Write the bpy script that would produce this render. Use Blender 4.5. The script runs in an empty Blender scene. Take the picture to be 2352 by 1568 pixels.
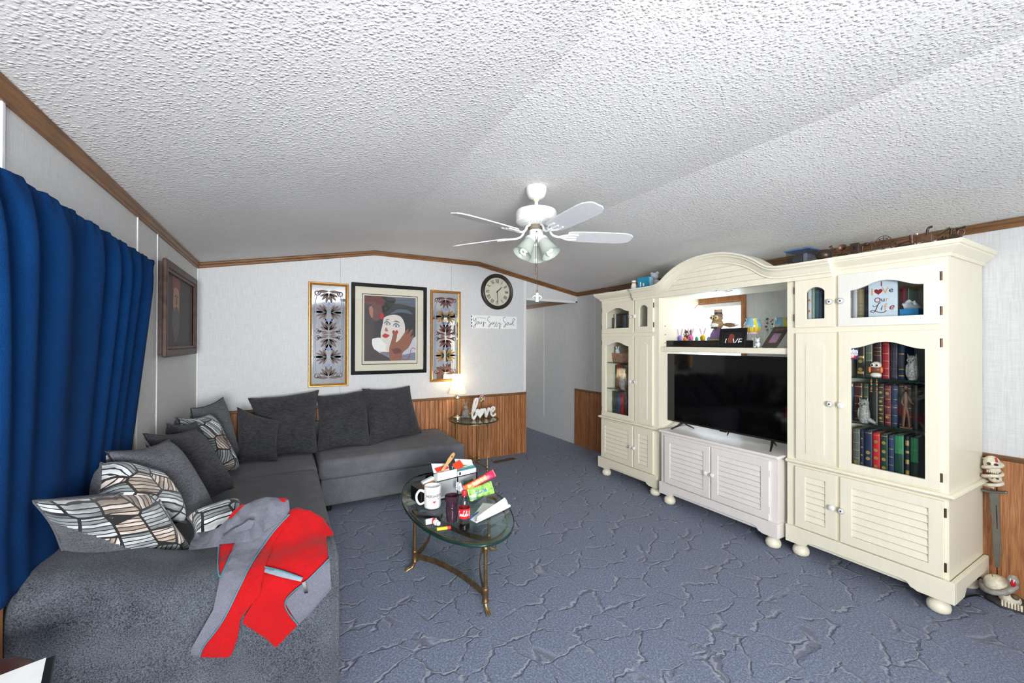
import bpy, bmesh, math, random
from math import pi, sin, cos, radians, sqrt, atan2, hypot
from mathutils import Vector, Matrix, noise
from mathutils.geometry import tessellate_polygon, delaunay_2d_cdt

scene = bpy.context.scene
COL = scene.collection
random.seed(7)

# ------------------------------------------------------------------ camera
FPX = 934.922
CAM = Vector((.707, -4.692, 1.459))
def cam_axes(yaw, pit, rol):
    y, p, r = radians(yaw), radians(pit), radians(rol)
    f = Vector((sin(y)*cos(p), cos(y)*cos(p), sin(p)))
    ri = Vector((cos(y), -sin(y), 0)); u = ri.cross(f)
    return ri*cos(r)+u*sin(r), u*cos(r)-ri*sin(r), f
CR, CU, CF = cam_axes(29.202, .29, .176)
cd = bpy.data.cameras.new('camera')
cd.sensor_fit = 'HORIZONTAL'; cd.sensor_width = 36; cd.lens = FPX/2352*36
cd.clip_start = .02; cd.clip_end = 100
co = bpy.data.objects.new('camera', cd); COL.objects.link(co)
co.matrix_world = Matrix(((CR.x, CU.x, -CF.x, CAM.x), (CR.y, CU.y, -CF.y, CAM.y), (CR.z, CU.z, -CF.z, CAM.z), (0, 0, 0, 1)))
scene.camera = co
# pixel of the photograph -> point on a wall / floor / shelf plane
def ray(u, v): return CR*((u-1176)/FPX) - CU*((v-784)/FPX) + CF
def _pl(u, v, i, val):
    d = ray(u, v); return CAM + d*((val-CAM[i])/d[i])
def PX(u, v, x): return _pl(u, v, 0, x)
def PY(u, v, y=0.): return _pl(u, v, 1, y)
def PZ(u, v, z=0.): return _pl(u, v, 2, z)

# ------------------------------------------------------------------ world, lights, exposure
YFRONT = -8.6
vs = scene.view_settings
scene.display_settings.display_device = 'sRGB'
vs.view_transform = 'Standard'; vs.look = 'None'; vs.gamma = 1; vs.use_curve_mapping = False
vs.exposure = 0.80
w = bpy.data.worlds.new('daylight'); scene.world = w; w.use_nodes = True
w.node_tree.nodes['Background'].inputs[0].default_value = (.80, .90, 1, 1)
w.node_tree.nodes['Background'].inputs[1].default_value = 7.0
def area(name, loc, direction, sx, sy, power, col=(1, 1, 1), spread=180):
    l = bpy.data.lights.new(name, 'AREA'); l.shape = 'RECTANGLE'; l.size = sx; l.size_y = sy
    l.energy = power; l.color = col; l.spread = radians(spread)
    o = bpy.data.objects.new(name, l); COL.objects.link(o); o.location = loc
    o.rotation_euler = Vector(direction).to_track_quat('-Z', 'Y').to_euler()
    return o
# added fill at unseen windows: two in the left wall, one in front
for y_ in (-7.15, -5.85): area('window_daylight', (.03, y_, 1.375), (1, .10, 0), 1.1, 1.15, 22, (.92, .96, 1))
area('window_daylight', (1.30, YFRONT+.04, 1.40), (0, 1, 0), 1.7, 1.2, 75, (.94, .97, 1), 140)
# added fill behind the camera: one aimed at the far end, one bounced upward
area('fill_softbox', (.75, -6.9, 1.35), (.13, 1, .08), 1.1, .9, 66, (.985, .99, 1), 115)
area('bounce_fill', (.52, -5.9, .9), (.12, .45, 1), .9, .9, 26, (.97, .985, 1), 150)

# added light without a fixture, brightens the hallway from behind the back wall
hl = bpy.data.lights.new('hall_fill', 'POINT'); hl.energy = 7; hl.color = (1, .95, .88); hl.shadow_soft_size = .12
ho = bpy.data.objects.new('hall_fill', hl); COL.objects.link(ho); ho.location = (3.85, 2.3, 1.95)
# ------------------------------------------------------------------ materials
def s2l(c): return c/12.92 if c <= .04045 else ((c+.055)/1.055)**2.4
def S(r, g, b): return (s2l(r/255), s2l(g/255), s2l(b/255), 1)
class NT:
    def __init__(s, name):
        s.m = bpy.data.materials.new(name); s.m.use_nodes = True
        s.t = s.m.node_tree; s.b = s.t.nodes['Principled BSDF']; s.out = s.t.nodes['Material Output']
        s._co = None
    def n(s, ty, **kw):
        nd = s.t.nodes.new(ty)
        for k, v in kw.items(): setattr(nd, k, v)
        return nd
    def l(s, a, b): s.t.links.new(a, b)
    def setin(s, nd, i, v):
        if hasattr(v, 'is_output'): s.l(v, nd.inputs[i])
        else: nd.inputs[i].default_value = v
    def co(s, kind='Object'):
        if s._co is None: s._co = s.n('ShaderNodeTexCoord')
        return s._co.outputs[kind]
    def map(s, vec, scale=(1, 1, 1), loc=(0, 0, 0), rot=(0, 0, 0)):
        nd = s.n('ShaderNodeMapping'); s.l(vec, nd.inputs[0]); nd.inputs['Scale'].default_value = scale
        nd.inputs['Location'].default_value = loc; nd.inputs['Rotation'].default_value = rot
        return nd.outputs[0]
    def noise(s, vec, scale, detail=2, rough=.5, out=0):
        nd = s.n('ShaderNodeTexNoise'); s.l(vec, nd.inputs['Vector']); nd.inputs['Scale'].default_value = scale
        nd.inputs['Detail'].default_value = detail; nd.inputs['Roughness'].default_value = rough
        return nd.outputs[out]
    def vor(s, vec, scale, feature='F1', rnd=1, out=0):
        nd = s.n('ShaderNodeTexVoronoi'); nd.feature = feature; s.l(vec, nd.inputs['Vector'])
        nd.inputs['Scale'].default_value = scale; nd.inputs['Randomness'].default_value = rnd
        return nd if out is None else nd.outputs[out]
    def math(s, op, a, b=0., c=None, clamp=False):
        nd = s.n('ShaderNodeMath', operation=op); nd.use_clamp = clamp
        s.setin(nd, 0, a); s.setin(nd, 1, b)
        if c is not None: s.setin(nd, 2, c)
        return nd.outputs[0]
    def vmath(s, op, a, b=None, sc=None):
        nd = s.n('ShaderNodeVectorMath', operation=op); s.setin(nd, 0, a)
        if b is not None: s.setin(nd, 1, b)
        if sc is not None: s.setin(nd, 'Scale', sc)
        return nd.outputs[0] if op not in ('DOT_PRODUCT', 'LENGTH') else nd.outputs['Value']
    def ramp(s, fac, stops, interp='LINEAR'):
        nd = s.n('ShaderNodeValToRGB'); s.l(fac, nd.inputs[0]); cr = nd.color_ramp; cr.interpolation = interp
        while len(cr.elements) < len(stops): cr.elements.new(.5)
        for e, (p, c) in zip(cr.elements, stops):
            e.position = p; e.color = c if len(c) == 4 else (*c, 1)
        return nd.outputs[0]
    def mix(s, fac, a, b, mode='MIX'):
        nd = s.n('ShaderNodeMix', data_type='RGBA', blend_type=mode)
        s.setin(nd, 0, fac); s.setin(nd, 6, a); s.setin(nd, 7, b)
        return nd.outputs[2]
    def bump(s, h, strength=.5, dist=.01, prev=None):
        nd = s.n('ShaderNodeBump'); s.l(h, nd.inputs['Height']); nd.inputs['Strength'].default_value = strength
        nd.inputs['Distance'].default_value = dist
        if prev is not None: s.l(prev, nd.inputs['Normal'])
        return nd.outputs[0]
    def set(s, **kw):
        for k, v in kw.items():
            k = {'color': 'Base Color', 'rough': 'Roughness', 'metal': 'Metallic', 'normal': 'Normal', 'trans': 'Transmission Weight',
                 'ior': 'IOR', 'alpha': 'Alpha', 'emit': 'Emission Color', 'estr': 'Emission Strength', 'sheen': 'Sheen Weight',
                 'coat': 'Coat Weight', 'spec': 'Specular IOR Level', 'sss': 'Subsurface Weight'}[k]
            s.setin(s.b, k, v)
        return s.m
MATS = {}
def M(name): return MATS[name]
def plain(name, col, rough=.5, metal=0, var=.06, scale=30, bump=0, bscale=200, **kw):
    """a simple procedural surface: base colour with slight mottling and optional fine relief"""
    t = NT(name)
    c = col
    if var:
        f = t.noise(t.co(), scale, 3)
        d = tuple(max(0, x*(1-var)) for x in col[:3])+(1,); u = tuple(min(1, x*(1+var)) for x in col[:3])+(1,)
        c = t.ramp(f, [(.3, d), (.7, u)])
    t.set(color=c, rough=rough, metal=metal, **kw)
    if bump: t.set(normal=t.bump(t.noise(t.co(), bscale, 2), bump, .004))
    MATS[name] = t.m; return t.m
def glassy(name, col=(1, 1, 1, 1), rough=.0, ior=1.45, thin=True, alpha=.12):
    """window-type glass: transparent with fresnel reflection (no refraction for thin sheets)"""
    t = NT(name)
    if thin:
        tr = t.n('ShaderNodeBsdfTransparent'); tr.inputs[0].default_value = col
        gl = t.n('ShaderNodeBsdfGlossy'); gl.inputs['Roughness'].default_value = rough
        lw = t.n('ShaderNodeLayerWeight'); lw.inputs[0].default_value = .5
        f0 = ((ior-1)/(ior+1))**2; fac = t.math('ADD', t.math('MULTIPLY', t.math('POWER', lw.outputs['Facing'], 5.), .9), f0)
        mx = t.n('ShaderNodeMixShader'); t.l(fac, mx.inputs[0]); t.l(tr.outputs[0], mx.inputs[1]); t.l(gl.outputs[0], mx.inputs[2])
        t.l(mx.outputs[0], t.out.inputs[0])
    else:
        t.set(color=col, rough=rough, trans=1., ior=ior)
    MATS[name] = t.m; return t.m

def mk_materials():
    # ceiling: sprayed popcorn texture
    t = NT('popcorn_ceiling'); c = t.co()
    d = t.vmath('ADD', c, t.vmath('SCALE', t.noise(c, 60, 2, out=1), sc=.008))
    def blobs(sc, lo, hi):
        v = t.vor(d, sc, 'F1', 1, None); sp = t.n('ShaderNodeSeparateColor'); t.l(v.outputs['Color'], sp.inputs[0])
        m_ = t.n('ShaderNodeMapRange'); m_.interpolation_type = 'SMOOTHSTEP'; t.l(v.outputs['Distance'], m_.inputs[0]); m_.inputs[1].default_value = hi; m_.inputs[2].default_value = lo
        return t.math('MULTIPLY', m_.outputs[0], t.math('ADD', .35, t.math('MULTIPLY', sp.outputs[0], .65)))
    h = t.math('ADD', blobs(70, .05, .62), t.math('MULTIPLY', blobs(130, .05, .6), .35))
    t.set(color=t.ramp(t.noise(c, 1.2, 2), [(.3, (.70, .69, .68)), (.7, (.76, .755, .75))]), rough=.85, normal=t.bump(h, .62, .0056)); MATS['ceiling'] = t.m
    # vinyl wall board with a linen weave
    for nm, col in (('wall', (.64, .65, .655)), ('wall_side', (.62, .63, .63))):
        t = NT(nm); c = t.co()
        a = t.noise(t.map(c, (160, 160, 9)), 1, 3); b = t.noise(t.map(c, (12, 12, 150)), 1, 2)
        f = t.math('ADD', t.math('MULTIPLY', a, .6), t.math('MULTIPLY', b, .4))
        k = [tuple(x*q for x in col)+(1,) for q in (.86, 1.08)]
        t.set(color=t.ramp(f, [(.3, k[0]), (.68, k[1])]), rough=.55, normal=t.bump(f, .12, .003)); MATS[nm] = t.m
    # sculpted carpet
    t = NT('carpet'); c = t.co()
    d1 = t.vmath('ADD', c, t.vmath('SCALE', t.vmath('SUBTRACT', t.noise(c, 3.0, 1, out=1), (.5, .5, .5)), sc=.17))
    d2 = t.vmath('ADD', d1, t.vmath('SCALE', t.vmath('SUBTRACT', t.noise(c, 19, 1, out=1), (.5, .5, .5)), sc=.052))
    d3 = t.vmath('ADD', d2, t.vmath('SCALE', t.vmath('SUBTRACT', t.noise(c, 45, 1, out=1), (.5, .5, .5)), sc=.017))
    gate = t.ramp(t.noise(d1, 7.5, 2), [(.42, (0, 0, 0)), (.50, (1, 1, 1))])
    e = t.vor(t.map(d3, (.8, 1, 0)), 6.4, 'DISTANCE_TO_EDGE'); e2 = t.vor(t.map(d3, (.8, 1, 0), (.004, -.010, 0)), 6.4, 'DISTANCE_TO_EDGE')
    gr = t.math('MULTIPLY', t.ramp(e, [(0, (1, 1, 1)), (.012, (1, 1, 1)), (.034, (0, 0, 0))]), gate)
    rd = t.math('MULTIPLY', t.ramp(e2, [(0, (1, 1, 1)), (.016, (1, 1, 1)), (.045, (0, 0, 0))]), gate)
    pile = t.noise(c, 230, 3, .75); pile2 = t.noise(c, 95, 2, .6); big = t.noise(c, 1.6, 3)
    base = t.ramp(t.math('ADD', t.math('MULTIPLY', pile, .6), t.math('MULTIPLY', pile2, .4)), [(.33, S(60, 71, 92)), (.5, S(104, 116, 140)), (.66, S(166, 177, 197))])
    base = t.mix(t.math('MULTIPLY', big, .25), base, S(104, 104, 118))
    base = t.mix(t.math('MULTIPLY', rd, .42), base, S(176, 180, 188))
    base = t.mix(t.math('MULTIPLY', gr, .58), base, S(50, 60, 84))
    h = t.math('SUBTRACT', t.math('MULTIPLY', pile, .30), t.math('MULTIPLY', gr, .9))
    h = t.math('ADD', h, t.math('ADD', t.math('MULTIPLY', pile2, .40), t.math('MULTIPLY', rd, .35)))
    t.set(color=base, rough=.95, sheen=.1, normal=t.bump(h, .8, .008)); MATS['carpet'] = t.m
    # oak: trims and planks; grain runs along z of the object or along its length
    def wood(nm, cols, sc, rough=.45, bs=.15):
        t = NT(nm); c = t.map(t.co(), sc)
        n1 = t.noise(c, 1, 4, .6); n2 = t.noise(t.map(c, (4, 4, 4)), 1, 3, .6)
        oi = t.n('ShaderNodeObjectInfo')
        f = t.math('ADD', t.math('MULTIPLY', n1, .65), t.math('MULTIPLY', n2, .35))
        f = t.math('ADD', f, t.math('MULTIPLY', t.math('SUBTRACT', oi.outputs['Random'], .5), .10))
        t.set(color=t.ramp(f, [(.32, cols[0]), (.5, cols[1]), (.68, cols[2])]), rough=rough, normal=t.bump(f, bs, .003)); MATS[nm] = t.m
    wood('oak_trim_y', [S(84, 56, 32), S(118, 82, 48), S(140, 100, 62)], (60, 3, 60))
    wood('oak_trim_x', [S(84, 56, 32), S(122, 84, 48), S(144, 102, 62)], (3, 60, 60))
    wood('oak_trim_z', [S(112, 70, 38), S(158, 104, 58), S(186, 130, 78)], (60, 60, 3))
    wood('oak_plank', [S(112, 70, 40), S(164, 108, 66), S(196, 142, 96)], (55, 55, 2.2))
    plain('groove_dark', S(52, 34, 22), .7)
    # upholstery
    def fabric(nm, dark, light, sc=260, rough=.95, st=1., sheen=.08, streak=.0, fold=0.):
        t = NT(nm); c = t.co()
        f = t.noise(c, sc, 3, .7); g = t.noise(c, 9, 3)
        f2 = t.math('ADD', f, t.math('MULTIPLY', t.math('SUBTRACT', g, .5), .22))
        if streak: f2 = t.math('ADD', f2, t.math('MULTIPLY', t.math('SUBTRACT', t.noise(t.map(c, (26, 26, 240)), 1, 2), .5), streak))
        nrm = t.bump(f, .5*st, .004)
        if fold: nrm = t.bump(t.noise(c, 16, 2), fold, .03, nrm)
        t.set(color=t.ramp(f2, [(.34, dark), (.68, light)]), rough=rough, sheen=sheen, spec=.15, normal=nrm); MATS[nm] = t.m
    fabric('sofa_fabric', S(28, 31, 38), S(98, 104, 113), 260, sheen=.12)
    fabric('sofa_seat', S(84, 85, 89), S(126, 127, 132), 330, sheen=.08)
    fabric('cushion_dark', S(34, 35, 39), S(76, 77, 82), 240, sheen=.12, streak=.5)
    fabric('cushion_mid', S(58, 60, 66), S(112, 115, 121), 240, sheen=.12, streak=.3)
    fabric('curtain_blue', S(0, 38, 80), S(1, 58, 112), 380, sheen=.0)
    fabric('jacket_red', S(146, 10, 15), S(172, 19, 23), 420, .95, .5, .1, 0, .5)
    fabric('jacket_grey', S(84, 86, 96), S(112, 114, 124), 420, .95, .5, .1, 0, .5)
    # woven-print cushion: cells of parallel bars in black outlines
    t = NT('cushion_print'); c = t.co('UV')
    vo = t.vor(c, 8.6, 'F1', .45, None); cell = vo.outputs['Color']; sep = t.n('ShaderNodeSeparateColor'); t.l(cell, sep.inputs[0])
    ang = t.math('MULTIPLY', t.math('FLOOR', t.math('MULTIPLY', sep.outputs[0], 2.999)), pi/3)
    rt = t.n('ShaderNodeVectorRotate'); rt.rotation_type = 'Z_AXIS'
    wob = t.vmath('ADD', c, t.vmath('SCALE', t.vmath('SUBTRACT', t.noise(c, 14, 2, out=1), (.5, .5, .5)), sc=.02))
    t.l(wob, rt.inputs['Vector']); t.l(t.math('ADD', ang, .5), rt.inputs['Angle'])
    sx = t.n('ShaderNodeSeparateXYZ'); t.l(rt.outputs[0], sx.inputs[0])
    st = t.math('MULTIPLY', sx.outputs[0], 50)
    fr = t.math('FRACT', st); bar = t.math('ABSOLUTE', t.math('SUBTRACT', fr, .5))
    wn = t.n('ShaderNodeTexWhiteNoise'); wn.noise_dimensions = '2D'
    cb = t.n('ShaderNodeCombineXYZ'); t.l(t.math('FLOOR', st), cb.inputs[0]); t.l(sep.outputs[1], cb.inputs[1]); t.l(cb.outputs[0], wn.inputs['Vector'])
    tone = t.math('ADD', t.math('MULTIPLY', wn.outputs[0], .45), t.math('MULTIPLY', t.noise(t.map(rt.outputs[0], (60, 14, 1)), 1, 2), .65))
    grey = t.ramp(tone, [(.25, S(96, 104, 108)), (.5, S(150, 158, 160)), (.8, S(232, 236, 236))])
    tan = t.ramp(tone, [(.25, S(112, 98, 86)), (.5, S(178, 160, 144)), (.8, S(240, 230, 222))])
    colr = t.mix(t.math('GREATER_THAN', sep.outputs[2], .72), grey, tan)
    line = t.math('GREATER_THAN', bar, .37)
    ed = t.math('LESS_THAN', t.vor(c, 8.6, 'DISTANCE_TO_EDGE', .45), .045)
    colr = t.mix(t.math('MAXIMUM', line, ed), colr, S(16, 16, 18))
    t.set(color=colr, rough=.8, sheen=.2, normal=t.bump(t.math('SUBTRACT', 1, t.math('MAXIMUM', line, ed)), .35, .006)); MATS['cushion_print'] = t.m
    # painted furniture
    def paint(nm, col, rough=.38):
        t = NT(nm); c = t.co(); n = t.noise(t.map(c, (40, 40, 5)), 1, 4)
        n2 = t.noise(c, 2.2, 3)
        f = t.math('ADD', t.math('MULTIPLY', n, .5), t.math('MULTIPLY', n2, .5))
        k = [tuple(x*q for x in col[:3])+(1,) for q in (.95, 1.03)]
        t.set(color=t.ramp(f, [(.3, k[0]), (.7, k[1])]), rough=rough, normal=t.bump(n, .03, .002)); MATS[nm] = t.m
    paint('cream', S(236, 230, 208)); paint('ivory', S(231, 225, 220)); paint('door_white', S(230, 228, 220))
    plain('white_enamel', S(238, 238, 236), .3, var=.02)
    plain('blade_white', S(226, 228, 230), .45, var=.03)
    plain('trim_white', S(226, 228, 228), .4, var=.02)
    plain('bronze_hinge', S(92, 70, 58), .4, .8, .2, 60)
    plain('brass', S(176, 150, 104), .32, .9, .22, 25)
    plain('brass_dark', S(128, 104, 74), .42, .85, .3, 25)
    plain('gold_frame', S(196, 146, 84), .3, .75, .15, 40)
    plain('nickel', S(205, 200, 188), .22, .95, .1, 30)
    plain('black_plastic', S(20, 20, 22), .4, var=.1)
    plain('black_gloss', S(8, 8, 9), .12, var=0)
    plain('black_wood', S(18, 17, 18), .3, var=.15)
    plain('screen', S(5, 5, 6), .06, var=0)
    plain('white_paper', S(236, 238, 238), .7, var=.02)
    plain('cream_mat', S(226, 216, 198), .8, var=.02)
    plain('clock_face', S(214, 208, 190), .6, var=.05, scale=12)
    plain('ink', S(26, 26, 30), .6, var=0)
    plain('ink_grey', S(84, 84, 92), .6, var=0)
    plain('mirror', S(222, 224, 224), .02, 1, 0)
    plain('orn_maroon', S(92, 72, 70), .5, var=.15); plain('orn_blue', S(128, 136, 172), .5, var=.1); plain('orn_green', S(46, 76, 70), .5)
    plain('orn_gold', S(150, 120, 76), .45, .3, .2)
    plain('old_frame', S(74, 54, 46), .55, var=.45, scale=22, bump=.3, bscale=60)
    glassy('pane_glass', (.97, .985, .98, 1)); glassy('clear_glass', (.95, .98, .975, 1), .0, 1.5)
    glassy('table_glass', (.80, .90, .87, 1), .0, 1.52)
    plain('glass_edge', S(22, 58, 55), .1, var=0, trans=.3, ior=1.5)
    t = NT('frosted_glass'); tl = t.n('ShaderNodeBsdfTranslucent'); tl.inputs[0].default_value = S(218, 226, 218); df = t.n('ShaderNodeBsdfDiffuse'); df.inputs[0].default_value = S(212, 220, 212)
    tp = t.n('ShaderNodeBsdfTransparent'); tp.inputs[0].default_value = S(236, 240, 236); gl = t.n('ShaderNodeBsdfGlossy'); gl.inputs['Roughness'].default_value = .2
    prev = tl.outputs[0]
    for f_, sh_ in ((.6, df), (.22, tp), (.06, gl)):
        mx = t.n('ShaderNodeMixShader'); mx.inputs[0].default_value = f_; t.l(prev, mx.inputs[1]); t.l(sh_.outputs[0], mx.inputs[2]); prev = mx.outputs[0]
    t.l(prev, t.out.inputs[0]); MATS['frosted_glass'] = t.m
    t = NT('blind'); d = t.n('ShaderNodeBsdfDiffuse'); d.inputs[0].default_value = (.9, .9, .9, 1); tr = t.n('ShaderNodeBsdfTranslucent'); tr.inputs[0].default_value = (.92, .93, .95, 1)
    mx = t.n('ShaderNodeMixShader'); mx.inputs[0].default_value = .6; t.l(d.outputs[0], mx.inputs[1]); t.l(tr.outputs[0], mx.inputs[2]); t.l(mx.outputs[0], t.out.inputs[0]); MATS['blind'] = t.m
    t = NT('lamp_shade'); d = t.n('ShaderNodeBsdfDiffuse'); d.inputs[0].default_value = (.88, .86, .80, 1); tr = t.n('ShaderNodeBsdfTranslucent'); tr.inputs[0].default_value = (.9, .86, .76, 1)
    mx = t.n('ShaderNodeMixShader'); mx.inputs[0].default_value = .5; t.l(d.outputs[0], mx.inputs[1]); t.l(tr.outputs[0], mx.inputs[2]); t.l(mx.outputs[0], t.out.inputs[0]); MATS['lamp_shade'] = t.m
    t = NT('cfl'); t.set(color=(.9, .9, .9, 1), rough=.4, emit=(1, .97, .92, 1), estr=.25); MATS['cfl'] = t.m
mk_materials()
_cc = {}
def C(r, g, b, rough=.55, metal=0., var=.05):
    """shared procedural material for a small coloured thing"""
    k = (r, g, b, rough, metal)
    if k not in _cc:
        nm = 'tint_%d_%d_%d_%d_%d' % (r, g, b, int(rough*100), int(metal*100))
        plain(nm, S(r, g, b), rough, metal, var, 60); _cc[k] = nm
    return _cc[k]

# ------------------------------------------------------------------ mesh building
class MB:
    def __init__(s): s.v = []; s.f = []; s.m = []; s.uv = {}; s.cur = 0
    def add(s, verts, faces):
        o = len(s.v); s.v += [Vector(p) for p in verts]
        for f in faces: s.f.append([o+i for i in f]); s.m.append(s.cur)
        return s
    def box(s, a, b):
        (x0, y0, z0), (x1, y1, z1) = a, b
        x0, x1 = min(x0, x1), max(x0, x1); y0, y1 = min(y0, y1), max(y0, y1); z0, z1 = min(z0, z1), max(z0, z1)
        return s.add([(x0, y0, z0), (x1, y0, z0), (x1, y1, z0), (x0, y1, z0), (x0, y0, z1), (x1, y0, z1), (x1, y1, z1), (x0, y1, z1)],
                     [(0, 3, 2, 1), (4, 5, 6, 7), (0, 1, 5, 4), (1, 2, 6, 5), (2, 3, 7, 6), (3, 0, 4, 7)])
    def cbox(s, c, size): return s.box([c[i]-size[i]/2 for i in range(3)], [c[i]+size[i]/2 for i in range(3)])
    def obox(s, mat, size):
        o = len(s.v); s.cbox((0, 0, 0), size)
        for i in range(o, len(s.v)): s.v[i] = mat @ s.v[i]
        return s
    def lathe(s, prof, n=24, mat=None, cap=True, a0=0, a1=2*pi):
        """profile of (r, z) revolved about z"""
        mat = mat or Matrix.Identity(4); o = len(s.v); full = abs(a1-a0-2*pi) < 1e-6; k = n if full else n+1
        for r, z in prof:
            for i in range(k):
                a = a0+(a1-a0)*i/n; s.v.append(mat @ Vector((r*cos(a), r*sin(a), z)))
        for j in range(len(prof)-1):
            for i in range(n):
                i2 = (i+1) % k
                s.f.append([o+j*k+i, o+j*k+i2, o+(j+1)*k+i2, o+(j+1)*k+i]); s.m.append(s.cur)
        if cap and full:
            if prof[0][0] > 1e-5: s.f.append([o+i for i in range(k)][::-1]); s.m.append(s.cur)
            if prof[-1][0] > 1e-5: s.f.append([o+(len(prof)-1)*k+i for i in range(k)]); s.m.append(s.cur)
        return s
    def cyl(s, p0, p1, r0, r1=None, n=12):
        p0, p1 = Vector(p0), Vector(p1); d = p1-p0; r1 = r0 if r1 is None else r1
        m = Matrix.Translation(p0) @ d.to_track_quat('Z', 'Y').to_matrix().to_4x4()
        return s.lathe([(r0, 0), (r1, d.length)], n, m)
    def sph(s, c, r, n=16, k=10, mat=None):
        r = (r, r, r) if not hasattr(r, '__len__') else r
        m = Matrix.Translation(Vector(c)) @ (mat or Matrix.Identity(4)) @ Matrix.Diagonal((*r, 1))
        return s.lathe([(max(1e-6, sin(pi*j/k)), -cos(pi*j/k)) for j in range(k+1)], n, m, cap=False)
    def tube(s, pts, r, n=8, closed=False, cap=True, flat=1.):
        pts = [Vector(p) for p in pts]; N = len(pts); o = len(s.v); up = None
        rr = r if hasattr(r, '__len__') else [r]*N
        for i, p in enumerate(pts):
            a = pts[i-1] if (i or closed) else p; b = pts[(i+1) % N] if (i < N-1 or closed) else p
            t = (b-a).normalized()
            if up is None: up = t.orthogonal().normalized()
            up = (up-t*up.dot(t)); up = up.normalized() if up.length > 1e-6 else t.orthogonal().normalized()
            q = t.cross(up)
            for k in range(n):
                an = 2*pi*k/n; s.v.append(p+(up*cos(an)+q*sin(an)*flat)*rr[i])
        for i in range(N if closed else N-1):
            for k in range(n):
                s.f.append([o+i*n+k, o+i*n+(k+1) % n, o+((i+1) % N)*n+(k+1) % n, o+((i+1) % N)*n+k]); s.m.append(s.cur)
        if cap and not closed:
            s.f.append([o+k for k in range(n)][::-1]); s.m.append(s.cur); s.f.append([o+(N-1)*n+k for k in range(n)]); s.m.append(s.cur)
        return s
    def strip(s, pts, width, axes, off=0., th=.0015):
        """flat ribbon along 2-D points; axes = (origin, ex, ey, en)"""
        O, ex, ey, en = axes; P = [Vector(p[:2]) for p in pts]; N = len(P); o = len(s.v)
        ww = width if hasattr(width, '__len__') else [width]*N
        for i, p in enumerate(P):
            t = P[min(i+1, N-1)]-P[max(i-1, 0)]; t = t.normalized() if t.length > 0 else Vector((1, 0)); q = Vector((-t.y, t.x))*ww[i]/2
            for a in (p+q, p-q): s.v.append(O+ex*a.x+ey*a.y+en*(off+th))
        for i in range(N-1): s.f.append([o+2*i, o+2*i+1, o+2*i+3, o+2*i+2]); s.m.append(s.cur)
        return s
    def poly(s, pts, axes, off=0., th=None, holes=()):
        """2-D polygon (with holes) laid on a plane; th = thickness behind it"""
        O, ex, ey, en = axes; rings = [list(pts)]+[list(h) for h in holes]
        flat = [p for r in rings for p in r]; tri = tessellate_polygon([[Vector((p[0], p[1], 0)) for p in r] for r in rings])
        o = len(s.v)
        for p in flat: s.v.append(O+ex*p[0]+ey*p[1]+en*off)
        def add(f): s.f.append(f); s.m.append(s.cur)
        nz = ex.cross(ey).dot(en)
        def orient(t, sign):
            a, b, c = (Vector(flat[i][:2]) for i in t); cr = (b-a).x*(c-a).y-(b-a).y*(c-a).x
            t = list(t); return t if (cr*nz > 0) == sign else t[::-1]
        for t in tri: add([o+i for i in orient(t, True)])
        if th:
            o2 = len(s.v)
            for p in flat: s.v.append(O+ex*p[0]+ey*p[1]+en*(off-th))
            for t in tri: add([o2+i for i in orient(t, False)])
            k = 0
            for r in rings:
                n = len(r)
                for i in range(n): add([o+k+i, o+k+(i+1) % n, o2+k+(i+1) % n, o2+k+i])
                k += n
        return s
    def grid(s, fn, nu, nv, wrapu=False, uv=None):
        o = len(s.v); ku = nu if wrapu else nu+1
        for j in range(nv+1):
            for i in range(ku):
                s.v.append(Vector(fn(i/nu, j/nv)))
                if uv: s.uv[len(s.v)-1] = uv(i/nu, j/nv)
        for j in range(nv):
            for i in range(nu):
                a, b = o+j*ku+i, o+j*ku+(i+1) % ku
                s.f.append([a, b, b+ku, a+ku]); s.m.append(s.cur)
        return s
    def sweep(s, path, prof, normal, closed=False):
        """sweep a profile of (out, up) along a path lying in a plane with the given normal; 'out' = normal, 'up' = in-plane perpendicular"""
        path = [Vector(p) for p in path]; nrm = Vector(normal).normalized(); N = len(path); o = len(s.v); k = len(prof)
        for i, p in enumerate(path):
            a = path[i-1] if i else p; b = path[i+1] if i < N-1 else p
            ts = []
            if i: ts.append((p-a).normalized())
            if i < N-1: ts.append((b-p).normalized())
            t = sum(ts, Vector()).normalized(); up = nrm.cross(t).normalized()
            m = 1/max(.3, up.dot(nrm.cross(ts[0]).normalized()))
            for q in prof: s.v.append(p+nrm*q[0]+up*q[1]*m)
        for i in range(N-1):
            for j in range(k): s.f.append([o+i*k+j, o+i*k+(j+1) % k, o+(i+1)*k+(j+1) % k, o+(i+1)*k+j]); s.m.append(s.cur)
        s.f.append([o+j for j in range(k)][::-1]); s.m.append(s.cur); s.f.append([o+(N-1)*k+j for j in range(k)]); s.m.append(s.cur)
        return s
    def mesh(s, name, mats, smooth=None, fix=True):
        me = bpy.data.meshes.new(name); me.from_pydata(s.v, [], s.f)
        for m in (mats if isinstance(mats, (list, tuple)) else [mats]): me.materials.append(MATS[m] if isinstance(m, str) else m)
        if any(s.m): me.polygons.foreach_set('material_index', s.m)
        if s.uv:
            l = me.uv_layers.new(name='UVMap'); vi = [0]*len(me.loops); me.loops.foreach_get('vertex_index', vi)
            l.data.foreach_set('uv', [c for i in vi for c in s.uv.get(i, (0, 0))])
        if fix:
            bm = bmesh.new(); bm.from_mesh(me); bmesh.ops.recalc_face_normals(bm, faces=bm.faces); bm.to_mesh(me); bm.free()
        if smooth:
            me.shade_smooth() if hasattr(me, 'shade_smooth') else None
            try: me.set_sharp_from_angle(angle=radians(smooth))
            except Exception: pass
        me.update(); return me
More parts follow.
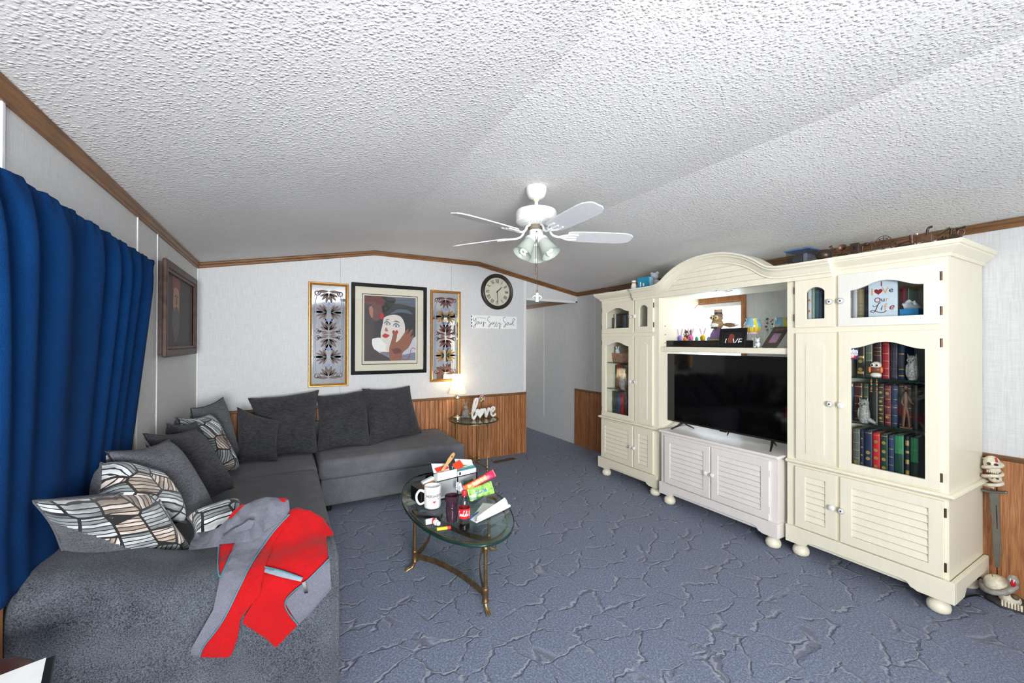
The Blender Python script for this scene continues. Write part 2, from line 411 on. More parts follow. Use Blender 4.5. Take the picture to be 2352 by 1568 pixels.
    def build(s, name, mats, parent=None, smooth=None, bevel=0, fix=True, w=True, seg=2):
        """link as one mesh object; w: vertices are in world space and are moved into the parent's frame"""
        if parent is not None and w:
            inv = frame(parent).inverted(); s.v = [inv @ p for p in s.v]
        o = bpy.data.objects.new(name, s.mesh(name, mats, smooth, fix)); COL.objects.link(o)
        if parent is not None: o.parent = parent
        if bevel:
            b = o.modifiers.new('edge', 'BEVEL'); b.width = bevel; b.segments = seg; b.limit_method = 'ANGLE'; b.angle_limit = radians(40)
            b.harden_normals = False
        return o
FR = {}
def frame(o):
    if o is None: return Matrix.Identity(4)
    m = Matrix.LocRotScale(o.location, o.rotation_euler, o.scale)
    return frame(o.parent) @ m
def tag(o, label=None, cat=None, group=None, kind=None):
    for k, v in (('label', label), ('category', cat), ('group', group), ('kind', kind)):
        if v: o[k] = v
    return o
def thing(name, label, cat, loc=(0, 0, 0), rotz=0., group=None):
    o = bpy.data.objects.new(name, None); COL.objects.link(o); o.empty_display_size = .05
    o.location = loc; o.rotation_euler = (0, 0, rotz); return tag(o, label, cat, group)
def link_copy(src, parent=None, loc=None):
    o = src.copy(); COL.objects.link(o); o.parent = parent
    if loc is not None: o.location = loc
    return o
V = Vector
AX_BACK = (V((0, 0, 0)), V((1, 0, 0)), V((0, 0, 1)), V((0, -1, 0)))     # back wall: (x, z), facing the room
AX_RIGHT = (V((0, 0, 0)), V((0, 1, 0)), V((0, 0, 1)), V((-1, 0, 0)))     # right wall: (y, z), facing the room; off = -x
AX_LEFT = (V((0, 0, 0)), V((0, 1, 0)), V((0, 0, 1)), V((1, 0, 0)))
def text_mesh(body, size, shear=0., spacing=1., bold=0.):
    cu = bpy.data.curves.new('lettering', 'FONT'); cu.body = body; cu.size = size; cu.shear = shear; cu.space_character = spacing
    cu.align_x = 'CENTER'; cu.align_y = 'CENTER'; cu.offset = bold; cu.resolution_u = 3
    ob = bpy.data.objects.new('lettering', cu); COL.objects.link(ob)
    me = bpy.data.meshes.new_from_object(ob.evaluated_get(bpy.context.evaluated_depsgraph_get()))
    vs_ = [v.co.copy() for v in me.vertices]; fs = [list(p.vertices) for p in me.polygons]
    bpy.data.objects.remove(ob); bpy.data.curves.remove(cu); bpy.data.meshes.remove(me)
    return vs_, fs
def add_text(mb, body, size, axes, at, off=.001, shear=0., spacing=1., bold=0., rot=0., sx=1., wrap=None):
    vs_, fs = text_mesh(body, size, shear, spacing, bold); O, ex, ey, en = axes; c, sn = cos(rot), sin(rot)
    pts = []
    for p in vs_:
        x, y = p.x*sx, p.y; x, y = x*c-y*sn+at[0], x*sn+y*c+at[1]
        pts.append(wrap(x, y) if wrap else O+ex*x+ey*y+en*off)
    return mb.add(pts, fs)
def spline(pts, n=8):
    """Catmull-Rom through points (tuples of any dimension)"""
    P = [Vector(p) for p in pts]; out = []
    for i in range(len(P)-1):
        a, b, c, d = P[max(i-1, 0)], P[i], P[i+1], P[min(i+2, len(P)-1)]
        for k in range(n):
            t = k/n; out.append(.5*((2*b)+(c-a)*t+(2*a-5*b+4*c-d)*t*t+(3*b-a-3*c+d)*t**3))
    return out+[P[-1]]
# ================================================================== the room
W, HS, HR, XA, XD = 4.409, 2.192, 2.484, 1.573, 3.546
YF, YH = -8.6, 3.2          # wall behind the camera, end of the hallway
def zc(x):                  # ceiling height
    return HS+(HR-HS)*min(1, x/XA, (W-x)/XA)
def rc0(a, b, c, d): return [(a, c), (b, c), (b, d), (a, d)]
def struct(mb, name, mats, parent=None, **kw):
    o = mb.build(name, mats, parent, **kw)
    if parent is None: o['kind'] = 'structure'
    return o
FLOOR = struct(MB().box((-.05, YF-.05, -.06), (W+.05, YH, 0)), 'floor', 'carpet')
mb = MB()
for x0, x1 in ((0, XA), (XA, W-XA), (W-XA, W)):
    mb.add([(x0, YF, zc(x0)), (x1, YF, zc(x1)), (x1, 0, zc(x1)), (x0, 0, zc(x0)), (x0, YF, zc(x0)+.06), (x1, YF, zc(x1)+.06), (x1, 0, zc(x1)+.06), (x0, 0, zc(x0)+.06)],
           [(0, 1, 2, 3), (4, 7, 6, 5), (0, 4, 5, 1), (2, 6, 7, 3), (1, 5, 6, 2), (0, 3, 7, 4)])
CEIL = struct(mb, 'ceiling', 'ceiling', fix=True)
struct(MB().box((XD-.1, 0.1, 2.12), (W+.06, YH, 2.18)), 'ceiling_hall', 'ceiling')
# walls
WL = struct(MB().box((-.1, YF, 0), (0, .1, HS+.05)), 'wall_left', 'wall_side')
mb = MB()
mb.poly([(0, 0), (XD, 0), (XD, 2.05), (W, 2.05), (W, HS), (W-XA, HR), (XA, HR), (0, HS)], AX_BACK, 0, .1)
WB = struct(mb, 'wall_back', 'wall')
WY0, WY1, WZ0, WZ1 = -2.437, -1.60, .80, 1.868         # window opening
mb = MB().poly([(YF, 0), (YH, 0), (YH, HS+.05), (YF, HS+.05)], AX_RIGHT, -W, .1, holes=[[(WY0, WZ0), (WY0, WZ1), (WY1, WZ1), (WY1, WZ0)]])
WR = struct(mb, 'wall_right', 'wall')
struct(MB().box((XD-.1, .1, 0), (XD, YH, 2.15)), 'wall_hall', 'wall_side')
struct(MB().box((XD-.1, YH, 0), (W+.1, YH+.1, 2.2)), 'wall_hall_end', 'wall_side')
# wall behind the camera; windows added there and in the left wall for the fill lights
struct(MB().poly([(0, 0), (W, 0), (W, HS), (W-XA, HR), (XA, HR), (0, HS)], AX_BACK, -YF, .1), 'wall_front', 'wall')
for n, (ya, yb) in enumerate(((-7.7, -6.6), (-6.4, -5.3))):
    wf = struct(MB().poly(rc0(ya-.06, yb+.06, .74, 2.01), AX_LEFT, .018, .018, holes=[rc0(ya, yb, .80, 1.95)[::-1]]), 'window_%d' % (3+n), 'oak_trim_z')
    MB().box((.001, ya, .80), (.003, yb, 1.95)).build('pane', 'pane_glass', wf)
wf = struct(MB().poly(rc0(.39, 2.21, .74, 2.06), AX_BACK, -YF+.018, .018, holes=[rc0(.45, 2.15, .80, 2.0)[::-1]]), 'window_5', 'oak_trim_z')
MB().box((.45, YF+.001, .80), (2.15, YF+.003, 2.0)).build('pane', 'pane_glass', wf)
# crown trims
CP = [(0, 0), (0, -.050), (.010, -.050), (.014, -.044), (.014, -.030), (.024, -.018), (.024, -.006), (.030, 0)]   # (out of wall, up)
def crown(name, path, nrm, mat):
    mb = MB(); mb.sweep(path, CP, nrm); return struct(mb, name, mat)
crown('trim_1', [(0, YF, HS), (0, 0, HS)], (1, 0, 0), 'oak_trim_y')
crown('trim_2', [(0, 0, HS), (XA, 0, HR), (W-XA, 0, HR), (W, 0, HS)][::1], (0, -1, 0), 'oak_trim_x')
crown('trim_3', [(W, 0, HS), (W, YF, HS)], (-1, 0, 0), 'oak_trim_y')
MB().box((W-.02, .1, 2.06), (W, YH, 2.12)).build('trim_4', 'oak_trim_y')['kind'] = 'structure'
# corner and joint battens of the wall boards
def batten(n, a, b): struct(MB().box(a, b), 'trim_%d' % n, 'trim_white', bevel=.003)
for i, y in enumerate((-1.749, -1.349, -2.974)): batten(5+i, (0, y-.009, 0), (.006, y+.009, HS-.04))
batten(8, (0, -.014, 0), (.014, 0, HS-.05))
for i, (y, z0, z1) in enumerate(((-.393, .83, HS-.04), (.855, .28, 2.06), (-1.65, .8, 1.2))): batten(9+i, (W-.006, y-.009, z0), (W, y+.009, z1))
batten(12, (XD-.038, -.006, .83), (XD, 0, zc(XD)-.05)); batten(13, (XD-.005, -.004, 2.045), (W, 0, 2.075)); batten(14, (W-.03, -.004, 2.05), (W, 0, HS-.04))
for i, x in enumerate((1.225, 2.48)): struct(MB().box((x-.0018, -.0012, .83), (x+.0018, 0, zc(x)-.04)), 'trim_%d' % (15+i), C(146, 148, 150))
# wainscot: planks one by one, recessed joints
HW = .81
def wainscot(name, ax, a0, a1, widths, seed, back_mat='groove_dark'):
    rnd = random.Random(seed); O, ex, ey, en = ax
    def bar(n, p, q, z0, z1, o0, o1, mat, par, bev=.002):
        v = [O+ex*a+ey*z+en*o for a in (p, q) for z in (z0, z1) for o in (o0, o1)]
        lo = [min(t[i] for t in v) for i in range(3)]; hi = [max(t[i] for t in v) for i in range(3)]
        return MB().box(lo, hi).build(n, mat, par, bevel=bev)
    bk = bar(name, a0, a1, 0, HW-.02, 0, .004, back_mat, None, 0); bk['kind'] = 'structure'
    bar('top_rail', a0, a1, HW-.028, HW, 0, .016, 'oak_trim_x' if ex.x else 'oak_trim_y', bk, .004)
    for e in (a0, a1): bar('end_strip', e if e == a0 else e-.016, e+.016 if e == a0 else e, 0, HW-.028, 0, .013, 'oak_trim_z', bk)
    x = a0+.018
    while x < a1-.03:
        wd = min(rnd.choice(widths), a1-.016-x); bar('plank', x, x+wd-.0045, 0, HW-.03, .004, .0085, 'oak_plank', bk, .0015); x += wd
    return bk
wainscot('trim_20', (V((0, 0, 0)), V((1, 0, 0)), V((0, 0, 1)), V((0, -1, 0))), 0, XD, (.032, .045, .036, .055, .040, .064), 3)
AXW = (V((W, 0, 0)), V((0, 1, 0)), V((0, 0, 1)), V((-1, 0, 0)))
wainscot('trim_21', AXW, -1.2, .04, (.05, .09, .04, .07, .11), 5)
wainscot('trim_22', AXW, -6.2, -3.6, (.05, .095, .04, .075, .125), 9)
# right window behind the television: oak frame, blind of separate slats
win = struct(MB().poly([(WY0-.045, WZ0-.045), (WY1+.045, WZ0-.045), (WY1+.045, WZ1+.048), (WY0-.045, WZ1+.048)], AX_RIGHT, -W+.016, .016,
             holes=[[(WY0, WZ0), (WY0, WZ1), (WY1, WZ1), (WY1, WZ0)]]), 'window_1', 'oak_trim_z', bevel=.003)
mb = MB()
for y in (WY0, WY1): mb.box((W-.0, y-.008, WZ0), (W+.09, y+.008, WZ1))
for z in (WZ0, WZ1): mb.box((W-.0, WY0, z-.008), (W+.09, WY1, z+.008))
mb.build('window_frame', 'oak_trim_z', win)
MB().box((W+.085, WY0, WZ0), (W+.089, WY1, WZ1)).build('pane', 'pane_glass', win)
MB().box((W+.015, WY0+.008, WZ1-.045), (W+.045, WY1-.008, WZ1-.008)).build('blind_headrail', 'trim_white', win, bevel=.004)
nsl = 44; sl0 = None
for i in range(nsl):
    z = WZ1-.055-i*(WZ1-.055-WZ0-.02)/nsl
    if sl0 is None:
        sl0 = MB().obox(Matrix.Translation((W+.03, (WY0+WY1)/2, 0)) @ Matrix.Rotation(radians(62), 4, 'Y'), (.0262, WY1-WY0-.03, .0008)).build('slat', 'blind', win); sl0.location.z = z
    else: link_copy(sl0, win, (0, 0, z))
for y in (WY0+.12, WY1-.12): MB().cyl((W+.017, y, WZ0+.02), (W+.017, y, WZ1-.04), .0012, n=6).build('ladder_cord', 'trim_white', win)
# left window behind the blue curtain
lw = struct(MB().poly([(-3.05, .45), (-1.85, .45), (-1.85, 1.86), (-3.05, 1.86)], AX_LEFT, .018, .018, holes=[[(-2.985, .52), (-2.985, 1.79), (-1.92, 1.79), (-1.92, .52)]]), 'window_2', 'oak_trim_z', bevel=.003)
MB().box((.002, -2.985, .52), (.004, -1.92, 1.79)).build('pane', 'pane_glass', lw)
# ================================================================== entertainment wall (faces -x, stands on the right wall)
XF, XBK = 3.815, 4.394
def arch_open(t0, t1, z0, zs, za, wide=True, n=18):
    P = [(t0, z0), (t1, z0)]
    for i in range(n+1):
        q = 1-i/n
        k = (.5-.5*cos(2*pi*q)) if wide else min(1, sin(pi*q)**.75)
        P.append((t0+(t1-t0)*q, zs+(za-zs)*k))
    return P
def yz_axes(yo, s): return (V((0, yo, 0)), V((0, s, 0)), V((0, 0, 1)), V((-1, 0, 0)))
def panel(parent, name, ax, outer, holes, xfront, th, mat, bevel=.003):
    return MB().poly(outer, ax, -xfront, th, holes).build(name, mat, parent, bevel=bevel)
def rect(a, b, c, d): return [(a, c), (b, c), (b, d), (a, d)]
def knob(parent, p, ringed=True):
    """round ceramic knob pointing to -x"""
    m = Matrix.Translation(p) @ Matrix.Rotation(-pi/2, 4, 'Y')
    mb = MB(); mb.lathe([(.006, 0), (.006, .012), (.010, .014), (.0165, .018), (.018, .022), (.0165, .027), (.010, .030), (.0001, .031)], 18, m)
    k = mb.build('knob', 'white_enamel', parent, smooth=40)
    return k
def knob_ring(parent, p):
    m = Matrix.Translation(p) @ Matrix.Rotation(-pi/2, 4, 'Y')
    MB().lathe([(.0172, .0215), (.0186, .0225), (.0172, .0240), (.0150, .0285), (.0142, .0285), (.0158, .0235)], 18, m, cap=False).build('knob_ring', 'ink_grey', parent, smooth=40)
    MB().lathe([(.006, .0305), (.006, .0318), (.0001, .0320)], 10, m).build('knob_centre', 'ink_grey', parent)
def hinge(parent, ax, t, z, x):
    O, ex, ey, en = ax; c = O+ex*t+ey*z+en*(-x)
    MB().cyl(c+V((0, 0, -.024)), c+V((0, 0, .024)), .0055, n=10).build('hinge', 'bronze_hinge', parent, smooth=50)
def louver_door(parent, ax, t0, t1, z0, z1, xfr, mat, n, knob_t, knob_z, hinge_t=None, ring=True, mt=.062, mz=.056):
    d = panel(parent, 'door', ax, rect(t0, t1, z0, z1), [rect(t0+mt, t1-mt, z0+mz, z1-mz)[::-1]], xfr, .019, mat)
    O, ex, ey, en = ax; hs = (z1-z0-2*mz)/n; first = None
    for i in range(n):
        zc_ = z0+mz+hs*(i+.5); c = frame(d).inverted() @ (O+ex*((t0+t1)/2)+ey*zc_+en*(-(xfr+.009)))
        if first is None:
            mb = MB().obox(Matrix.Rotation(radians(13), 4, 'Y'), (.006, t1-t0-2*mt+.004, hs-.0030)); first = mb.build('slat', mat, d, bevel=.0015, w=False); first.location = c
        else: link_copy(first, d, c)
    MB().poly(rect(t0+mt-.002, t1-mt+.002, z0+mz-.002, z1-mz+.002), ax, -(xfr+.0165), .003).build('backing', mat, d)
    kp = O+ex*knob_t+ey*knob_z+en*(-xfr); knob(d, kp)
    if ring: knob_ring(d, kp)
    if hinge_t is not None:
        for z in (z0+.06, z1-.06): hinge(d, ax, hinge_t, z, xfr+.006)
    return d
def glass_door(parent, ax, t0, t1, z0, z1, xfr, mat, op, knob_t, knob_z, hinge_t=None, ring=False):
    d = panel(parent, 'door', ax, rect(t0, t1, z0, z1), [op[::-1]], xfr, .019, mat)
    MB().poly(op, ax, -(xfr+.012), .003).build('pane', 'pane_glass', d)
    O, ex, ey, en = ax; kp = O+ex*knob_t+ey*knob_z+en*(-xfr); knob(d, kp)
    if ring: knob_ring(d, kp)
    if hinge_t is not None:
        for z in (z0+.07, z1-.07): hinge(d, ax, hinge_t, z, xfr+.006)
    return d
FOOT = [(.001, .002), (.034, 0), (.046, .010), (.050, .026), (.048, .044), (.038, .060), (.030, .066), (.034, .072), (.040, .090)]
def bun_foot(parent, x, y):
    MB().lathe(FOOT, 24, Matrix.Translation((x, y, 0))).build('foot', 'cream', parent, smooth=50)
CROWN = [(0, 0), (0, .010), (.010, .016), (.014, .016), (.022, .024), (.038, .046), (.044, .052), (.050, .052), (.052, .060), (.066, .066), (.072, .066), (.072, 0)]
WAIST = [(0, 0), (0, .014), (.006, .024), (.013, .028), (.020, .024), (.026, .014), (.026, 0)]
def tower(name, label, yo, s, doormats, rings):
    wd = .803; ax = yz_axes(yo, s); yi = yo+s*wd
    t = thing(name, label, 'cabinet', (4.1, (yo+yi)/2, 0))
    Y = lambda a: yo+s*a
    # carcass: sides, back, decks, divider and face frame
    mb = MB()
    for a, b in ((0, .018), (wd-.018, wd)): mb.box((XF+.0145, Y(a), .10), (XBK, Y(b), 1.985))
    mb.box((XBK-.008, Y(.018), .12), (XBK, Y(wd-.018), 1.98))
    for z in (.10, .655, 1.555, 1.925): mb.box((XF+.0145, Y(.018), z), (XBK-.008, Y(wd-.018), z+.018))
    mb.box((XF+.0145, Y(.495), .67), (XBK-.008, Y(.508), 1.925))
    mb.build('carcass', 'cream', t)
    op_tw = arch_open(.094, .432, 1.626, 1.797, 1.842); op_tn = arch_open(.569, .676, 1.631, 1.813, 1.842, False)
    op_mw = arch_open(.089, .429, .716, 1.436, 1.477)
    panel(t, 'face_frame', ax, rect(0, wd, .10, 1.99), [rect(.06, .465, 1.60, 1.87)[::-1], rect(.535, .71, 1.60, 1.87)[::-1], rect(.06, .465, .69, 1.50)[::-1]], XF, .014, 'cream', 0)
    xd = XF-.0185
    glass_door(t, ax, .030, .493, 1.574, 1.902, xd, doormats[0], op_tw, .470, 1.735, .026, rings[0])
    glass_door(t, ax, .511, .746, 1.574, 1.902, xd, doormats[1], op_tn, .530, 1.735, .750, rings[1])
    glass_door(t, ax, .030, .491, .672, 1.540, xd, doormats[2], op_mw, .470, 1.075, .026, rings[2])
    d = panel(t, 'door', ax, rect(.511, .740, .672, 1.537), [], xd, .019, doormats[3])
    pp = arch_open(.564, .684, .718, 1.452, 1.478, False); ps = [( (p[0]-.624)*.88+.624, (p[1]-1.09)*.985+1.09) for p in pp]
    MB().poly(pp, ax, -(xd-.0008), .002, [ps[::-1]]).build('panel_bead', doormats[3], d, bevel=.001)
    MB().poly(ps, ax, -(xd-.004), .006).build('panel', doormats[3], d, bevel=.003)
    kp = V((xd, Y(.530), 1.075)); knob(d, kp); knob_ring(d, kp)
    louver_door(t, ax, .016, .484, .206, .618, xd, doormats[4], 7, .468, .41, .012, True)
    louver_door(t, ax, .503, .746, .206, .618, xd, doormats[5], 7, .520, .41, None, rings[3], .064)
    # mouldings round the front and the outer side
    def around(z): return [(XBK, yo, z), (XF, yo, z), (XF, yi, z)] if s > 0 else [(XF, yi, z), (XF, yo, z), (XBK, yo, z)]
    MB().sweep(around(1.936), [(a*1.08, b) for a, b in CROWN], (0, 0, 1)).build('crown', 'cream', t, smooth=35)
    MB().sweep(around(.634), WAIST, (0, 0, 1)).build('waist_moulding', 'cream', t, smooth=40)
    MB().box((XF-.05, yo-s*.05, 1.995), (XBK, yi, 2.0135)).build('top_board', 'cream', t)
    # plinth boards with the cut-out between the feet
    prof = [(-.026, .086), (.12, .086), (.135, .094), (.150, .098), (.165, .118), (.19, .124), (wd-.17, .124), (wd-.145, .118), (wd-.13, .098), (wd-.115, .094), (wd-.10, .086), (wd, .086), (wd, .190), (wd, .200), (-.026, .200)]
    pl_ = MB().poly(prof, ax, -(XF-.026), .022).build('plinth', 'cream', t, bevel=.005)
    sy0, sy1 = Y(-.026), Y(-.002)
    axs = (V((0, sy0, 0)), V((1, 0, 0)), V((0, 0, 1)), V((0, -s, 0)))
    pr2 = [(XF-.004, .086), (XF+.14, .086), (XF+.17, .122), (XBK-.12, .122), (XBK-.09, .086), (XBK, .086), (XBK, .20), (XF-.004, .20)]
    MB().poly(pr2, axs, 0, .022).build('plinth_return', 'cream', t, bevel=.005)
    for x in (XF+.035, XBK-.07):
        for a in (.05, wd-.07): bun_foot(t, x, Y(a))
    # glass shelves in the tall compartment
    for z in (.965, 1.25):
        sh = MB().box((XF+.05, Y(.02), z-.003), (XBK-.012, Y(.494), z+.003)).build('glass_shelf', 'table_glass', t)
        MB().box((XF+.0485, Y(.02), z-.003), (XF+.0505, Y(.494), z+.003)).build('shelf_edge', 'glass_edge', sh)
    return t
LT = tower('display_cabinet', 'cream tall display cabinet standing left of the television, nearest the hallway', -1.192, -1,
           ['cream', 'cream', 'cream', 'cream', 'cream', 'cream'], [True, False, False, False])
RT = tower('display_cabinet', 'cream tall display cabinet right of the television with an I Love Our Life plaque inside', -3.930, 1,
           ['door_white', 'cream', 'cream', 'cream', 'cream', 'cream'], [True, True, False, False])
# ---------------- television stand
y0, y1 = -2.072, -3.092
ts = thing('television_stand', 'low ivory television stand with two louvred doors below the black television', 'tv stand', (4.05, (y0+y1)/2, 0))
XS = 3.762
mb = MB().box((XS+.0165, y0, .10), (4.30, y0-.018, .645)).box((XS+.0165, y1, .10), (4.30, y1+.018, .645)).box((4.29, y0, .1), (4.30, y1, .645)).box((XS+.0165, y0-.018, .12), (4.29, y1+.018, .14))
mb.build('carcass', 'ivory', ts)
axs_ = yz_axes(y0, -1); ws = y0-y1
panel(ts, 'face_frame', axs_, rect(0, ws, .10, .645), [rect(.07, .47, .24, .60)[::-1], rect(.54, .94, .24, .60)[::-1]], XS, .016, 'ivory', 0)
MB().box((XS-.024, y0+.012, .645), (4.32, y1-.012, .668)).build('top_board', 'ivory', ts, bevel=.007)
louver_door(ts, axs_, .048, .500, .196, .620, XS-.0185, 'ivory', 8, .478, .40, None, False, .060, .054)
d = louver_door(ts, axs_, .514, .968, .196, .620, XS-.0185, 'ivory', 8, .536, .40, None, False, .060, .054)
for z in (.27, .53): MB().cyl((XS-.013, y0-.972, z-.024), (XS-.013, y0-.972, z+.024), .0055, n=10).build('hinge', 'ivory', d, smooth=50)
prof = [(-.012, .086), (.10, .086), (.115, .094), (.13, .098), (.145, .118), (.17, .124), (ws-.17, .124), (ws-.145, .118), (ws-.13, .098), (ws-.115, .094), (ws-.10, .086), (ws+.012, .086), (ws+.012, .19), (-.012, .19)]
MB().poly(prof, axs_, -(XS-.022), .022).build('plinth', 'ivory', ts, bevel=.005)
MB().box((XS-.002, y1-.012, .086), (4.30, y1+.004, .19)).build('plinth_return', 'ivory', ts, bevel=.005)
for x in (XS+.035, 4.24):
    for y in (y0-.065, y1+.05): bun_foot(ts, x, y)
# ---------------- bridge with arched crown
YC = -2.545
AR = [(0, 2.112), (.10, 2.107), (.19, 2.088), (.28, 2.056), (.35, 2.016), (.41, 1.972), (.46, 1.944), (.52, 1.928), (.60, 1.922), (.87, 1.921)]
def arch_z(y):
    d = abs(y-YC)
    for (a, za), (b, zb) in zip(AR, AR[1:]):
        if d <= b: k = (d-a)/(b-a); return za+(zb-za)*k
    return AR[-1][1]
sm = spline([(-d, z) for d, z in AR[::-1]]+[(d, z) for d, z in AR[1:]], 4)
curve = [(YC-p[0], p[1]) for p in sm]                 # from far (-1.675) to near
yb0, yb1 = -1.700, -3.410
curve = [(min(yb0, max(yb1, y)), z) for y, z in curve]
XV = 3.778
br = thing('bridge_shelf', 'cream arched bridge joining the two tall cabinets over the television', 'cabinet', (4.0, YC, 1.385))
zz = [1.897, 1.944, 1.989, 2.034, 2.079, 2.125]
for a, b in zip(zz, zz[1:]):
    ys = [yb0+(yb1-yb0)*i/120 for i in range(121)]; run = [y for y in ys if arch_z(y)+.012 > a]
    if len(run) < 3: continue
    P = [(y, a) for y in (run[0], run[-1])]+[(y, min(b-.0016, arch_z(y)+.012)) for y in run[::-1]]
    MB().poly([(p[0], p[1]) for p in P], AX_RIGHT, -XV, .012).build('plank', 'cream', br)
ys = [yb0+(yb1-yb0)*i/60 for i in range(61)]
MB().poly([(yb0, 1.897), (yb1, 1.897)]+[(y, arch_z(y)+.05) for y in ys[::-1]], AX_RIGHT, -(XV+.0125), .018).build('valance_board', 'cream', br)
BC = [(-.10, 0), (.006, 0), (.012, .004), (.012, .014), (.018, .020), (.022, .036), (.034, .052), (.044, .058), (.044, .064), (.052, .070), (.058, .076), (.058, .086), (-.10, .086)]
pth = [(XV, y, z) for i, (y, z) in enumerate(curve) if i == 0 or (abs(y-curve[i-1][0]) > 1e-5)]
MB().sweep(pth, BC, (-1, 0, 0)).build('crown', 'cream', br, smooth=32)
mb = MB()
MB().box((XV+.02, -1.998, 1.897), (4.22, -3.124, 1.915)).build('soffit', 'cream', br)
pk = PZ(1672, 668, 1.897)
lt_ = MB().lathe([(.036, -.001), (.036, -.004), (.026, -.005), (.024, .0)], 24, Matrix.Translation((pk.x, pk.y, 1.897))).build('puck_light', 'nickel', br, smooth=40)
MB().lathe([(.0001, -.0015), (.024, -.0015)], 20, Matrix.Translation((pk.x, pk.y, 1.897)), cap=False).build('lens', 'black_gloss', lt_)
MB().sph((PZ(1645, 667, 1.897)), .005, 8, 6).build('screw_cap', 'ink', br)
MB().box((3.835, -1.998, 1.387), (4.20, -3.124, 1.432)).build('shelf_board', 'cream', br, bevel=.006)
for z in (1.47, 1.55, 1.63): 
    MB().cyl((3.90, -1.9955, z), (3.90, -1.999, z), .004, n=8).build('peg_hole', 'ink', LT)
# ---------------- television
tv = thing('television', 'black flat screen television standing on the ivory stand', 'television', (3.94, -2.56, .668))
XT = 3.925; ty0, ty1, tz0, tz1 = -2.004, -3.118, .728, 1.366
MB().box((XT, ty0, tz0), (XT+.035, ty1, tz1)).build('housing', 'black_plastic', tv, bevel=.004)
MB().box((XT-.0015, ty0-.006, tz0+.016), (XT+.002, ty1+.006, tz1-.006)).build('screen', 'screen', tv)
MB().box((XT-.003, -2.54, tz0-.006), (XT+.01, -2.60, tz0+.004)).build('sensor_bar', 'black_gloss', tv, bevel=.002)
for y, sg in ((-2.17, 1), (-2.96, -1)):
    for dx, dy in ((-.115, .045), (.105, -.03)):
        MB().tube([(XT+.018, y, tz0+.008), (XT+.018+dx*.4, y+sg*dy*.4, .705), (XT+.018+dx, y+sg*dy, .674)], [.012, .010, .006], 8, flat=.8).build('leg', 'black_plastic', tv, smooth=40)
a = PX(1660, 992, 4.0)
MB().tube(spline([(XT+.05, -2.62, .80), (XT+.03, -2.60, .715), (XT+.05, -2.575, .690), (XT+.09, -2.56, .72), (XT+.12, -2.55, .80)], 6), .003, 6).build('power_lead', 'black_plastic', tv, smooth=60)
# ================================================================== sectional sofa, cushions, jacket, curtain
def soft_box(a, b, r, puff=0., n=10, wob=.004, seed=0.):
    """rounded upholstered block; puff crowns its top"""
    a, b = V(a), V(b); c = (a+b)/2; h = (b-a)/2; mb = MB(); idx = {}
    def pt(p):
        q = V([p[i]*h[i] for i in range(3)]); inn = V([max(-(h[i]-r), min(h[i]-r, q[i])) for i in range(3)]); d = q-inn
        if d.length > 1e-9: q = inn+d.normalized()*r
        if puff and p[2] > .2: q.z += puff*(1-p[0]**2)*(1-p[1]**2)
        w_ = c+q; nz = noise.noise_vector(w_*3.1+V((seed, 0, 0)))*wob
        return w_+nz
    # graded parameters so that the rounding is resolved
    def par(i, ax):
        k = min(.9, r/h[ax]); s_ = [-1+k*(1-cos(pi/2*j/4)) if False else -1+k*j/4 for j in range(4)]
        mid = [-1+k+(2-2*k)*j/n for j in range(n+1)]
        return s_+mid+[-x for x in s_[::-1]]
    P = [par(0, i) for i in range(3)]
    for ax in range(3):
        u, w_ = [i for i in range(3) if i != ax]
        for sg in (-1, 1):
            o = len(mb.v); nu, nw = len(P[u]), len(P[w_])
            for j in range(nw):
                for i in range(nu):
                    p = [0, 0, 0]; p[ax] = sg; p[u] = P[u][i]; p[w_] = P[w_][j]; mb.v.append(pt(p))
            for j in range(nw-1):
                for i in range(nu-1): mb.f.append([o+j*nu+i, o+j*nu+i+1, o+(j+1)*nu+i+1, o+(j+1)*nu+i]); mb.m.append(0)
    return mb
def weld(o, d=.0005):
    bm = bmesh.new(); bm.from_mesh(o.data); bmesh.ops.remove_doubles(bm, verts=bm.verts, dist=d); bmesh.ops.recalc_face_normals(bm, faces=bm.faces); bm.to_mesh(o.data); bm.free()
    for p in o.data.polygons: p.use_smooth = True
    return o
def soft(name, mat, parent, a, b, r, puff=0., n=10, wob=.004, seed=0.): return weld(soft_box(a, b, r, puff, n, wob, seed).build(name, mat, parent))
ZS = .455
sofa = thing('sectional_sofa', 'long charcoal sofa section along the left wall under the blue curtain', 'sofa', (.48, -1.5, 0))
soft('base', 'sofa_seat', sofa, (.04, -2.60, .055), (.93, -.03, .30), .03)
soft('seat_cushion', 'sofa_seat', sofa, (.12, -1.045, .285), (.948, -.16, ZS), .05, .012, 12)
soft('seat_cushion', 'sofa_seat', sofa, (.12, -2.57, .285), (.945, -1.055, ZS), .05, .012, 14, seed=4)
soft('backrest', 'sofa_seat', sofa, (.03, -2.58, .25), (.115, -.03, .69), .04)
ARM0, ARM1, ARMR = V((.006, -2.99, .05)), V((.895, -2.575, .645)), .115
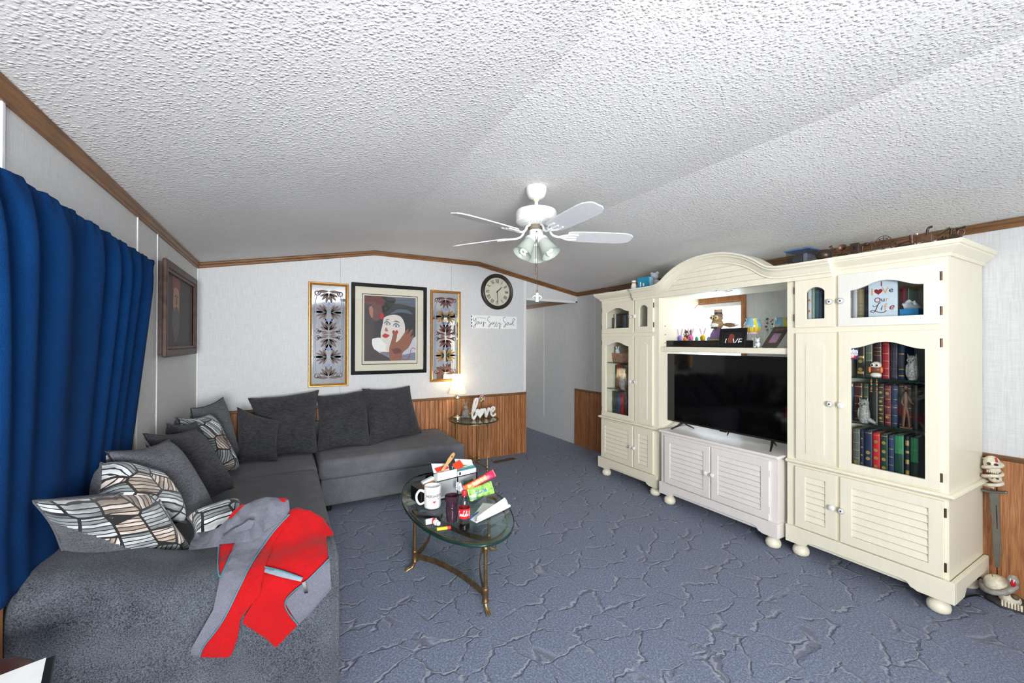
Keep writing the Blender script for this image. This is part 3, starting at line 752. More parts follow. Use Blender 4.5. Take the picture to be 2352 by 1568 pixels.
def arm_pt(u, v):
    ex = max(0, (u-.93)/.07); ex0 = max(0, (.03-u)/.03)
    ins = .035*(1-sqrt(max(0, 1-ex*ex)))+.02*ex0**2
    k0 = max(0, min(1, (.40-ARM0.x-(ARM1.x-ARM0.x)*u)/.36)); up_ = .105*k0*k0*(3-2*k0)
    y0_, y1_, z1_, r_ = ARM0.y+ins, ARM1.y-ins, ARM1.z-ins+up_, ARMR-ins*.3; L1 = z1_-r_-.05; arc = pi/2*r_; L2 = y1_-y0_-2*r_
    s_ = v*(2*L1+2*arc+L2)
    if s_ < L1: p = (y0_, .05+s_)
    elif s_ < L1+arc: a_ = (s_-L1)/r_; p = (y0_+r_-r_*cos(a_), z1_-r_+r_*sin(a_))
    elif s_ < L1+arc+L2: p = (y0_+r_+s_-L1-arc, z1_)
    elif s_ < L1+2*arc+L2: a_ = (s_-L1-arc-L2)/r_; p = (y1_-r_+r_*sin(a_), z1_-r_+r_*cos(a_))
    else: p = (y1_, z1_-r_-(s_-L1-2*arc-L2))
    q = V((ARM0.x+(ARM1.x-ARM0.x)*u, p[0], p[1])); return q+noise.noise_vector(q*4)*.005
mb = MB(); mb.grid(arm_pt, 44, 60); k_ = 45
mb.f.append([j*k_ for j in range(61)]); mb.f.append([j*k_+44 for j in range(61)]); mb.m += [0, 0]
mb.build('arm', 'sofa_fabric', sofa, smooth=50)
MB().tube(spline([(.89, -2.955, .06), (.892, -2.962, .3), (.892, -2.955, .52), (.89, -2.90, .612), (.885, -2.80, .634), (.88, -2.66, .634)], 6), .008, 8).build('piping', 'sofa_fabric', sofa, smooth=60)
mb = MB()
for x, y in ((.08, -.1), (.87, -.1), (.08, -2.9), (.84, -2.9), (.87, -1.5)): MB().cyl((x, y, 0), (x, y, .07), .025, n=10).build('leg', 'black_wood', sofa)
ch = thing('chaise', 'charcoal armless chaise section along the back wall reaching to the side table', 'sofa', (1.62, -.48, 0))
soft('base', 'sofa_seat', ch, (.985, -.885, .062), (2.275, -.06, .295), .02)
soft('seat_cushion', 'sofa_seat', ch, (.965, -.91, .285), (2.295, -.05, ZS+.005), .045, .012, 16, .006, 9)
soft('backrest', 'sofa_seat', ch, (.96, -.10, .27), (1.80, -.02, .66), .035)
for x, y in ((1.05, -.12), (2.2, -.12), (1.05, -.80), (2.2, -.80)): MB().cyl((x, y, 0), (x, y, .075), .025, n=10).build('leg', 'black_wood', ch)

def pillow(label, TL, TR, BR, BL, th, mat, name='cushion', mat2=None, group=None, n=22, pinch=.10, split=None, seed=0., facing=None):
    """stuffed square cushion spanned by four corners"""
    c = [V(p) for p in (TL, TR, BR, BL)]; ctr = sum(c, V())/4
    nr = ((c[1]-c[3]).cross(c[0]-c[2])).normalized()
    if nr.dot(CAM-ctr) < 0: nr = -nr
    W_ = ((c[1]-c[0]).length+(c[2]-c[3]).length)/2; H_ = ((c[0]-c[3]).length+(c[1]-c[2]).length)/2
    def mid(s, t):      # s,t in -1..1
        s2 = s*(1-pinch*(1-t*t)*abs(s)**2); t2 = t*(1-pinch*(1-s*s)*abs(t)**2)
        a, b = (s2+1)/2, (t2+1)/2
        return c[3].lerp(c[2], a).lerp(c[0].lerp(c[1], a), b)
    def surf(sg):
        def f(u, v):
            s, t = 2*u-1, 2*v-1; p = mid(s, t)
            e = max(0, (1-s**4))*max(0, (1-t**4)); k = e**.55
            wr = noise.noise(p*6+V((seed, 0, sg)))*.012*k
            return p+nr*sg*(th*k+wr)
        return f
    o = thing(name, label, 'cushion', (c[2]+c[3])/2, 0, group)
    uvf = lambda u, v: (u*W_+seed*.13, v*H_)
    for sg, m in ((1, mat), (-1, mat2 or mat)):
        mb = MB(); mb.grid(surf(sg), n, n, uv=uvf)
        if sg > 0 and split:      # plain flange along one side of the printed panel
            k = 0
            for j in range(n):
                for i in range(n):
                    if split((i+.5)/n, (j+.5)/n): mb.m[k] = 1
                    k += 1
            weld(mb.build('front_cover', [m, split.__doc__ or 'cushion_mid'], o))
        else: weld(mb.build('front_cover' if sg > 0 else 'back_cover', m, o))
    rim = [mid(-1+2*i/n, 1) for i in range(n)]+[mid(1, 1-2*i/n) for i in range(n)]+[mid(1-2*i/n, -1) for i in range(n)]+[mid(-1, -1+2*i/n) for i in range(n)]
    MB().tube(rim, .004, 6, closed=True).build('seam_piping', mat2 or mat, o, smooth=60)
    return o
g1 = 'charcoal cushions on the sofa'; g2 = 'print cushions on the sofa'
pillow('large charcoal cushion leaning on the back wall, beside the sofa corner', PY(570, 915, -.16), PY(732, 896, -.14), PZ(729, 1040, .475), PZ(606, 1052, .475), .085, 'cushion_dark', seed=1, group=g1)
pillow('charcoal cushion on the chaise between two other large cushions', PY(727, 910, -.15), PY(848, 893, -.12), PZ(851, 1022, .475), PZ(728, 1036, .475), .085, 'cushion_dark', seed=2, group=g1)
pillow('charcoal cushion tilted at the right end of the chaise, under the framed print', PY(832, 893, -.20), PY(941, 886, -.12), PZ(968, 994, .475), PZ(850, 1022, .475), .085, 'cushion_dark', seed=3, group=g1)
pillow('small square charcoal cushion standing in the corner of the sofa', PY(545, 935, -.56), PY(643, 966, -.50), PZ(637, 1058, .475), PZ(543, 1064, .475), .065, 'cushion_dark', seed=4, group=g1)
pillow('grey cushion with a pointed top in the sofa corner behind the far print cushion', PY(438, 937, -.82), PY(512, 912, -.62), PY(553, 1050, -.62), PY(450, 1090, -.85), .09, 'cushion_mid', mat2='cushion_print', seed=5, group=g1)
def sp_far(u, v): return u < .0
pillow('black and white print cushion near the sofa corner, the farthest print cushion', PY(403, 958, -1.25), PY(482, 950, -1.0), PY(549, 1078, -.93), PY(455, 1110, -1.2), .10, 'cushion_print', mat2='cushion_mid', seed=6, group=g2)
pillow('charcoal cushion mostly hidden behind a dark one by the curtain edge', PY(383, 972, -1.5), PY(450, 968, -1.3), PY(500, 1090, -1.25), PY(410, 1120, -1.45), .07, 'cushion_dark', seed=7, group=g1)
pillow('big dark charcoal cushion in the middle of the left sofa section', PY(328, 995, -1.92), PY(452, 985, -1.62), PY(537, 1120, -1.45), PY(430, 1180, -1.7), .10, 'cushion_dark', mat2='cushion_print', seed=8, group=g1)
pillow('mid grey cushion between the big dark cushion and the front print cushions', PY(243, 1036, -2.42), PY(388, 1010, -2.10), PY(487, 1172, -1.98), PY(350, 1235, -2.25), .10, 'cushion_mid', mat2='cushion_print', seed=9, group=g1)
pillow('print cushion wedged upright behind the front print cushion by the curtain', PX(231, 1062, .07), PY(345, 1088, -2.38), PY(428, 1200, -2.32), PX(205, 1180, .12), .085, 'cushion_print', mat2='cushion_mid', seed=10, group=g2)
def sp_front(u, v):
    'cushion_mid'
    return u+.55*v*v < .22+.30*(1-v)
pillow('black and white print cushion with a grey corner leaning on the sofa arm', PX(76, 1150, .065), PY(352, 1118, -2.50), PY(442, 1258, -2.46), PZ(146, 1300, .668), .085, 'cushion_print', mat2='cushion_mid', split=sp_front, seed=11, group=g2, n=40)
pillow('small print cushion lying flat behind the sofa arm, partly under the jacket', PY(430, 1188, -2.40), PY(548, 1146, -2.36), PY(585, 1190, -2.50), PY(448, 1232, -2.53), .05, 'cushion_print', mat2='cushion_mid', seed=12, group=g2)

# ---------------- jacket thrown over the arm
def jsdf(p):
    y, z = p.y, p.z; cy, cz = (ARM0.y+ARM1.y)/2, (.645-1)/2; hy, hz = (ARM1.y-ARM0.y)/2-ARMR, (.645+1)/2-ARMR
    dy, dz = abs(y-cy)-hy, abs(z-cz)-hz
    d1 = hypot(max(dy, 0), max(dz, 0))+min(max(dy, dz), 0)-ARMR
    q = V(((p.x-.70)/.24, (p.y+2.70)/.13, (p.z-.62)/.17)); d2 = (q.length-1)*.13
    k = .05; h = max(0, min(1, .5+.5*(d2-d1)/k)); return d2+(d1-d2)*h-k*h*(1-h)
def jray(u, v, off):
    d = ray(u, v).normalized(); t = 1.0
    for _ in range(120):
        p = CAM+d*t; s_ = jsdf(p)-off
        if s_ < .0004: return p
        t += s_*.7
        if p.y > -2.60: break
    return PY(u, v, -2.66)
def Zm(pts): return [(.3401*a, 1100+.3401*b) for a, b in pts]
def drape(parent, name, mat, pts, off, step=9, wr=.010, th=.007, seed=0., fold=None):
    P = Zm(pts); xs = [p[0] for p in P]; ys = [p[1] for p in P]; n = len(P)
    dense = []
    for i in range(n):
        a, b = V(P[i]), V(P[(i+1) % n]); k = max(1, int((b-a).length/step))
        for j in range(k): dense.append(a.lerp(b, j/k))
    nb = len(dense)
    def inside(x, y):
        c = False; j = n-1
        for i in range(n):
            if (P[i][1] > y) != (P[j][1] > y) and x < (P[j][0]-P[i][0])*(y-P[i][1])/(P[j][1]-P[i][1])+P[i][0]: c = not c
            j = i
        return c
    pts2 = list(dense); y = min(ys)+step/2; row = 0
    while y < max(ys):
        x = min(xs)+step/2+(row % 2)*step/2
        while x < max(xs):
            if inside(x, y) and min((V((x, y))-q).length for q in dense) > step*.55: pts2.append(V((x, y)))
            x += step
        y += step*.87; row += 1
    vv, ee, ff = delaunay_2d_cdt(pts2, [(i, (i+1) % nb) for i in range(nb)], [list(range(nb))], 1, 1e-4)[:3]
    front = []
    for q in vv:
        o_ = off+wr*(noise.noise(V((q.x*.018+seed, q.y*.011, seed)))+.5*noise.noise(V((q.x*.05, q.y*.03, seed+3)))+.006*sin(q.x*.045+q.y*.022+seed*2+2*noise.noise(V((q.x*.01, q.y*.01, 1)))))
        if fold: o_ += fold(q.x, q.y)
        front.append(jray(q.x, q.y, max(.004, o_)))
    N = len(vv); back = [p-(CAM-p).normalized()*-th*0+ (p-CAM).normalized()*th for p in front]
    mb = MB(); mb.v = front+back; ed = {}
    for f in ff:
        mb.f.append(list(f)); mb.f.append([i+N for i in f[::-1]])
        for i in range(len(f)):
            e = (f[i], f[(i+1) % len(f)]); ed[e] = ed.get(e, 0)+1
    for (a, b) in ed:
        if (b, a) not in ed: mb.f.append([a, b, b+N, a+N])
    mb.m = [0]*len(mb.f)
    o = mb.build(name, mat, parent, smooth=70)
    rim = [front[i] for i in range(nb)] if len(vv) >= nb else None
    return o, front[:nb]
jk = thing('jacket', 'red and grey fleece jacket thrown over the sofa arm', 'jacket', (.7, -2.95, .2))
body = [(1960, 210), (2000, 188), (2100, 215), (2180, 260), (2250, 360), (2250, 382), (2205, 388), (2215, 540), (2090, 670), (1925, 830), (2012, 985), (1862, 1140), (1800, 1080), (1640, 975), (1650, 930), (1750, 770), (1740, 690), (1775, 560), (1840, 420), (1920, 300)]
drape(jk, 'front_panel', 'jacket_red', body, .014, seed=1)
drape(jk, 'side_panel', 'jacket_grey', [(2216, 390), (2238, 740), (2100, 905), (2014, 985), (1922, 830), (1960, 790), (2090, 668), (2222, 538)], .017, seed=2)
drape(jk, 'sleeve', 'jacket_red', [(1955, 235), (1930, 300), (1850, 420), (1800, 560), (1765, 700), (1760, 765), (1625, 945), (1602, 1080), (1562, 1190), (1530, 1207), (1345, 1203), (1380, 1120), (1500, 960), (1620, 720), (1700, 560), (1840, 360)], .028, seed=3, wr=.013)
drape(jk, 'sleeve_stripe', 'jacket_grey', [(1590, 412), (1740, 400), (1925, 240), (1955, 235), (1845, 362), (1705, 562), (1625, 722), (1505, 962), (1385, 1122), (1350, 1197), (1290, 1185), (1288, 1150), (1440, 880), (1480, 690), (1485, 650), (1560, 500)], .034, seed=3, wr=.013)
drape(jk, 'shoulder_panel', 'jacket_red', [(1480, 432), (1592, 420), (1562, 500), (1487, 658), (1470, 560)], .026, seed=4)
drape(jk, 'hood', 'jacket_grey', [(1272, 480), (1290, 420), (1330, 360), (1400, 352), (1470, 330), (1550, 260), (1640, 180), (1720, 140), (1800, 120), (1870, 125), (1950, 140), (1957, 212), (1930, 252), (1880, 290), (1800, 345), (1740, 405), (1690, 425), (1590, 430), (1480, 440), (1480, 455), (1380, 468)], .045, seed=5, wr=.026)
drape(jk, 'hood_lining', 'jacket_red', [(1878, 130), (1942, 127), (1922, 158), (1900, 150)], .064, 5, .004, seed=6)
drape(jk, 'collar_tab', 'jacket_red', [(1535, 272), (1575, 215), (1635, 168), (1652, 174), (1600, 225), (1562, 266)], .070, 5, .004, seed=7)
drape(jk, 'hood_fold', 'jacket_grey', [(1490, 400), (1560, 345), (1640, 305), (1680, 275), (1720, 280), (1700, 330), (1640, 350), (1560, 370), (1520, 410)], .075, 6, .012, seed=8)
drape(jk, 'pocket_opening', C(112, 128, 140), [(1768, 588), (1790, 598), (1900, 618), (2045, 668), (2032, 692), (1900, 662), (1768, 624)], .0225, 6, .002, seed=1)
drape(jk, 'zip_pull', 'black_plastic', [(2040, 700), (2062, 690), (2080, 768), (2056, 772)], .030, 5, 0, seed=1)
def pipe(pts, off, name='piping'):
    P = spline(Zm(pts), 6); MB().tube([jray(p[0], p[1], off) for p in P], .0022, 6).build(name, C(52, 118, 132), jk, smooth=60)
pipe([(1955, 238), (1842, 362), (1702, 562), (1622, 722), (1502, 962), (1382, 1122), (1348, 1200)], .040)
pipe([(1480, 432), (1470, 560), (1487, 658), (1560, 500)], .036)
pipe([(2220, 540), (2090, 670), (1925, 830), (2012, 985)], .024)
pipe([(1768, 588), (1900, 618), (2045, 668)], .028)

# ---------------- curtain on a return rod
cu = thing('curtain', 'dark blue rod-pocket curtain hanging over the left window', 'curtain', (.08, -2.5, .5))
def cur(u, v):      # u along the rod from near (0) to far (1); v from bottom to top
    zt = 1.905; zb = .725; z = zb+(zt-zb)*v
    yn = -3.28+.245*(1-v)**.42; yf = -1.745-.24*(1-v)**1.2
    y = yn+(yf-yn)*u
    lo = max(0, min(1, (1.75-z)/.85)); fold = (sin(u*46+2*sin(u*9)+.8*v)*.020+sin(u*19+1.3)*.010*(1-v))*(1-.82*lo)
    hd = max(0, min(1, (v-.93)/.07)); x = .070-.041*lo+fold*(1-.92*hd)+.008*hd
    x += .003*sin(u*150)*hd
    if u < .05: x -= .03*(1-u/.05)**2*v*v
    
    return (max(.021, x), y, z+.004*sin(u*60)*hd)
mb = MB(); mb.grid(cur, 220, 50)
o = mb.build('fabric', 'curtain_blue', cu, smooth=80, fix=False)
sd = o.modifiers.new('cloth', 'SOLIDIFY'); sd.thickness = .003
MB().tube([(.004, -3.36, 1.875), (.045, -3.36, 1.875), (.058, -3.33, 1.875), (.058, -1.80, 1.875), (.046, -1.775, 1.875), (.004, -1.775, 1.875)], .005, 8).build('rod', 'white_enamel', cu, smooth=50)

# ---------------- stool with a clipboard in the bottom left corner
st = thing('stool', 'brown leather round-topped stool at the bottom left, in front of the sofa arm', 'stool', (.106, -3.315, 0))
pc = V((.106, -3.315, .66))
MB().lathe([(.001, .050), (.05, .048), (.080, .038), (.095, .022), (.098, .004), (.092, -.012), (.001, -.012)], 36, Matrix.Translation(pc)).build('seat', C(78, 40, 30, .35), st, smooth=60)
MB().lathe([(.097, .006), (.102, .001), (.097, -.004)], 36, Matrix.Translation(pc), cap=False).build('welt', C(52, 24, 18, .4), st, smooth=60)
for k in range(4):
    a = k*pi/2+.6; MB().tube([pc+V((.06*cos(a), .06*sin(a), -.012)), (max(.02, pc.x+.10*cos(a)), pc.y+.13*sin(a), .0)], [.014, .011], 10).build('leg', 'black_wood', st, smooth=60)

cb = thing('clipboard', 'white paper on a dark clipboard lying on the brown stool', 'clipboard', (.2, -3.4, .70))
q = [PZ(u, v, .722) for u, v in ((106, 1509), (92, 1575), (-60, 1640), (-40, 1565))]
def slab(mb, q, z0, z1, grow=0.):
    c = sum(q, V())/4; q = [c+(p-c)*(1+grow) for p in q]
    return mb.add([V((p.x, p.y, z0)) for p in q]+[V((p.x, p.y, z1)) for p in q], [(0, 1, 2, 3), (4, 7, 6, 5), (0, 4, 5, 1), (1, 5, 6, 2), (2, 6, 7, 3), (3, 7, 4, 0)])
slab(MB(), [p+V((.012, .004, 0)) for p in q], .712, .7185, .05).build('board', 'black_wood', cb, bevel=.002)
slab(MB(), q, .7187, .7215).build('paper', 'white_paper', cb)
# ================================================================== things on the walls and the ceiling fan
def zb(a, b, y=0.): p = PY(680+.24232*a, 560+.24232*b, y); return (p.x, p.z)       # point read off the back wall
def ring(mb, outer, inner, ax, off, th): return mb.poly(outer, ax, off, th, [inner[::-1]])
def rc(x0, x1, z0, z1): return [(x0, z0), (x1, z0), (x1, z1), (x0, z1)]
# ---------------- two framed ornament mirrors
def spiral(cx, cz, r, turns, a0, sx, n=22):
    return [(cx+sx*r*(1-.82*i/n)*cos(a0+turns*2*pi*i/n), cz+r*(1-.82*i/n)*sin(a0+turns*2*pi*i/n)) for i in range(n+1)]
def leaf(cx, cz, ang, ln, wd, n=7):
    P = []
    for sg in (1, -1):
        for i in (range(n+1) if sg > 0 else range(n, -1, -1)):
            k = i/n; w_ = wd*sin(pi*k)**.7*sg/2; P.append((cx+ln*k*cos(ang)-w_*sin(ang), cz+ln*k*sin(ang)+w_*cos(ang)))
    return P
def mirror(label, x0, x1, z0, z1, body, gold):
    t = thing('wall_mirror', label, 'mirror', ((x0+x1)/2, -.01, z0), group='ornament mirrors beside the framed print')
    prof = [(0, 0), (.012, 0), (.018, .006), (.018, .012), (.013, .017), (.016, .022), (.012, .031), (.006, .033), (0, .033)]
    cs = [(x0, z0), (x1, z0), (x1, z1), (x0, z1)]; ins = lambda d: [(x0+d, z0+d), (x1-d, z0+d), (x1-d, z1-d), (x0+d, z1-d)]
    mb = MB(); o = 0
    for q, d in prof:
        mb.v += [V((x, -q-.001, z)) for x, z in ins(d)]
    for i in range(len(prof)-1):
        for k in range(4): mb.f.append([i*4+k, i*4+(k+1) % 4, (i+1)*4+(k+1) % 4, (i+1)*4+k]); mb.m.append(0)
    mb.build('frame', 'gold_frame', t)
    MB().box((x0+.03, -.007, z0+.03), (x1-.03, -.003, z1-.03)).build('mirror_glass', 'mirror', t)
    cx, cz = (x0+x1)/2, (z0+z1)/2; hw_, hh = (x1-x0)/2-.033, (z1-z0)/2-.033; k = hh/.515
    ax = AX_BACK; of = .0075
    mb = MB()
    def both(fn):
        for sx in (1, -1):
            for sz in (1, -1): fn(sx, sz)
    def addleaf(sx, sz, u, v, a, ln, wd, m):
        mb.cur = m; P = leaf(u, v, a, ln, wd); mb.poly([(cx+sx*p[0], cz+sz*p[1]*k) for p in P], ax, of+.0002*m)
    def addstrip(sx, sz, P, wd, m): 
        mb.cur = m; mb.strip([(cx+sx*p[0], cz+sz*p[1]*k) for p in P], wd, ax, of+.0002*m, 0)
    def half(sx, sz):
        # fans
        for i in range(7):
            a = radians(-66+22*i); addleaf(sx, sz, .018, .235, a, .078+.040*cos(a), .024, 1 if i != 3 else 2)
        addleaf(sx, sz, .05, .235, 0, .095, .022, 2)
        # plume and side scrolls near the middle
        for a, ln in ((78, .13), (52, .115), (26, .085)): addleaf(sx, sz, .006, .045, radians(a), ln, .030, 0)
        addstrip(sx, sz, spiral(.108, .040, .030, 1.3, pi, 1), .011, 0); addleaf(sx, sz, .0, .022, radians(8), .12, .022, 0)
        addleaf(sx, sz, .0, .012, radians(-4), .07, .014, 0); addleaf(sx, sz, .004, .10, radians(64), .08, .020, 0)
        # end scrolls
        for a, ln in ((-78, .11), (-50, .10), (-24, .09)): addleaf(sx, sz, .006, .435, radians(a), ln, .028, 0)
        addstrip(sx, sz, spiral(.112, .435, .032, 1.3, pi*.9, 1), .012, 0); addleaf(sx, sz, .0, .455, radians(-3), .115, .030, 0)
        addstrip(sx, sz, spiral(.045, .325, .020, 1.2, pi, 1), .008, 3); addstrip(sx, sz, spiral(.045, .150, .020, 1.2, pi, 1), .008, 3)
        # blue and grey border lines
        P = [(.125, 0), (.125, .36), (.115, .40), (.09, .43)]; addstrip(sx, sz, P, .010, 3)
        addstrip(sx, sz, [(.140, 0), (.140, .39), (.125, .44)], .004, 1)
    both(half)
    mb.cur = 3
    for sz in (1, -1):
        for v in (.155, .325):
            mb.poly([(cx+(.030 if i % 2 == 0 else .013)*cos(pi/2+i*pi/6), cz+sz*v*k+(.030 if i % 2 == 0 else .013)*sin(pi/2+i*pi/6)) for i in range(12)], ax, of+.0008)
    mb.cur = 2
    for sz in (1, -1):
        for v in (.10, .38): mb.poly([(cx+.010*cos(i*pi/3), cz+sz*v*k+.013*sin(i*pi/3)) for i in range(6)], ax, of+.001)
    mb.build('ornament', [body, gold, 'orn_green', 'orn_blue'], t, fix=False)
    return t
mirror('ornament mirror in a gilt frame, left of the large framed print', .920, 1.307, 1.000, 2.095, 'orn_maroon', 'orn_maroon')
mirror('ornament mirror in a gilt frame, right of the large framed print above the lamp', 2.213, 2.598, 1.000, 2.095, C(98, 60, 58), 'orn_gold')
# ---------------- large framed print
fx0, fx1, fz0, fz1 = 1.333, 2.168, 1.114, 2.117
t = thing('framed_print', 'large black framed picture of a woman with a heart painted on her cheek', 'picture', ((fx0+fx1)/2, -.015, fz0))
MB().poly(rc(fx0, fx1, fz0, fz1), AX_BACK, .028, .027, [rc(fx0+.040, fx1-.040, fz0+.040, fz1-.040)[::-1]]).build('frame', 'black_gloss', t, bevel=.006)
MB().box((fx0+.03, -.008, fz0+.03), (fx1-.03, -.004, fz1-.03)).build('mat_board', 'cream_mat', t)
i0, i1 = zb(643, 1110), zb(1132, 515); j0, j1 = zb(620, 1145), zb(1150, 500)
MB().poly(rc(j0[0], j1[0], j0[1], j1[1]), AX_BACK, .0086, None, [rc(j0[0]+.007, j1[0]-.007, j0[1]+.007, j1[1]-.007)[::-1]]).build('border_line', 'black_gloss', t)
cols = [(52, 48, 50), (70, 56, 58), (112, 74, 68), (196, 200, 214), (226, 214, 208), (44, 44, 50), (196, 40, 44), (150, 92, 70), (122, 132, 152), (108, 58, 54), (240, 236, 232), (88, 96, 112), (176, 120, 96), (30, 28, 30)]
mats_ = [C(*c, .6) for c in cols]
mb = MB(); lay = [.0088]
def art(ci, pts, sm=True):
    mb.cur = ci; P = [zb(*p) for p in pts]
    if sm: P = [tuple(q[:2]) for q in spline(P+[P[0]], 5)[:-1]]
    P = [(min(i1[0], max(i0[0], x)), min(i1[1], max(i0[1], z))) for x, z in P]
    lay[0] += .00012; mb.poly(P, AX_BACK, lay[0])
mb.cur = 0; mb.poly(rc(i0[0], i1[0], i0[1], i1[1]), AX_BACK, lay[0])
art(11, [(860, 500), (1132, 520), (1132, 600), (1000, 570), (880, 560)])
art(13, [(790, 560), (850, 510), (940, 520), (920, 580), (860, 640), (800, 690)])
art(3, [(640, 900), (720, 890), (820, 930), (1000, 960), (1132, 880), (1140, 1000), (1132, 1112), (900, 1112), (640, 1112)])
art(8, [(800, 1030), (900, 1010), (1000, 1050), (1132, 1030), (1132, 1112), (820, 1112)])
art(1, [(640, 540), (700, 520), (740, 600), (740, 760), (730, 900), (760, 1010), (880, 1080), (900, 1112), (640, 1112)])
art(9, [(644, 500), (760, 495), (830, 520), (836, 580), (780, 590), (700, 570), (644, 560)])
art(2, [(690, 600), (735, 570), (800, 580), (815, 640), (800, 700), (770, 730), (735, 720), (700, 680)])
art(12, [(690, 600), (715, 590), (730, 640), (720, 700), (695, 660)])
art(6, [(795, 660), (820, 655), (832, 680), (815, 715), (795, 700)])
art(10, [(720, 900), (800, 890), (900, 950), (880, 1020), (760, 1010), (722, 960)])
art(5, [(870, 680), (905, 640), (970, 616), (1050, 620), (1110, 660), (1136, 730), (1132, 860), (1090, 900), (1040, 900), (1000, 820), (1010, 740), (950, 680)])
art(11, [(880, 668), (960, 622), (1050, 626), (1105, 668), (1060, 660), (980, 650)])
art(4, [(830, 700), (870, 680), (940, 672), (1000, 700), (1030, 780), (1020, 880), (970, 950), (880, 960), (815, 920), (800, 850), (815, 780)])
art(4, [(860, 940), (960, 930), (1000, 1010), (900, 1030), (850, 1000)])
for ex, ez in ((858, 755), (945, 775)):
    art(8, [(ex-30, ez-5), (ex, ez-28), (ex+38, ez+5), (ex, ez+16)]); art(10, [(ex-22, ez+2), (ex, ez-10), (ex+24, ez+6), (ex, ez+12)]); art(13, [(ex-6, ez-4), (ex+6, ez-4), (ex+8, ez+8), (ex-6, ez+8)])
art(13, [(915, 735), (950, 728), (985, 750), (950, 738)]); art(13, [(840, 730), (862, 712), (885, 718), (862, 720)])
art(12, [(848, 790), (860, 800), (870, 828), (850, 830), (838, 818)])
art(6, [(812, 868), (840, 848), (862, 856), (884, 866), (860, 888), (832, 888)])
art(6, [(908, 830), (922, 816), (937, 828), (952, 816), (966, 832), (955, 858), (936, 876), (916, 856)])
art(7, [(920, 840), (945, 835), (955, 870), (945, 930), (985, 900), (1040, 820), (1065, 810), (1050, 860), (1085, 815), (1105, 820), (1080, 880), (1112, 860), (1095, 920), (1060, 985), (1010, 1030), (985, 1105), (895, 1112), (880, 1000), (900, 920)])
art(9, [(905, 1000), (960, 985), (1000, 1010), (985, 1030), (930, 1040)])
mb.cur = 6; lay[0] += .0002
mb.strip([zb(*p[:2]) for p in spline([(990, 1075), (1020, 1095), (1060, 1090), (1080, 1040), (1090, 995), (1110, 985), (1130, 1000)], 5)], .007, AX_BACK, lay[0], 0)
mb.strip([zb(*p[:2]) for p in spline([(790, 1035), (830, 1025), (880, 1032)], 5)], .006, AX_BACK, lay[0], 0)
mb.build('picture', mats_, t, fix=False)
MB().box((fx0+.035, -.0155, fz0+.035), (fx1-.035, -.0145, fz1-.035)).build('glazing', 'pane_glass', t)
# ---------------- wall clock
cx, cz, R = 3.103, 2.127, .231
t = thing('wall_clock', 'round dark wall clock with Roman numerals beside the hallway opening', 'clock', (cx, -.02, cz-R))
mc = Matrix.Translation((cx, 0, cz)) @ Matrix.Rotation(pi/2, 4, 'X')
MB().lathe([(R, .001), (R, .018), (R-.008, .032), (R-.022, .038), (R-.036, .033), (R-.040, .026), (R-.048, .022), (R-.050, .010), (R-.050, .001)], 56, mc, cap=False).build('rim', C(44, 38, 34, .4), t, smooth=40)
MB().lathe([(.001, .008), (R-.048, .008)], 48, mc, cap=False).build('dial', 'clock_face', t)
axc = (V((cx, 0, cz)), V((1, 0, 0)), V((0, 0, 1)), V((0, -1, 0)))
mb = MB(); nums = ['XII', 'I', 'II', 'III', 'IIII', 'V', 'VI', 'VII', 'VIII', 'IX', 'X', 'XI']
for i, s_ in enumerate(nums):
    a = pi/2-i*pi/6; er = V((cos(a), sin(a))); et = V((sin(a), -cos(a)))
    wds = {'I': .011, 'V': .024, 'X': .026}; tot = sum(wds[c] for c in s_); pos = -tot/2
    for c in s_:
        m_ = pos+wds[c]/2; r0, r1 = .113, .163
        q = lambda r, o: tuple(er*r+et*o)
        if c == 'I': mb.strip([q(r0, m_), q(r1, m_)], .0062, axc, .009, 0)
        elif c == 'V': mb.strip([q(r1, m_-.009), q(r0, m_)], .0066, axc, .009, 0); mb.strip([q(r1, m_+.009), q(r0, m_)], .003, axc, .009, 0)
        else: mb.strip([q(r1, m_-.011), q(r0, m_+.011)], .0066, axc, .009, 0); mb.strip([q(r1, m_+.011), q(r0, m_-.011)], .003, axc, .009, 0)
        pos += wds[c]
mb.build('numerals', 'ink', t, fix=False)
mb = MB()
for sx in (-.042, .052):
    mb.strip([(sx+.030*cos(k*pi/12), -.055+.030*sin(k*pi/12)) for k in range(25)], .0015, axc, .009, 0); mb.strip([(sx-.010, -.065), (sx+.012, -.040)], .003, axc, .009, 0)
add_text(mb, 'Timekeeper', .020, axc, (0, .078), .0091, .2) if False else None
mb.build('small_dials', C(150, 144, 128), t, fix=False)
def hand(ang, ln, wd, o): 
    d = V((sin(ang), cos(ang))); MB().strip([tuple(-d*.02), tuple(d*ln*.45), tuple(d*ln*.8), tuple(d*ln)], [wd*.5, wd, wd*.7, .001], axc, o, 0).build('hand', 'ink', t, fix=False)
hand(radians(46), .100, .012, .012); hand(radians(176), .150, .010, .0135)
MB().cyl((cx, -.008, cz), (cx, -.016, cz), .009, n=14).build('spindle', 'ink', t)
MB().lathe([(.001, .0205), (R-.049, .0205)], 40, mc, cap=False).build('glazing', 'pane_glass', t)
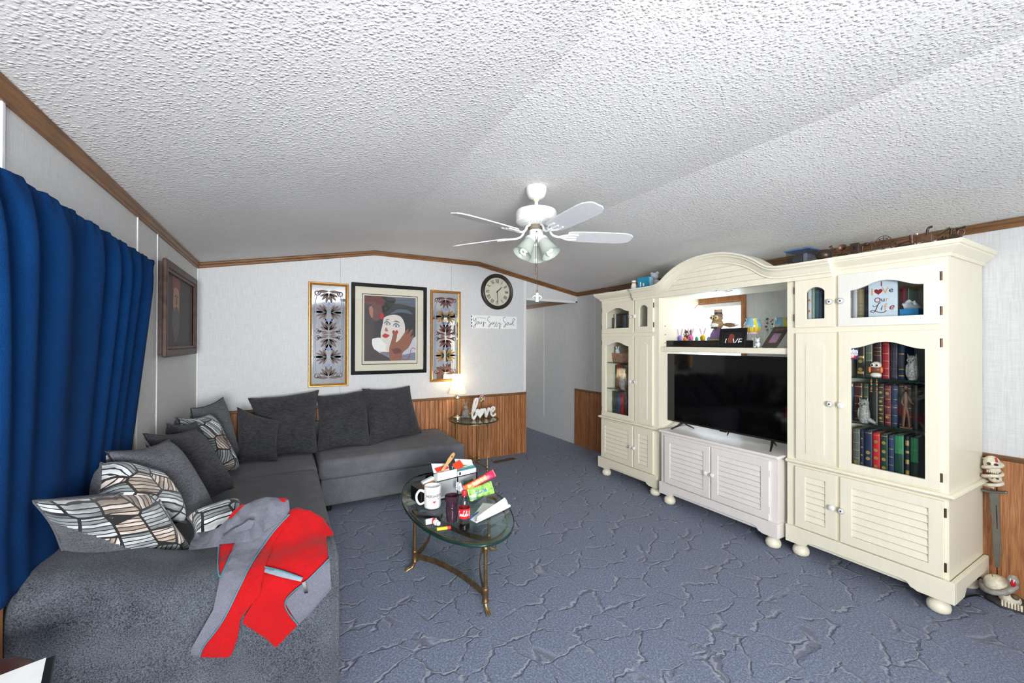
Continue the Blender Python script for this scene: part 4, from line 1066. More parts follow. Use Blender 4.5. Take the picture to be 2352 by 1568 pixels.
# ---------------- script sign
def zs(a, b): p = PY(1060+.11478*a, 600+.11478*b, -.026); return (p.x, p.z)
sx0, sx1, sz0, sz1 = 2.742, 3.388, 1.650, 1.813
t = thing('wall_sign', 'white wooden sign with Your Sassy Soul in script below the clock', 'sign', ((sx0+sx1)/2, -.012, sz0))
MB().box((sx0, -.024, sz0), (sx1, -.001, sz1)).build('board', 'white_paper', t, bevel=.002)
for i in range(4): MB().box((sx0-.0006, -.0245, sz0+.018+i*.040), (sx0+.004, -.002, sz0+.034+i*.040)).build('edge_stripe', 'ink', t)
L = [[(232, 1128), (238, 1175), (258, 1192), (278, 1160), (288, 1130)], [(288, 1130), (292, 1230), (278, 1300), (250, 1325), (238, 1308), (262, 1278), (300, 1248)],
     [(330, 1205), (312, 1225), (318, 1255), (336, 1250), (342, 1222), (330, 1205), (352, 1222)], [(368, 1208), (366, 1245), (385, 1252), (402, 1215), (402, 1250)], [(422, 1210), (440, 1215), (442, 1290), (432, 1300), (440, 1240), (470, 1225), (490, 1235)],
     [(572, 1130), (556, 1110), (530, 1130), (524, 1175), (560, 1215), (584, 1262), (560, 1310), (538, 1302), (570, 1262), (606, 1240)],
     [(632, 1215), (612, 1225), (606, 1255), (626, 1260), (638, 1225), (640, 1258)], [(672, 1210), (662, 1235), (680, 1265), (668, 1300), (650, 1300)], [(706, 1210), (698, 1235), (716, 1268), (704, 1305), (684, 1303)],
     [(738, 1222), (742, 1252), (765, 1245), (770, 1218)], [(770, 1218), (775, 1280), (772, 1340), (756, 1330), (770, 1280), (795, 1250)],
     [(880, 1130), (862, 1115), (840, 1140), (836, 1185), (868, 1220), (890, 1265), (868, 1315), (848, 1310), (876, 1270), (910, 1248)],
     [(925, 1222), (908, 1240), (914, 1272), (932, 1268), (938, 1238), (925, 1222), (950, 1238)], [(958, 1232), (958, 1268), (978, 1268), (992, 1232), (996, 1268)], [(996, 1268), (1030, 1230), (1058, 1165), (1046, 1142), (1028, 1170), (1022, 1240), (1038, 1282), (1056, 1272)]]
mb = MB()
for s_ in L: mb.strip([zs(*p[:2]) for p in spline(s_, 6)], .0052, AX_BACK, .0246, 0)
for r_ in range(2):
    for i in range(9): mb.strip([zs(300+i*22, 1112+r_*16+i*2.2), zs(314+i*22, 1113+r_*16+i*2.2)], .003, AX_BACK, .0246, 0)
mb.build('lettering', 'ink', t, fix=False)
# ---------------- old painting on the left wall
a, b = PX(384, 595, .055), PX(454, 640, .055); c_, d_ = PX(378, 823, .055), PX(446, 812, .055)
py0, py1, pz0, pz1 = a.y, b.y, (c_.z+d_.z)/2, (a.z+b.z)/2
t = thing('oil_painting', 'old dark portrait painting of a bearded man in a deep carved frame', 'painting', (.02, (py0+py1)/2, pz0))
def prect(d): return rc(py0+d, py1-d, pz0+d, pz1-d)
MB().poly(prect(.02), AX_LEFT, .030, .028, [prect(.075)[::-1]]).build('frame_back', 'old_frame', t, bevel=.004)
MB().poly(prect(0), AX_LEFT, .055, .026, [prect(.05)[::-1]]).build('frame', 'old_frame', t, bevel=.010)
MB().poly(prect(.05), AX_LEFT, .046, .012, [prect(.072)[::-1]]).build('inner_moulding', 'old_frame', t, bevel=.005)
MB().poly(prect(.07), AX_LEFT, .026, .004).build('canvas', C(54, 44, 38, .6, 0, .3), t)
mb = MB(); mm = [C(168, 128, 96, .6, 0, .2), C(122, 56, 46, .6, 0, .2), C(86, 84, 80, .6, 0, .25), C(52, 44, 40, .6, 0, .2), C(26, 20, 18)]
fy, fz = PX(405, 695, .026).y, PX(405, 695, .026).z
def pa(ci, pts, lz):
    mb.cur = ci; mb.poly([tuple(q[:2]) for q in spline([(fy+p[0], fz+p[1]) for p in pts]+[(fy+pts[0][0], fz+pts[0][1])], 5)[:-1]], AX_LEFT, .0264+lz*.0002)
pa(3, [(-.22, -.30), (-.20, -.12), (-.08, -.06), (.10, -.06), (.24, -.14), (.28, -.30)], 0)
pa(2, [(-.10, -.02), (-.12, -.16), (-.02, -.28), (.08, -.20), (.10, -.04), (.0, .0)], 1)
pa(0, [(-.09, .09), (-.10, -.02), (-.04, -.09), (.04, -.09), (.09, -.02), (.08, .09), (.0, .12)], 2)
pa(1, [(-.12, .08), (-.13, .16), (-.05, .22), (.06, .21), (.12, .14), (.09, .08), (.0, .11)], 3)
pa(2, [(-.06, -.045), (-.07, -.14), (.0, -.20), (.07, -.13), (.06, -.045), (.0, -.03)], 4)
for ey in (-.04, .035): pa(4, [(ey-.018, .045), (ey, .055), (ey+.018, .045), (ey, .036)], 5)
pa(3, [(-.006, .04), (.006, .04), (.014, -.012), (-.014, -.012)], 5)
mb.build('portrait', mm, t, fix=False)
# ---------------- ceiling fan
FC = V((2.144, -2.442, 0)); tm = Matrix.Translation(FC)
fan = thing('ceiling_fan', 'white five-blade ceiling fan with three frosted glass lights', 'ceiling fan', (FC.x, FC.y, 1.75))
MB().lathe([(.067, 2.483), (.067, 2.470), (.064, 2.445), (.052, 2.418), (.030, 2.405), (.001, 2.403)], 32, tm).build('canopy', 'white_enamel', fan, smooth=40)
MB().lathe([(.020, 2.408), (.020, 2.398), (.014, 2.390), (.001, 2.39)], 20, tm).build('ball', C(226, 214, 176), fan, smooth=50)
MB().lathe([(.0115, 2.40), (.0115, 2.33)], 16, tm).build('downrod', 'white_enamel', fan, smooth=50)
MB().lathe([(.014, 2.345), (.016, 2.338), (.016, 2.330)], 16, tm).build('collar', C(40, 52, 84), fan, smooth=50)
MB().lathe([(.02, 2.333), (.11, 2.332), (.128, 2.325), (.134, 2.312), (.134, 2.268), (.131, 2.262), (.134, 2.258), (.130, 2.250), (.100, 2.236), (.060, 2.230), (.001, 2.230)], 48, tm).build('motor_housing', 'white_enamel', fan, smooth=35)
for i in range(30):
    a = i*2*pi/30
    if i == 0: v0 = MB().obox(Matrix.Translation((.106, 0, 2.2405)) @ Matrix.Rotation(radians(-25), 4, 'Y'), (.032, .004, .002)).build('vent_slot', C(150, 150, 148), fan, w=False); v0.location.z = -1.75
    else: v = link_copy(v0, fan); v.rotation_euler.z = a; v.location.z = -1.75
MB().lathe([(.052, 2.232), (.052, 2.206), (.045, 2.200)], 24, tm).build('hub', C(120, 112, 92, .4), fan, smooth=40)
MB().lathe([(.040, 2.205), (.046, 2.198), (.046, 2.160), (.040, 2.148), (.026, 2.138), (.001, 2.136)], 28, tm).build('light_kit', 'white_enamel', fan, smooth=40)
p_ = FC+V((0, 0, 2.18))-V((CF.x, CF.y, 0)).normalized()*.0465; MB().sph(p_, .005, 8, 6).build('switch', 'ink', fan)
BZ = 2.170
def rad(a): return V((CR.x, CR.y, 0)).normalized()*cos(a)+V((CF.x, CF.y, 0)).normalized()*sin(a)
bl0 = None
for i in range(5):
    a = radians(7.5+72*i); d = rad(a); an = atan2(d.y, d.x)
    if bl0 is None:
        pts = []
        for x, w_ in ((.205, .050), (.225, .060), (.30, .066), (.45, .070), (.56, .070), (.600, .066), (.640, .048), (.655, .030)): pts.append((x, w_))
        P = [(x, w_) for x, w_ in pts]+[(x, -w_) for x, w_ in pts[::-1]]
        ax = (V((0, 0, 0)), V((1, 0, 0)), V((0, cos(radians(-13)), sin(radians(-13)))), V((0, -sin(radians(-13)), cos(radians(-13)))))
        bl0 = MB().poly(P, ax, .003, .007).build('blade', 'blade_white', fan, w=False, bevel=.0015); bl0.location.z = BZ-1.75; bl0.rotation_euler.z = an
        mb = MB().tube(spline([(.06, 0, .055), (.085, 0, .040), (.105, 0, .008), (.14, 0, -.006), (.20, 0, -.006)], 5), [.008]*21, 8)
        for sg in (-1, 1): mb.tube(spline([(.15, 0, -.006), (.185, sg*.022, -.006-sg*.004), (.225, sg*.034, -.007-sg*.008), (.275, sg*.030, -.006-sg*.007)], 5), .006, 8)
        mb.tube([(.15, 0, -.006), (.27, 0, -.006)], .006, 8)
        ir0 = mb.build('blade_iron', 'white_enamel', bl0, w=False, smooth=60)
    else:
        b = link_copy(bl0, fan, (0, 0, BZ-1.75)); b.rotation_euler.z = an; link_copy(ir0, b)
for i in range(3):
    a = radians((215, 325, 90)[i]); d = rad(a); tilt = radians(34)
    ax_ = (d*sin(tilt)+V((0, 0, -cos(tilt)))).normalized()
    base = FC+V((0, 0, 2.150))+d*.034
    m = Matrix.Translation(base) @ ax_.to_track_quat('Z', 'Y').to_matrix().to_4x4()
    MB().lathe([(.018, -.01), (.028, .002), (.036, .016), (.038, .030), (.034, .030)], 22, m, cap=False).build('socket_cup', 'white_enamel', fan, smooth=50)
    MB().lathe([(.031, .022), (.038, .045), (.044, .075), (.050, .105), (.060, .138), (.064, .142), (.058, .138), (.048, .105), (.042, .075), (.036, .045)], 26, m, cap=False).build('glass_shade', 'frosted_glass', fan, smooth=60)
    pts = [m @ V((.019*cos(k*.75), .019*sin(k*.75), .065+.0030*k)) for k in range(26)]
    MB().tube(pts, .0065, 8).build('bulb', 'cfl', fan, smooth=60)
def chain(off, z1, name):
    d = V((CR.x, CR.y, 0))*off-V((CF.x, CF.y, 0))*.048; x = FC+d
    MB().cyl((x.x, x.y, z1), (x.x, x.y, 2.15), .0016, n=6).build(name, C(96, 78, 66, .4, .6), fan)
    return x
x1 = chain(.004, 1.80, 'pull_chain'); x2 = chain(-.008, 1.915, 'pull_chain')
for z in (1.955, 1.80, 1.79): MB().sph((x1.x, x1.y, z), .0055, 10, 6).build('chain_bead', C(120, 88, 62, .4), fan, smooth=60)
MB().lathe([(.001, .02), (.004, .012), (.007, 0), (.001, -.002)], 10, Matrix.Translation((x2.x, x2.y, 1.905))).build('chain_bead', C(120, 88, 62, .4), fan, smooth=60)
mb = MB(); c = V((x1.x, x1.y, 1.752)); rx = V((CR.x, CR.y, 0))
mb.sph(c+V((0, 0, .026)), .010, 12, 8); mb.lathe([(.004, .018), (.010, .008), (.008, -.006), (.013, -.024), (.001, -.026)], 12, Matrix.Translation(c))
for sg in (-1, 1):
    mb.tube([c+V((0, 0, .012)), c+rx*sg*.016+V((0, 0, .016)), c+rx*sg*.030+V((0, 0, .004)), c+rx*sg*.020+V((0, 0, -.010))], [.005, .007, .006, .002], 8, flat=.5)
mb.build('angel_pull', C(236, 240, 240, .2), fan, smooth=60)
# ================================================================== coffee table and what lies on it
TZ = .40
TC = V((1.708, -2.098, 0)); TA, TB, TT = .659, .324, radians(86.7)
def el(k, a, b=None, z=TZ):
    x, y = TA*k*cos(a), (TB*k if b is None else b)*sin(a); return V((TC.x+x*cos(TT)-y*sin(TT), TC.y+x*sin(TT)+y*cos(TT), z))
ct = thing('coffee_table', 'oval glass coffee table on brass hoof-foot legs in the middle of the room', 'table', (TC.x, TC.y, 0))
mb = MB(); prof = [(.0, .384), (.985, .384), (.996, .387), (1.0, .392), (.996, .397), (.985, .400), (.0, .400)]
mb.grid(lambda u, v: el(max(.0005, prof[int(round(v*6))][0]), u*2*pi, z=prof[int(round(v*6))][1]), 72, 6, wrapu=True)
mb.build('glass_top', 'table_glass', ct, smooth=40)
mb = MB(); pr2 = [(.986, .3836), (.997, .3866), (1.001, .392), (.997, .3974), (.986, .4004)]
mb.grid(lambda u, v: el(pr2[int(round(v*4))][0], u*2*pi, z=pr2[int(round(v*4))][1]), 72, 4, wrapu=True); mb.build('glass_rim', 'glass_edge', ct, smooth=60)
mb = MB(); n = 72
for k, z in ((.90, .384), (.90, .358), (.885, .358), (.885, .384)): mb.v += [el(k, i*2*pi/n, z=z) for i in range(n)]
for j in range(4):
    for i in range(n): mb.f.append([j*n+i, j*n+(i+1) % n, ((j+1) % 4)*n+(i+1) % n, ((j+1) % 4)*n+i]); mb.m.append(0)
mb.build('apron', 'brass', ct, smooth=40)
LEG = [(.004, .383), (.019, .383), (.019, .352), (.014, .350), (.0185, .343), (.0185, .337), (.012, .333), (.012, .322), (.015, .319), (.015, .313), (.0105, .310), (.0105, .150), (.014, .147), (.014, .142), (.0115, .139), (.0115, .126), (.017, .122), (.019, .116), (.019, .110), (.0165, .106), (.0165, .058), (.019, .054), (.019, .048), (.013, .042), (.001, .040)]
lp = []
for a in (0, pi/2, pi, 3*pi/2):
    p = el(.87, a, TB*.80, 0); lp.append(p); d = (p-V((TC.x, TC.y, 0))).normalized()
    lg = MB().lathe(LEG, 20, Matrix.Translation(p)).build('leg', 'brass_dark', ct, smooth=35)
    q = V((-d.y, d.x, 0)); mb = MB().tube([p+V((0, 0, .05)), p+d*.006+V((0, 0, .030)), p+d*.016+V((0, 0, .016)), p+d*.034+V((0, 0, .009))], [.012, .010, .012, .009], 10)
    for k in (-1, 0, 1): mb.tube([p+d*.022+q*k*.008+V((0, 0, .015)), p+d*.045+q*k*.012+V((0, 0, .010)), p+d*.062+q*k*.014+V((0, 0, .001))], [.006, .005, .0015], 8)
    mb.build('hoof', 'brass', lg, smooth=60)
for i in range(4):
    a, b = lp[i], lp[(i+1) % 4]; c = (a+b)/2; c = c+(V((TC.x, TC.y, 0))-c)*.42
    P = [a*(1-t)**2+c*2*t*(1-t)+b*t*t for t in [k/20 for k in range(21)]]
    mb = MB(); N = len(P)
    for k in range(N):
        tg = (P[min(k+1, N-1)]-P[max(k-1, 0)]).normalized(); nn = V((-tg.y, tg.x, 0))*.003
        for dz, s_ in ((.066, 1), (.102, 1), (.102, -1), (.066, -1)): mb.v.append(P[k]+nn*s_+V((0, 0, dz)))
    for k in range(N-1):
        for j in range(4): mb.f.append([k*4+j, k*4+(j+1) % 4, k*4+4+(j+1) % 4, k*4+4+j]); mb.m.append(0)
    mb.build('stretcher', 'brass_dark', ct, smooth=50)
def it(a, b, z=TZ): return PZ(900+.14029*a, 1040+.14029*b, z)
def hz(a, b, p):       # height of the pixel on the vertical through p
    d = ray(900+.14029*a, 1040+.14029*b); return CAM.z+hypot(p.x-CAM.x, p.y-CAM.y)*d.z/hypot(d.x, d.y)
def view_dir(p): d = V((p.x-CAM.x, p.y-CAM.y, 0)).normalized(); return d, V((d.y, -d.x, 0))   # away from camera, to the right
def wrapper(p, r, z0):  # text coordinates (metres along the girth, height) on a cylinder facing the camera
    d, rt = view_dir(p); a0 = atan2(-d.y, -d.x)
    return lambda x, y: V((p.x+r*cos(a0+x/r), p.y+r*sin(a0+x/r), z0+y))
Z1 = TZ+.0005
# mug
p = (it(525, 880)+it(805, 880))/2; r = (it(805, 880)-it(525, 880)).length/2*.97; d, rt = view_dir(p); h = hz(660, 530, p)-TZ
t = thing('mug', 'large white mug with lettering and a red heart on the coffee table', 'mug', (p.x, p.y, Z1))
m = Matrix.Translation((p.x, p.y, Z1))
MB().lathe([(.001, .004), (r*.85, 0), (r*.96, .004), (r, .015), (r, h-.004), (r-.003, h), (r-.006, h-.004), (r-.007, .012), (.001, .010)], 36, m).build('body', 'white_enamel', t, smooth=50)
mb = MB(); P = spline([-rt*(r-.004)+V((0, 0, h*.72)), -rt*(r+.025)+V((0, 0, h*.80)), -rt*(r+.046)+V((0, 0, h*.62)), -rt*(r+.046)+V((0, 0, h*.36)), -rt*(r+.025)+V((0, 0, h*.16)), -rt*(r-.004)+V((0, 0, h*.24))], 6)
mb.tube([V((p.x, p.y, Z1))+q for q in P], .009, 10, flat=.8).build('handle', 'white_enamel', t, smooth=60)
W_ = wrapper(p, r+.0004, Z1); mb = MB()
add_text(mb, "HERSHEY'S", .023, AX_BACK, (r*.22, h*.60), wrap=W_, bold=.0004); mb.cur = 0
add_text(mb, 'Chocolate', .013, AX_BACK, (r*.22, h*.47), wrap=W_, spacing=1.25); mb.build('lettering', C(52, 44, 62), t, fix=False)
mb = MB()
def heart(cx, cy, s, n=20): return [(cx+s*16*sin(q)**3/17, cy+s*(13*cos(q)-5*cos(2*q)-2*cos(3*q)-cos(4*q))/17) for q in [2*pi*i/n for i in range(n)]]
def wpoly(mb, pts, wrap): o = len(mb.v); mb.v += [wrap(*q) for q in pts]; mb.f.append([o+i for i in range(len(pts))]); mb.m.append(mb.cur)
wpoly(mb, heart(r*.22, h*.345, .010), W_); wpoly(mb, heart(r*.22-.016, h*.30, .003), W_); wpoly(mb, heart(r*.22+.016, h*.30, .003), W_)
mb.build('heart_print', C(200, 40, 50), t, fix=False)
# purple tumbler
p = (it(885, 1110)+it(1080, 1110))/2; r = (it(1080, 1110)-it(885, 1110)).length/2; h = hz(980, 690, p)-TZ; m = Matrix.Translation((p.x, p.y, Z1))
t = thing('tumbler', 'dark purple glass tumbler between the mug and the cola bottle', 'glass', (p.x, p.y, Z1))
pt_ = NT('purple_glass'); pt_.set(color=S(92, 62, 78), rough=.08, trans=.55, ior=1.45); MATS['purple_glass'] = pt_.m
mb = MB(); k = 44
def tum(u, v):
    a = u*2*pi; z = v*h; rr = r*(.92+.24*v); 
    if v > .78: rr += .0016*cos(a*22)
    elif v < .12: rr -= r*.05*(1-v/.12)
    return m @ V((rr*cos(a), rr*sin(a), z))
mb.grid(tum, 66, 24, wrapu=True); o_ = len(mb.v)
mb.grid(lambda u, v: m @ V((r*(1.10-.18*v)*cos(u*2*pi)*.97, r*(1.10-.18*v)*sin(u*2*pi)*.97, h-v*(h-.012))), 66, 8, wrapu=True)
mb.f.append(list(range(66))); mb.m.append(0); mb.f.append([len(mb.v)-66+i for i in range(66)]); mb.m.append(0)
mb.build('body', 'purple_glass', t, smooth=40)
d, rt = view_dir(p)
MB().lathe([(.001, .004), (.008, .003), (.011, .001), (.011, -.001)], 16, Matrix.Translation(V((p.x, p.y, Z1+h*.55))-d*(r*1.055)) @ (-d).to_track_quat('Z', 'Y').to_matrix().to_4x4()).build('medallion', 'purple_glass', t, smooth=60)
MB().lathe([(.001, .015), (r*.86, .015), (r*.93, h*.62), (.001, h*.62)], 30, m).build('drink', C(46, 24, 34, .2), t, smooth=40)
# cola bottle
glassy('bottle_clear', (.76, .83, .84, 1), .04, 1.7)
p = it(1185, 1275); r = .0325; h = hz(1185, 612, p)-TZ; m = Matrix.Translation((p.x, p.y, Z1)); k = h/.235
t = thing('cola_bottle', 'nearly empty plastic cola bottle with red cap and label', 'bottle', (p.x, p.y, Z1))
MB().lathe([(.012, .004), (.022, .0), (.029, .006), (.0325, .020), (.0325, .078*k), (.031, .086*k), (.031, .135*k), (.0325, .142*k), (.0325, .150*k), (.028, .172*k), (.018, .198*k), (.0125, .212*k), (.0125, .222*k)], 32, m, cap=False).build('body', 'bottle_clear', t, smooth=50)
MB().lathe([(.001, .003), (.022, .002), (.029, .009), (.0315, .022), (.0315, .052*k), (.001, .052*k)], 28, m).build('cola', C(28, 14, 12, .1), t, smooth=40)
MB().lathe([(.0140, .212*k), (.0150, .213*k), (.0150, .232*k), (.0135, .235*k), (.001, .235*k)], 24, m).build('cap', C(228, 36, 40, .4), t, smooth=40)
MB().lathe([(.0145, .206*k), (.0150, .207*k), (.0150, .2105*k), (.0140, .2115*k)], 20, m, cap=False).build('neck_ring', C(226, 36, 40, .4), t, smooth=40)
MB().lathe([(.0330, .082*k), (.0332, .083*k), (.0332, .136*k), (.0330, .137*k)], 32, m, cap=False).build('label', C(226, 30, 36, .35), t, smooth=50)
W_ = wrapper(p, .0336, Z1+.109*k); mb = MB()
sc = [[(-.032, .010), (-.037, .012), (-.042, .004), (-.040, -.008), (-.033, -.010), (-.028, -.004)], [(-.024, .002), (-.028, -.003), (-.025, -.009), (-.021, -.004), (-.024, .002)], [(-.014, .001), (-.018, -.003), (-.016, -.009), (-.011, -.008)], [(-.005, .001), (-.009, -.004), (-.006, -.009), (-.003, -.002), (-.003, -.009)],
      [(.010, .012), (.003, .014), (-.001, .006), (.001, -.006), (.007, -.010), (.012, -.005)], [(.016, .002), (.012, -.003), (.015, -.009), (.019, -.004), (.016, .002)], [(.021, -.008), (.026, .012), (.023, .012), (.022, -.006), (.025, -.009)], [(.034, .001), (.030, -.004), (.033, -.009), (.036, -.002), (.036, -.009)]]
for s_ in sc:
    P = spline([(x*.72-.004, y*1.25) for x, y in s_], 5); o = len(mb.v)
    for i, q in enumerate(P):
        tg = (P[min(i+1, len(P)-1)]-P[max(i-1, 0)]); tg = tg.normalized() if tg.length else V((1, 0)); nn = V((-tg.y, tg.x))*.0016
        mb.v += [W_(q.x+nn.x, q.y+nn.y), W_(q.x-nn.x, q.y-nn.y)]
    for i in range(len(P)-1): mb.f.append([o+2*i, o+2*i+1, o+2*i+3, o+2*i+2]); mb.m.append(0)
for i in range(5): wpoly(mb, [(.027, .014-i*.006), (.038, .014-i*.006), (.038, .0115-i*.006), (.027, .0115-i*.006)], W_)
mb.build('lettering', 'white_paper', t, fix=False)
# remote, wrapped sweets, lip balm, pad, pen
def flat_box(mb, a, b, wd, z0, z1, bev=0):
    a, b = V((a.x, a.y, 0)), V((b.x, b.y, 0)); u = (b-a).normalized(); q = V((-u.y, u.x, 0))*wd/2
    c = [a+q, a-q, b-q, b+q]
    return mb.add([V((p.x, p.y, z0)) for p in c]+[V((p.x, p.y, z1)) for p in c], [(0, 3, 2, 1), (4, 5, 6, 7), (0, 1, 5, 4), (1, 2, 6, 5), (2, 3, 7, 6), (3, 0, 4, 7)])
a, b = it(430, 1035), it(815, 1062)
t = thing('remote_control', 'black remote control with a blue button beside the mug', 'remote', ((a+b)/2)*1)
t.location.z = Z1
flat_box(MB(), a, b, .046, Z1, Z1+.017).build('body', 'black_plastic', t, bevel=.004)
u = (b-a).normalized(); q = V((-u.y, u.x, 0)); L_ = (b-a).length
for i in range(9):
    for j in (-1, 0, 1):
        if i > 5 and j: continue
        c = a+u*(L_*(.10+.085*i))+q*.012*j; MB().cyl((c.x, c.y, Z1+.017), (c.x, c.y, Z1+.0185), .0038 if i < 6 else .006, n=10).build('button', C(70, 72, 80) if i != 7 else C(64, 60, 220, .3), t)
flat_box(MB(), a-q*.020, b-q*.020, .003, Z1+.004, Z1+.009).build('silver_edge', 'nickel', t)
for i, (a0, b0, sp) in enumerate(((it(600, 1120, .418), it(700, 1100, .418), 0), (it(690, 1120, .416), it(800, 1180, .416), 1))):
    t = thing('pill_bottle', ['small white bottle lying on its side left of the other one', 'small white bottle with a red band lying near the lip balm'][i], 'bottle', (a0.x, a0.y, Z1), group='little white bottles on the coffee table')
    c = Matrix.Translation((a0.x, a0.y, Z1+.0165)) @ (V((b0.x-a0.x, b0.y-a0.y, 0))).to_track_quat('Z', 'Y').to_matrix().to_4x4()
    MB().lathe([(.001, -.018), (.013, -.018), (.016, -.014), (.016, .028), (.010, .034), (.010, .040)], 20, c).build('body', 'white_enamel', t, smooth=40)
    MB().lathe([(.0115, .034), (.0125, .035), (.0125, .048), (.001, .049)], 18, c).build('cap', C(226, 230, 234), t, smooth=40)
    MB().lathe([(.0163, -.010), (.0163, .012)], 20, c, cap=False).build('label', C(216, 44, 44) if sp else C(214, 224, 234), t, smooth=60)
a, b = it(735, 1275), it(965, 1245)
t = thing('lip_balm', 'yellow tube with a red cap at the near edge of the coffee table', 'lip balm', (a.x, a.y, Z1))
u = (b-a).normalized(); c = Matrix.Translation((a.x, a.y, Z1+.0095)) @ V((u.x, u.y, 0)).to_track_quat('Z', 'Y').to_matrix().to_4x4(); L_ = (b-a).length
MB().lathe([(.001, 0), (.009, .001), (.0092, L_*.74)], 18, c).build('tube', C(236, 210, 40), t, smooth=40)
MB().lathe([(.0093, L_*.74), (.0093, L_*.97), (.008, L_), (.001, L_)], 18, c).build('cap', C(226, 48, 60), t, smooth=40)
mb = MB(); ax = (V((a.x, a.y, Z1+.0188)), V((u.x, u.y, 0)), V((-u.y, u.x, 0)), V((0, 0, 1)))
add_text(mb, 'Carmex', .013, ax, (L_*.40, 0), .0003, .2); mb.build('lettering', C(60, 50, 40), t, fix=False)
t = thing('notepad', 'white folded notepad lying open at the right of the coffee table', 'notepad', it(1600, 980))
q4 = [it(1285, 1095), it(1385, 1148), it(1925, 880), it(1480, 838)]
for i in range(3):
    qq = [V((p.x, p.y, 0)) for p in q4]; mb = MB(); slab(mb, [V((p.x+.003*i, p.y+.002*i, 0)) for p in qq], Z1+.002*i, Z1+.002*i+.0017); mb.build('sheet', 'white_paper', t)
A, B, Cc = it(1385, 1145, .408), it(1925, 878, .408), it(1800, 790, .425)
def curl(u, v):
    base = A.lerp(B, u); w_ = (it(1400, 1060, .42)-A).lerp(it(1840, 800, .47)-B, u); k = sin(v*pi*.55)
    return base+w_*v*.9+V((0, 0, .030*k*(.4+.6*u)))
mb = MB(); mb.grid(curl, 14, 8); o = mb.build('turned_page', 'white_paper', t, smooth=70, fix=False); sd = o.modifiers.new('paper', 'SOLIDIFY'); sd.thickness = .0008
MB().tube([B+V((0, 0, .006)), B.lerp(A, .35)+V((0, 0, .005)), A+V((0, 0, .005))], [.010, .009, .006], 10).build('rolled_edge', 'white_paper', t, smooth=70)
a, b = it(1440, 1030, .425), it(1810, 810, .445)
t = thing('pencil', 'yellow pencil tucked in the folded notepad', 'pencil', (a.x, a.y, a.z)); MB().cyl(a, a.lerp(b, .94), .0032, n=6).build('shaft', C(236, 196, 40), t); MB().cyl(a.lerp(b, .94), b, .0033, n=8).build('ferrule', C(230, 190, 50, .3, .7), t)
a, b = it(1285, 1072, .408), it(1425, 958, .408)
t = thing('pen', 'blue ballpoint pen at the left edge of the notepad', 'pen', (a.x, a.y, TZ)); MB().cyl(a, a.lerp(b, .8), .005, n=10).build('barrel', C(24, 84, 180, .3), t, smooth=60); MB().cyl(a.lerp(b, .8), b, .0042, .0012, n=10).build('tip', C(30, 60, 110, .3), t, smooth=60)
# organiser box with papers and magazines
oa, ob, oc = it(445, 720), it(745, 790), it(1400, 610)
ux = V((oc.x-ob.x, oc.y-ob.y, 0)); LX = ux.length; ux.normalize(); uy = V((-ux.y, ux.x, 0)); LY = .17; HB = hz(740, 470, ob)-TZ
og = thing('desk_organizer', 'black desk organizer full of envelopes and magazines on the coffee table', 'organizer', (ob.x, ob.y, Z1))
def OB(x0, x1, y0, y1, z0, z1, name, mat, par, bev=.0):
    mb = MB(); O = V((ob.x, ob.y, Z1)); c = [O+ux*x+uy*y for x, y in ((x0, y0), (x1, y0), (x1, y1), (x0, y1))]
    mb.add([p+V((0, 0, z0)) for p in c]+[p+V((0, 0, z1)) for p in c], [(0, 3, 2, 1), (4, 5, 6, 7), (0, 1, 5, 4), (1, 2, 6, 5), (2, 3, 7, 6), (3, 0, 4, 7)]); return mb.build(name, mat, par, bevel=bev)
OB(0, LX, 0, LY, 0, .004, 'bottom', 'black_plastic', og)
for x in (0, LX*.49, LX-.004): OB(x, x+.004, 0, LY, .0, HB*(1 if x else .9), 'divider', 'black_plastic', og)
OB(0, LX, LY-.004, LY, 0, HB, 'back_panel', 'black_plastic', og)
for z in (HB-.005, .0): OB(0, LX, 0, .004, z, z+.005, 'front_rail', 'black_plastic', og)
OB(-.12, -.002, .0, .15, 0, HB*.72, 'side_tray', 'black_plastic', og, .003)
for k in range(6): OB(.005+LX*.0, LX*.49-.002, .008+.010*k, .010+.010*k+.004, .006, HB+.052-.004*k, 'envelope', 'white_paper' if k % 2 == 0 else C(214, 224, 222), og)
OB(.004, LX*.485, .006, .0075, .02, HB*.98, 'grey_card', C(176, 178, 180), og)
for k in range(7): OB(LX*.5, LX-.006, .008+.012*k, .008+.012*k+.009, .006, HB+.03+.006*min(k, 4), 'magazine', [C(232, 234, 234), C(60, 132, 148), C(98, 158, 168), C(200, 206, 150), C(50, 110, 140), C(226, 230, 230), C(120, 160, 170)][k], og)
OB(LX*.5, LX-.008, .0055, .0075, .01, HB*.97, 'grey_card', C(170, 172, 174), og)
OB(LX*.5+.012, LX*.5+.026, .0049, .0053, HB+.006, HB+.026, 'barcode', 'ink', og)
def card(par, name, mat, c, wx, hz_, yaw, pitch, roll):
    mt = Matrix.Translation(c) @ Matrix.Rotation(yaw, 4, 'Z') @ Matrix.Rotation(pitch, 4, 'X') @ Matrix.Rotation(roll, 4, 'Y'); return MB().obox(mt, (wx, .0012, hz_)).build(name, mat, par)
O = V((ob.x, ob.y, Z1)); yw = atan2(ux.y, ux.x)
tilt = -1.05
card(og, 'envelope', 'white_paper', O+ux*LX*.20+uy*.07+V((0, 0, HB+.060)), .12, .09, yw, tilt, .25); card(og, 'red_card', C(228, 60, 36), O+ux*LX*.20+uy*.055+V((0, 0, HB+.063)), .10, .035, yw, tilt, -.1)
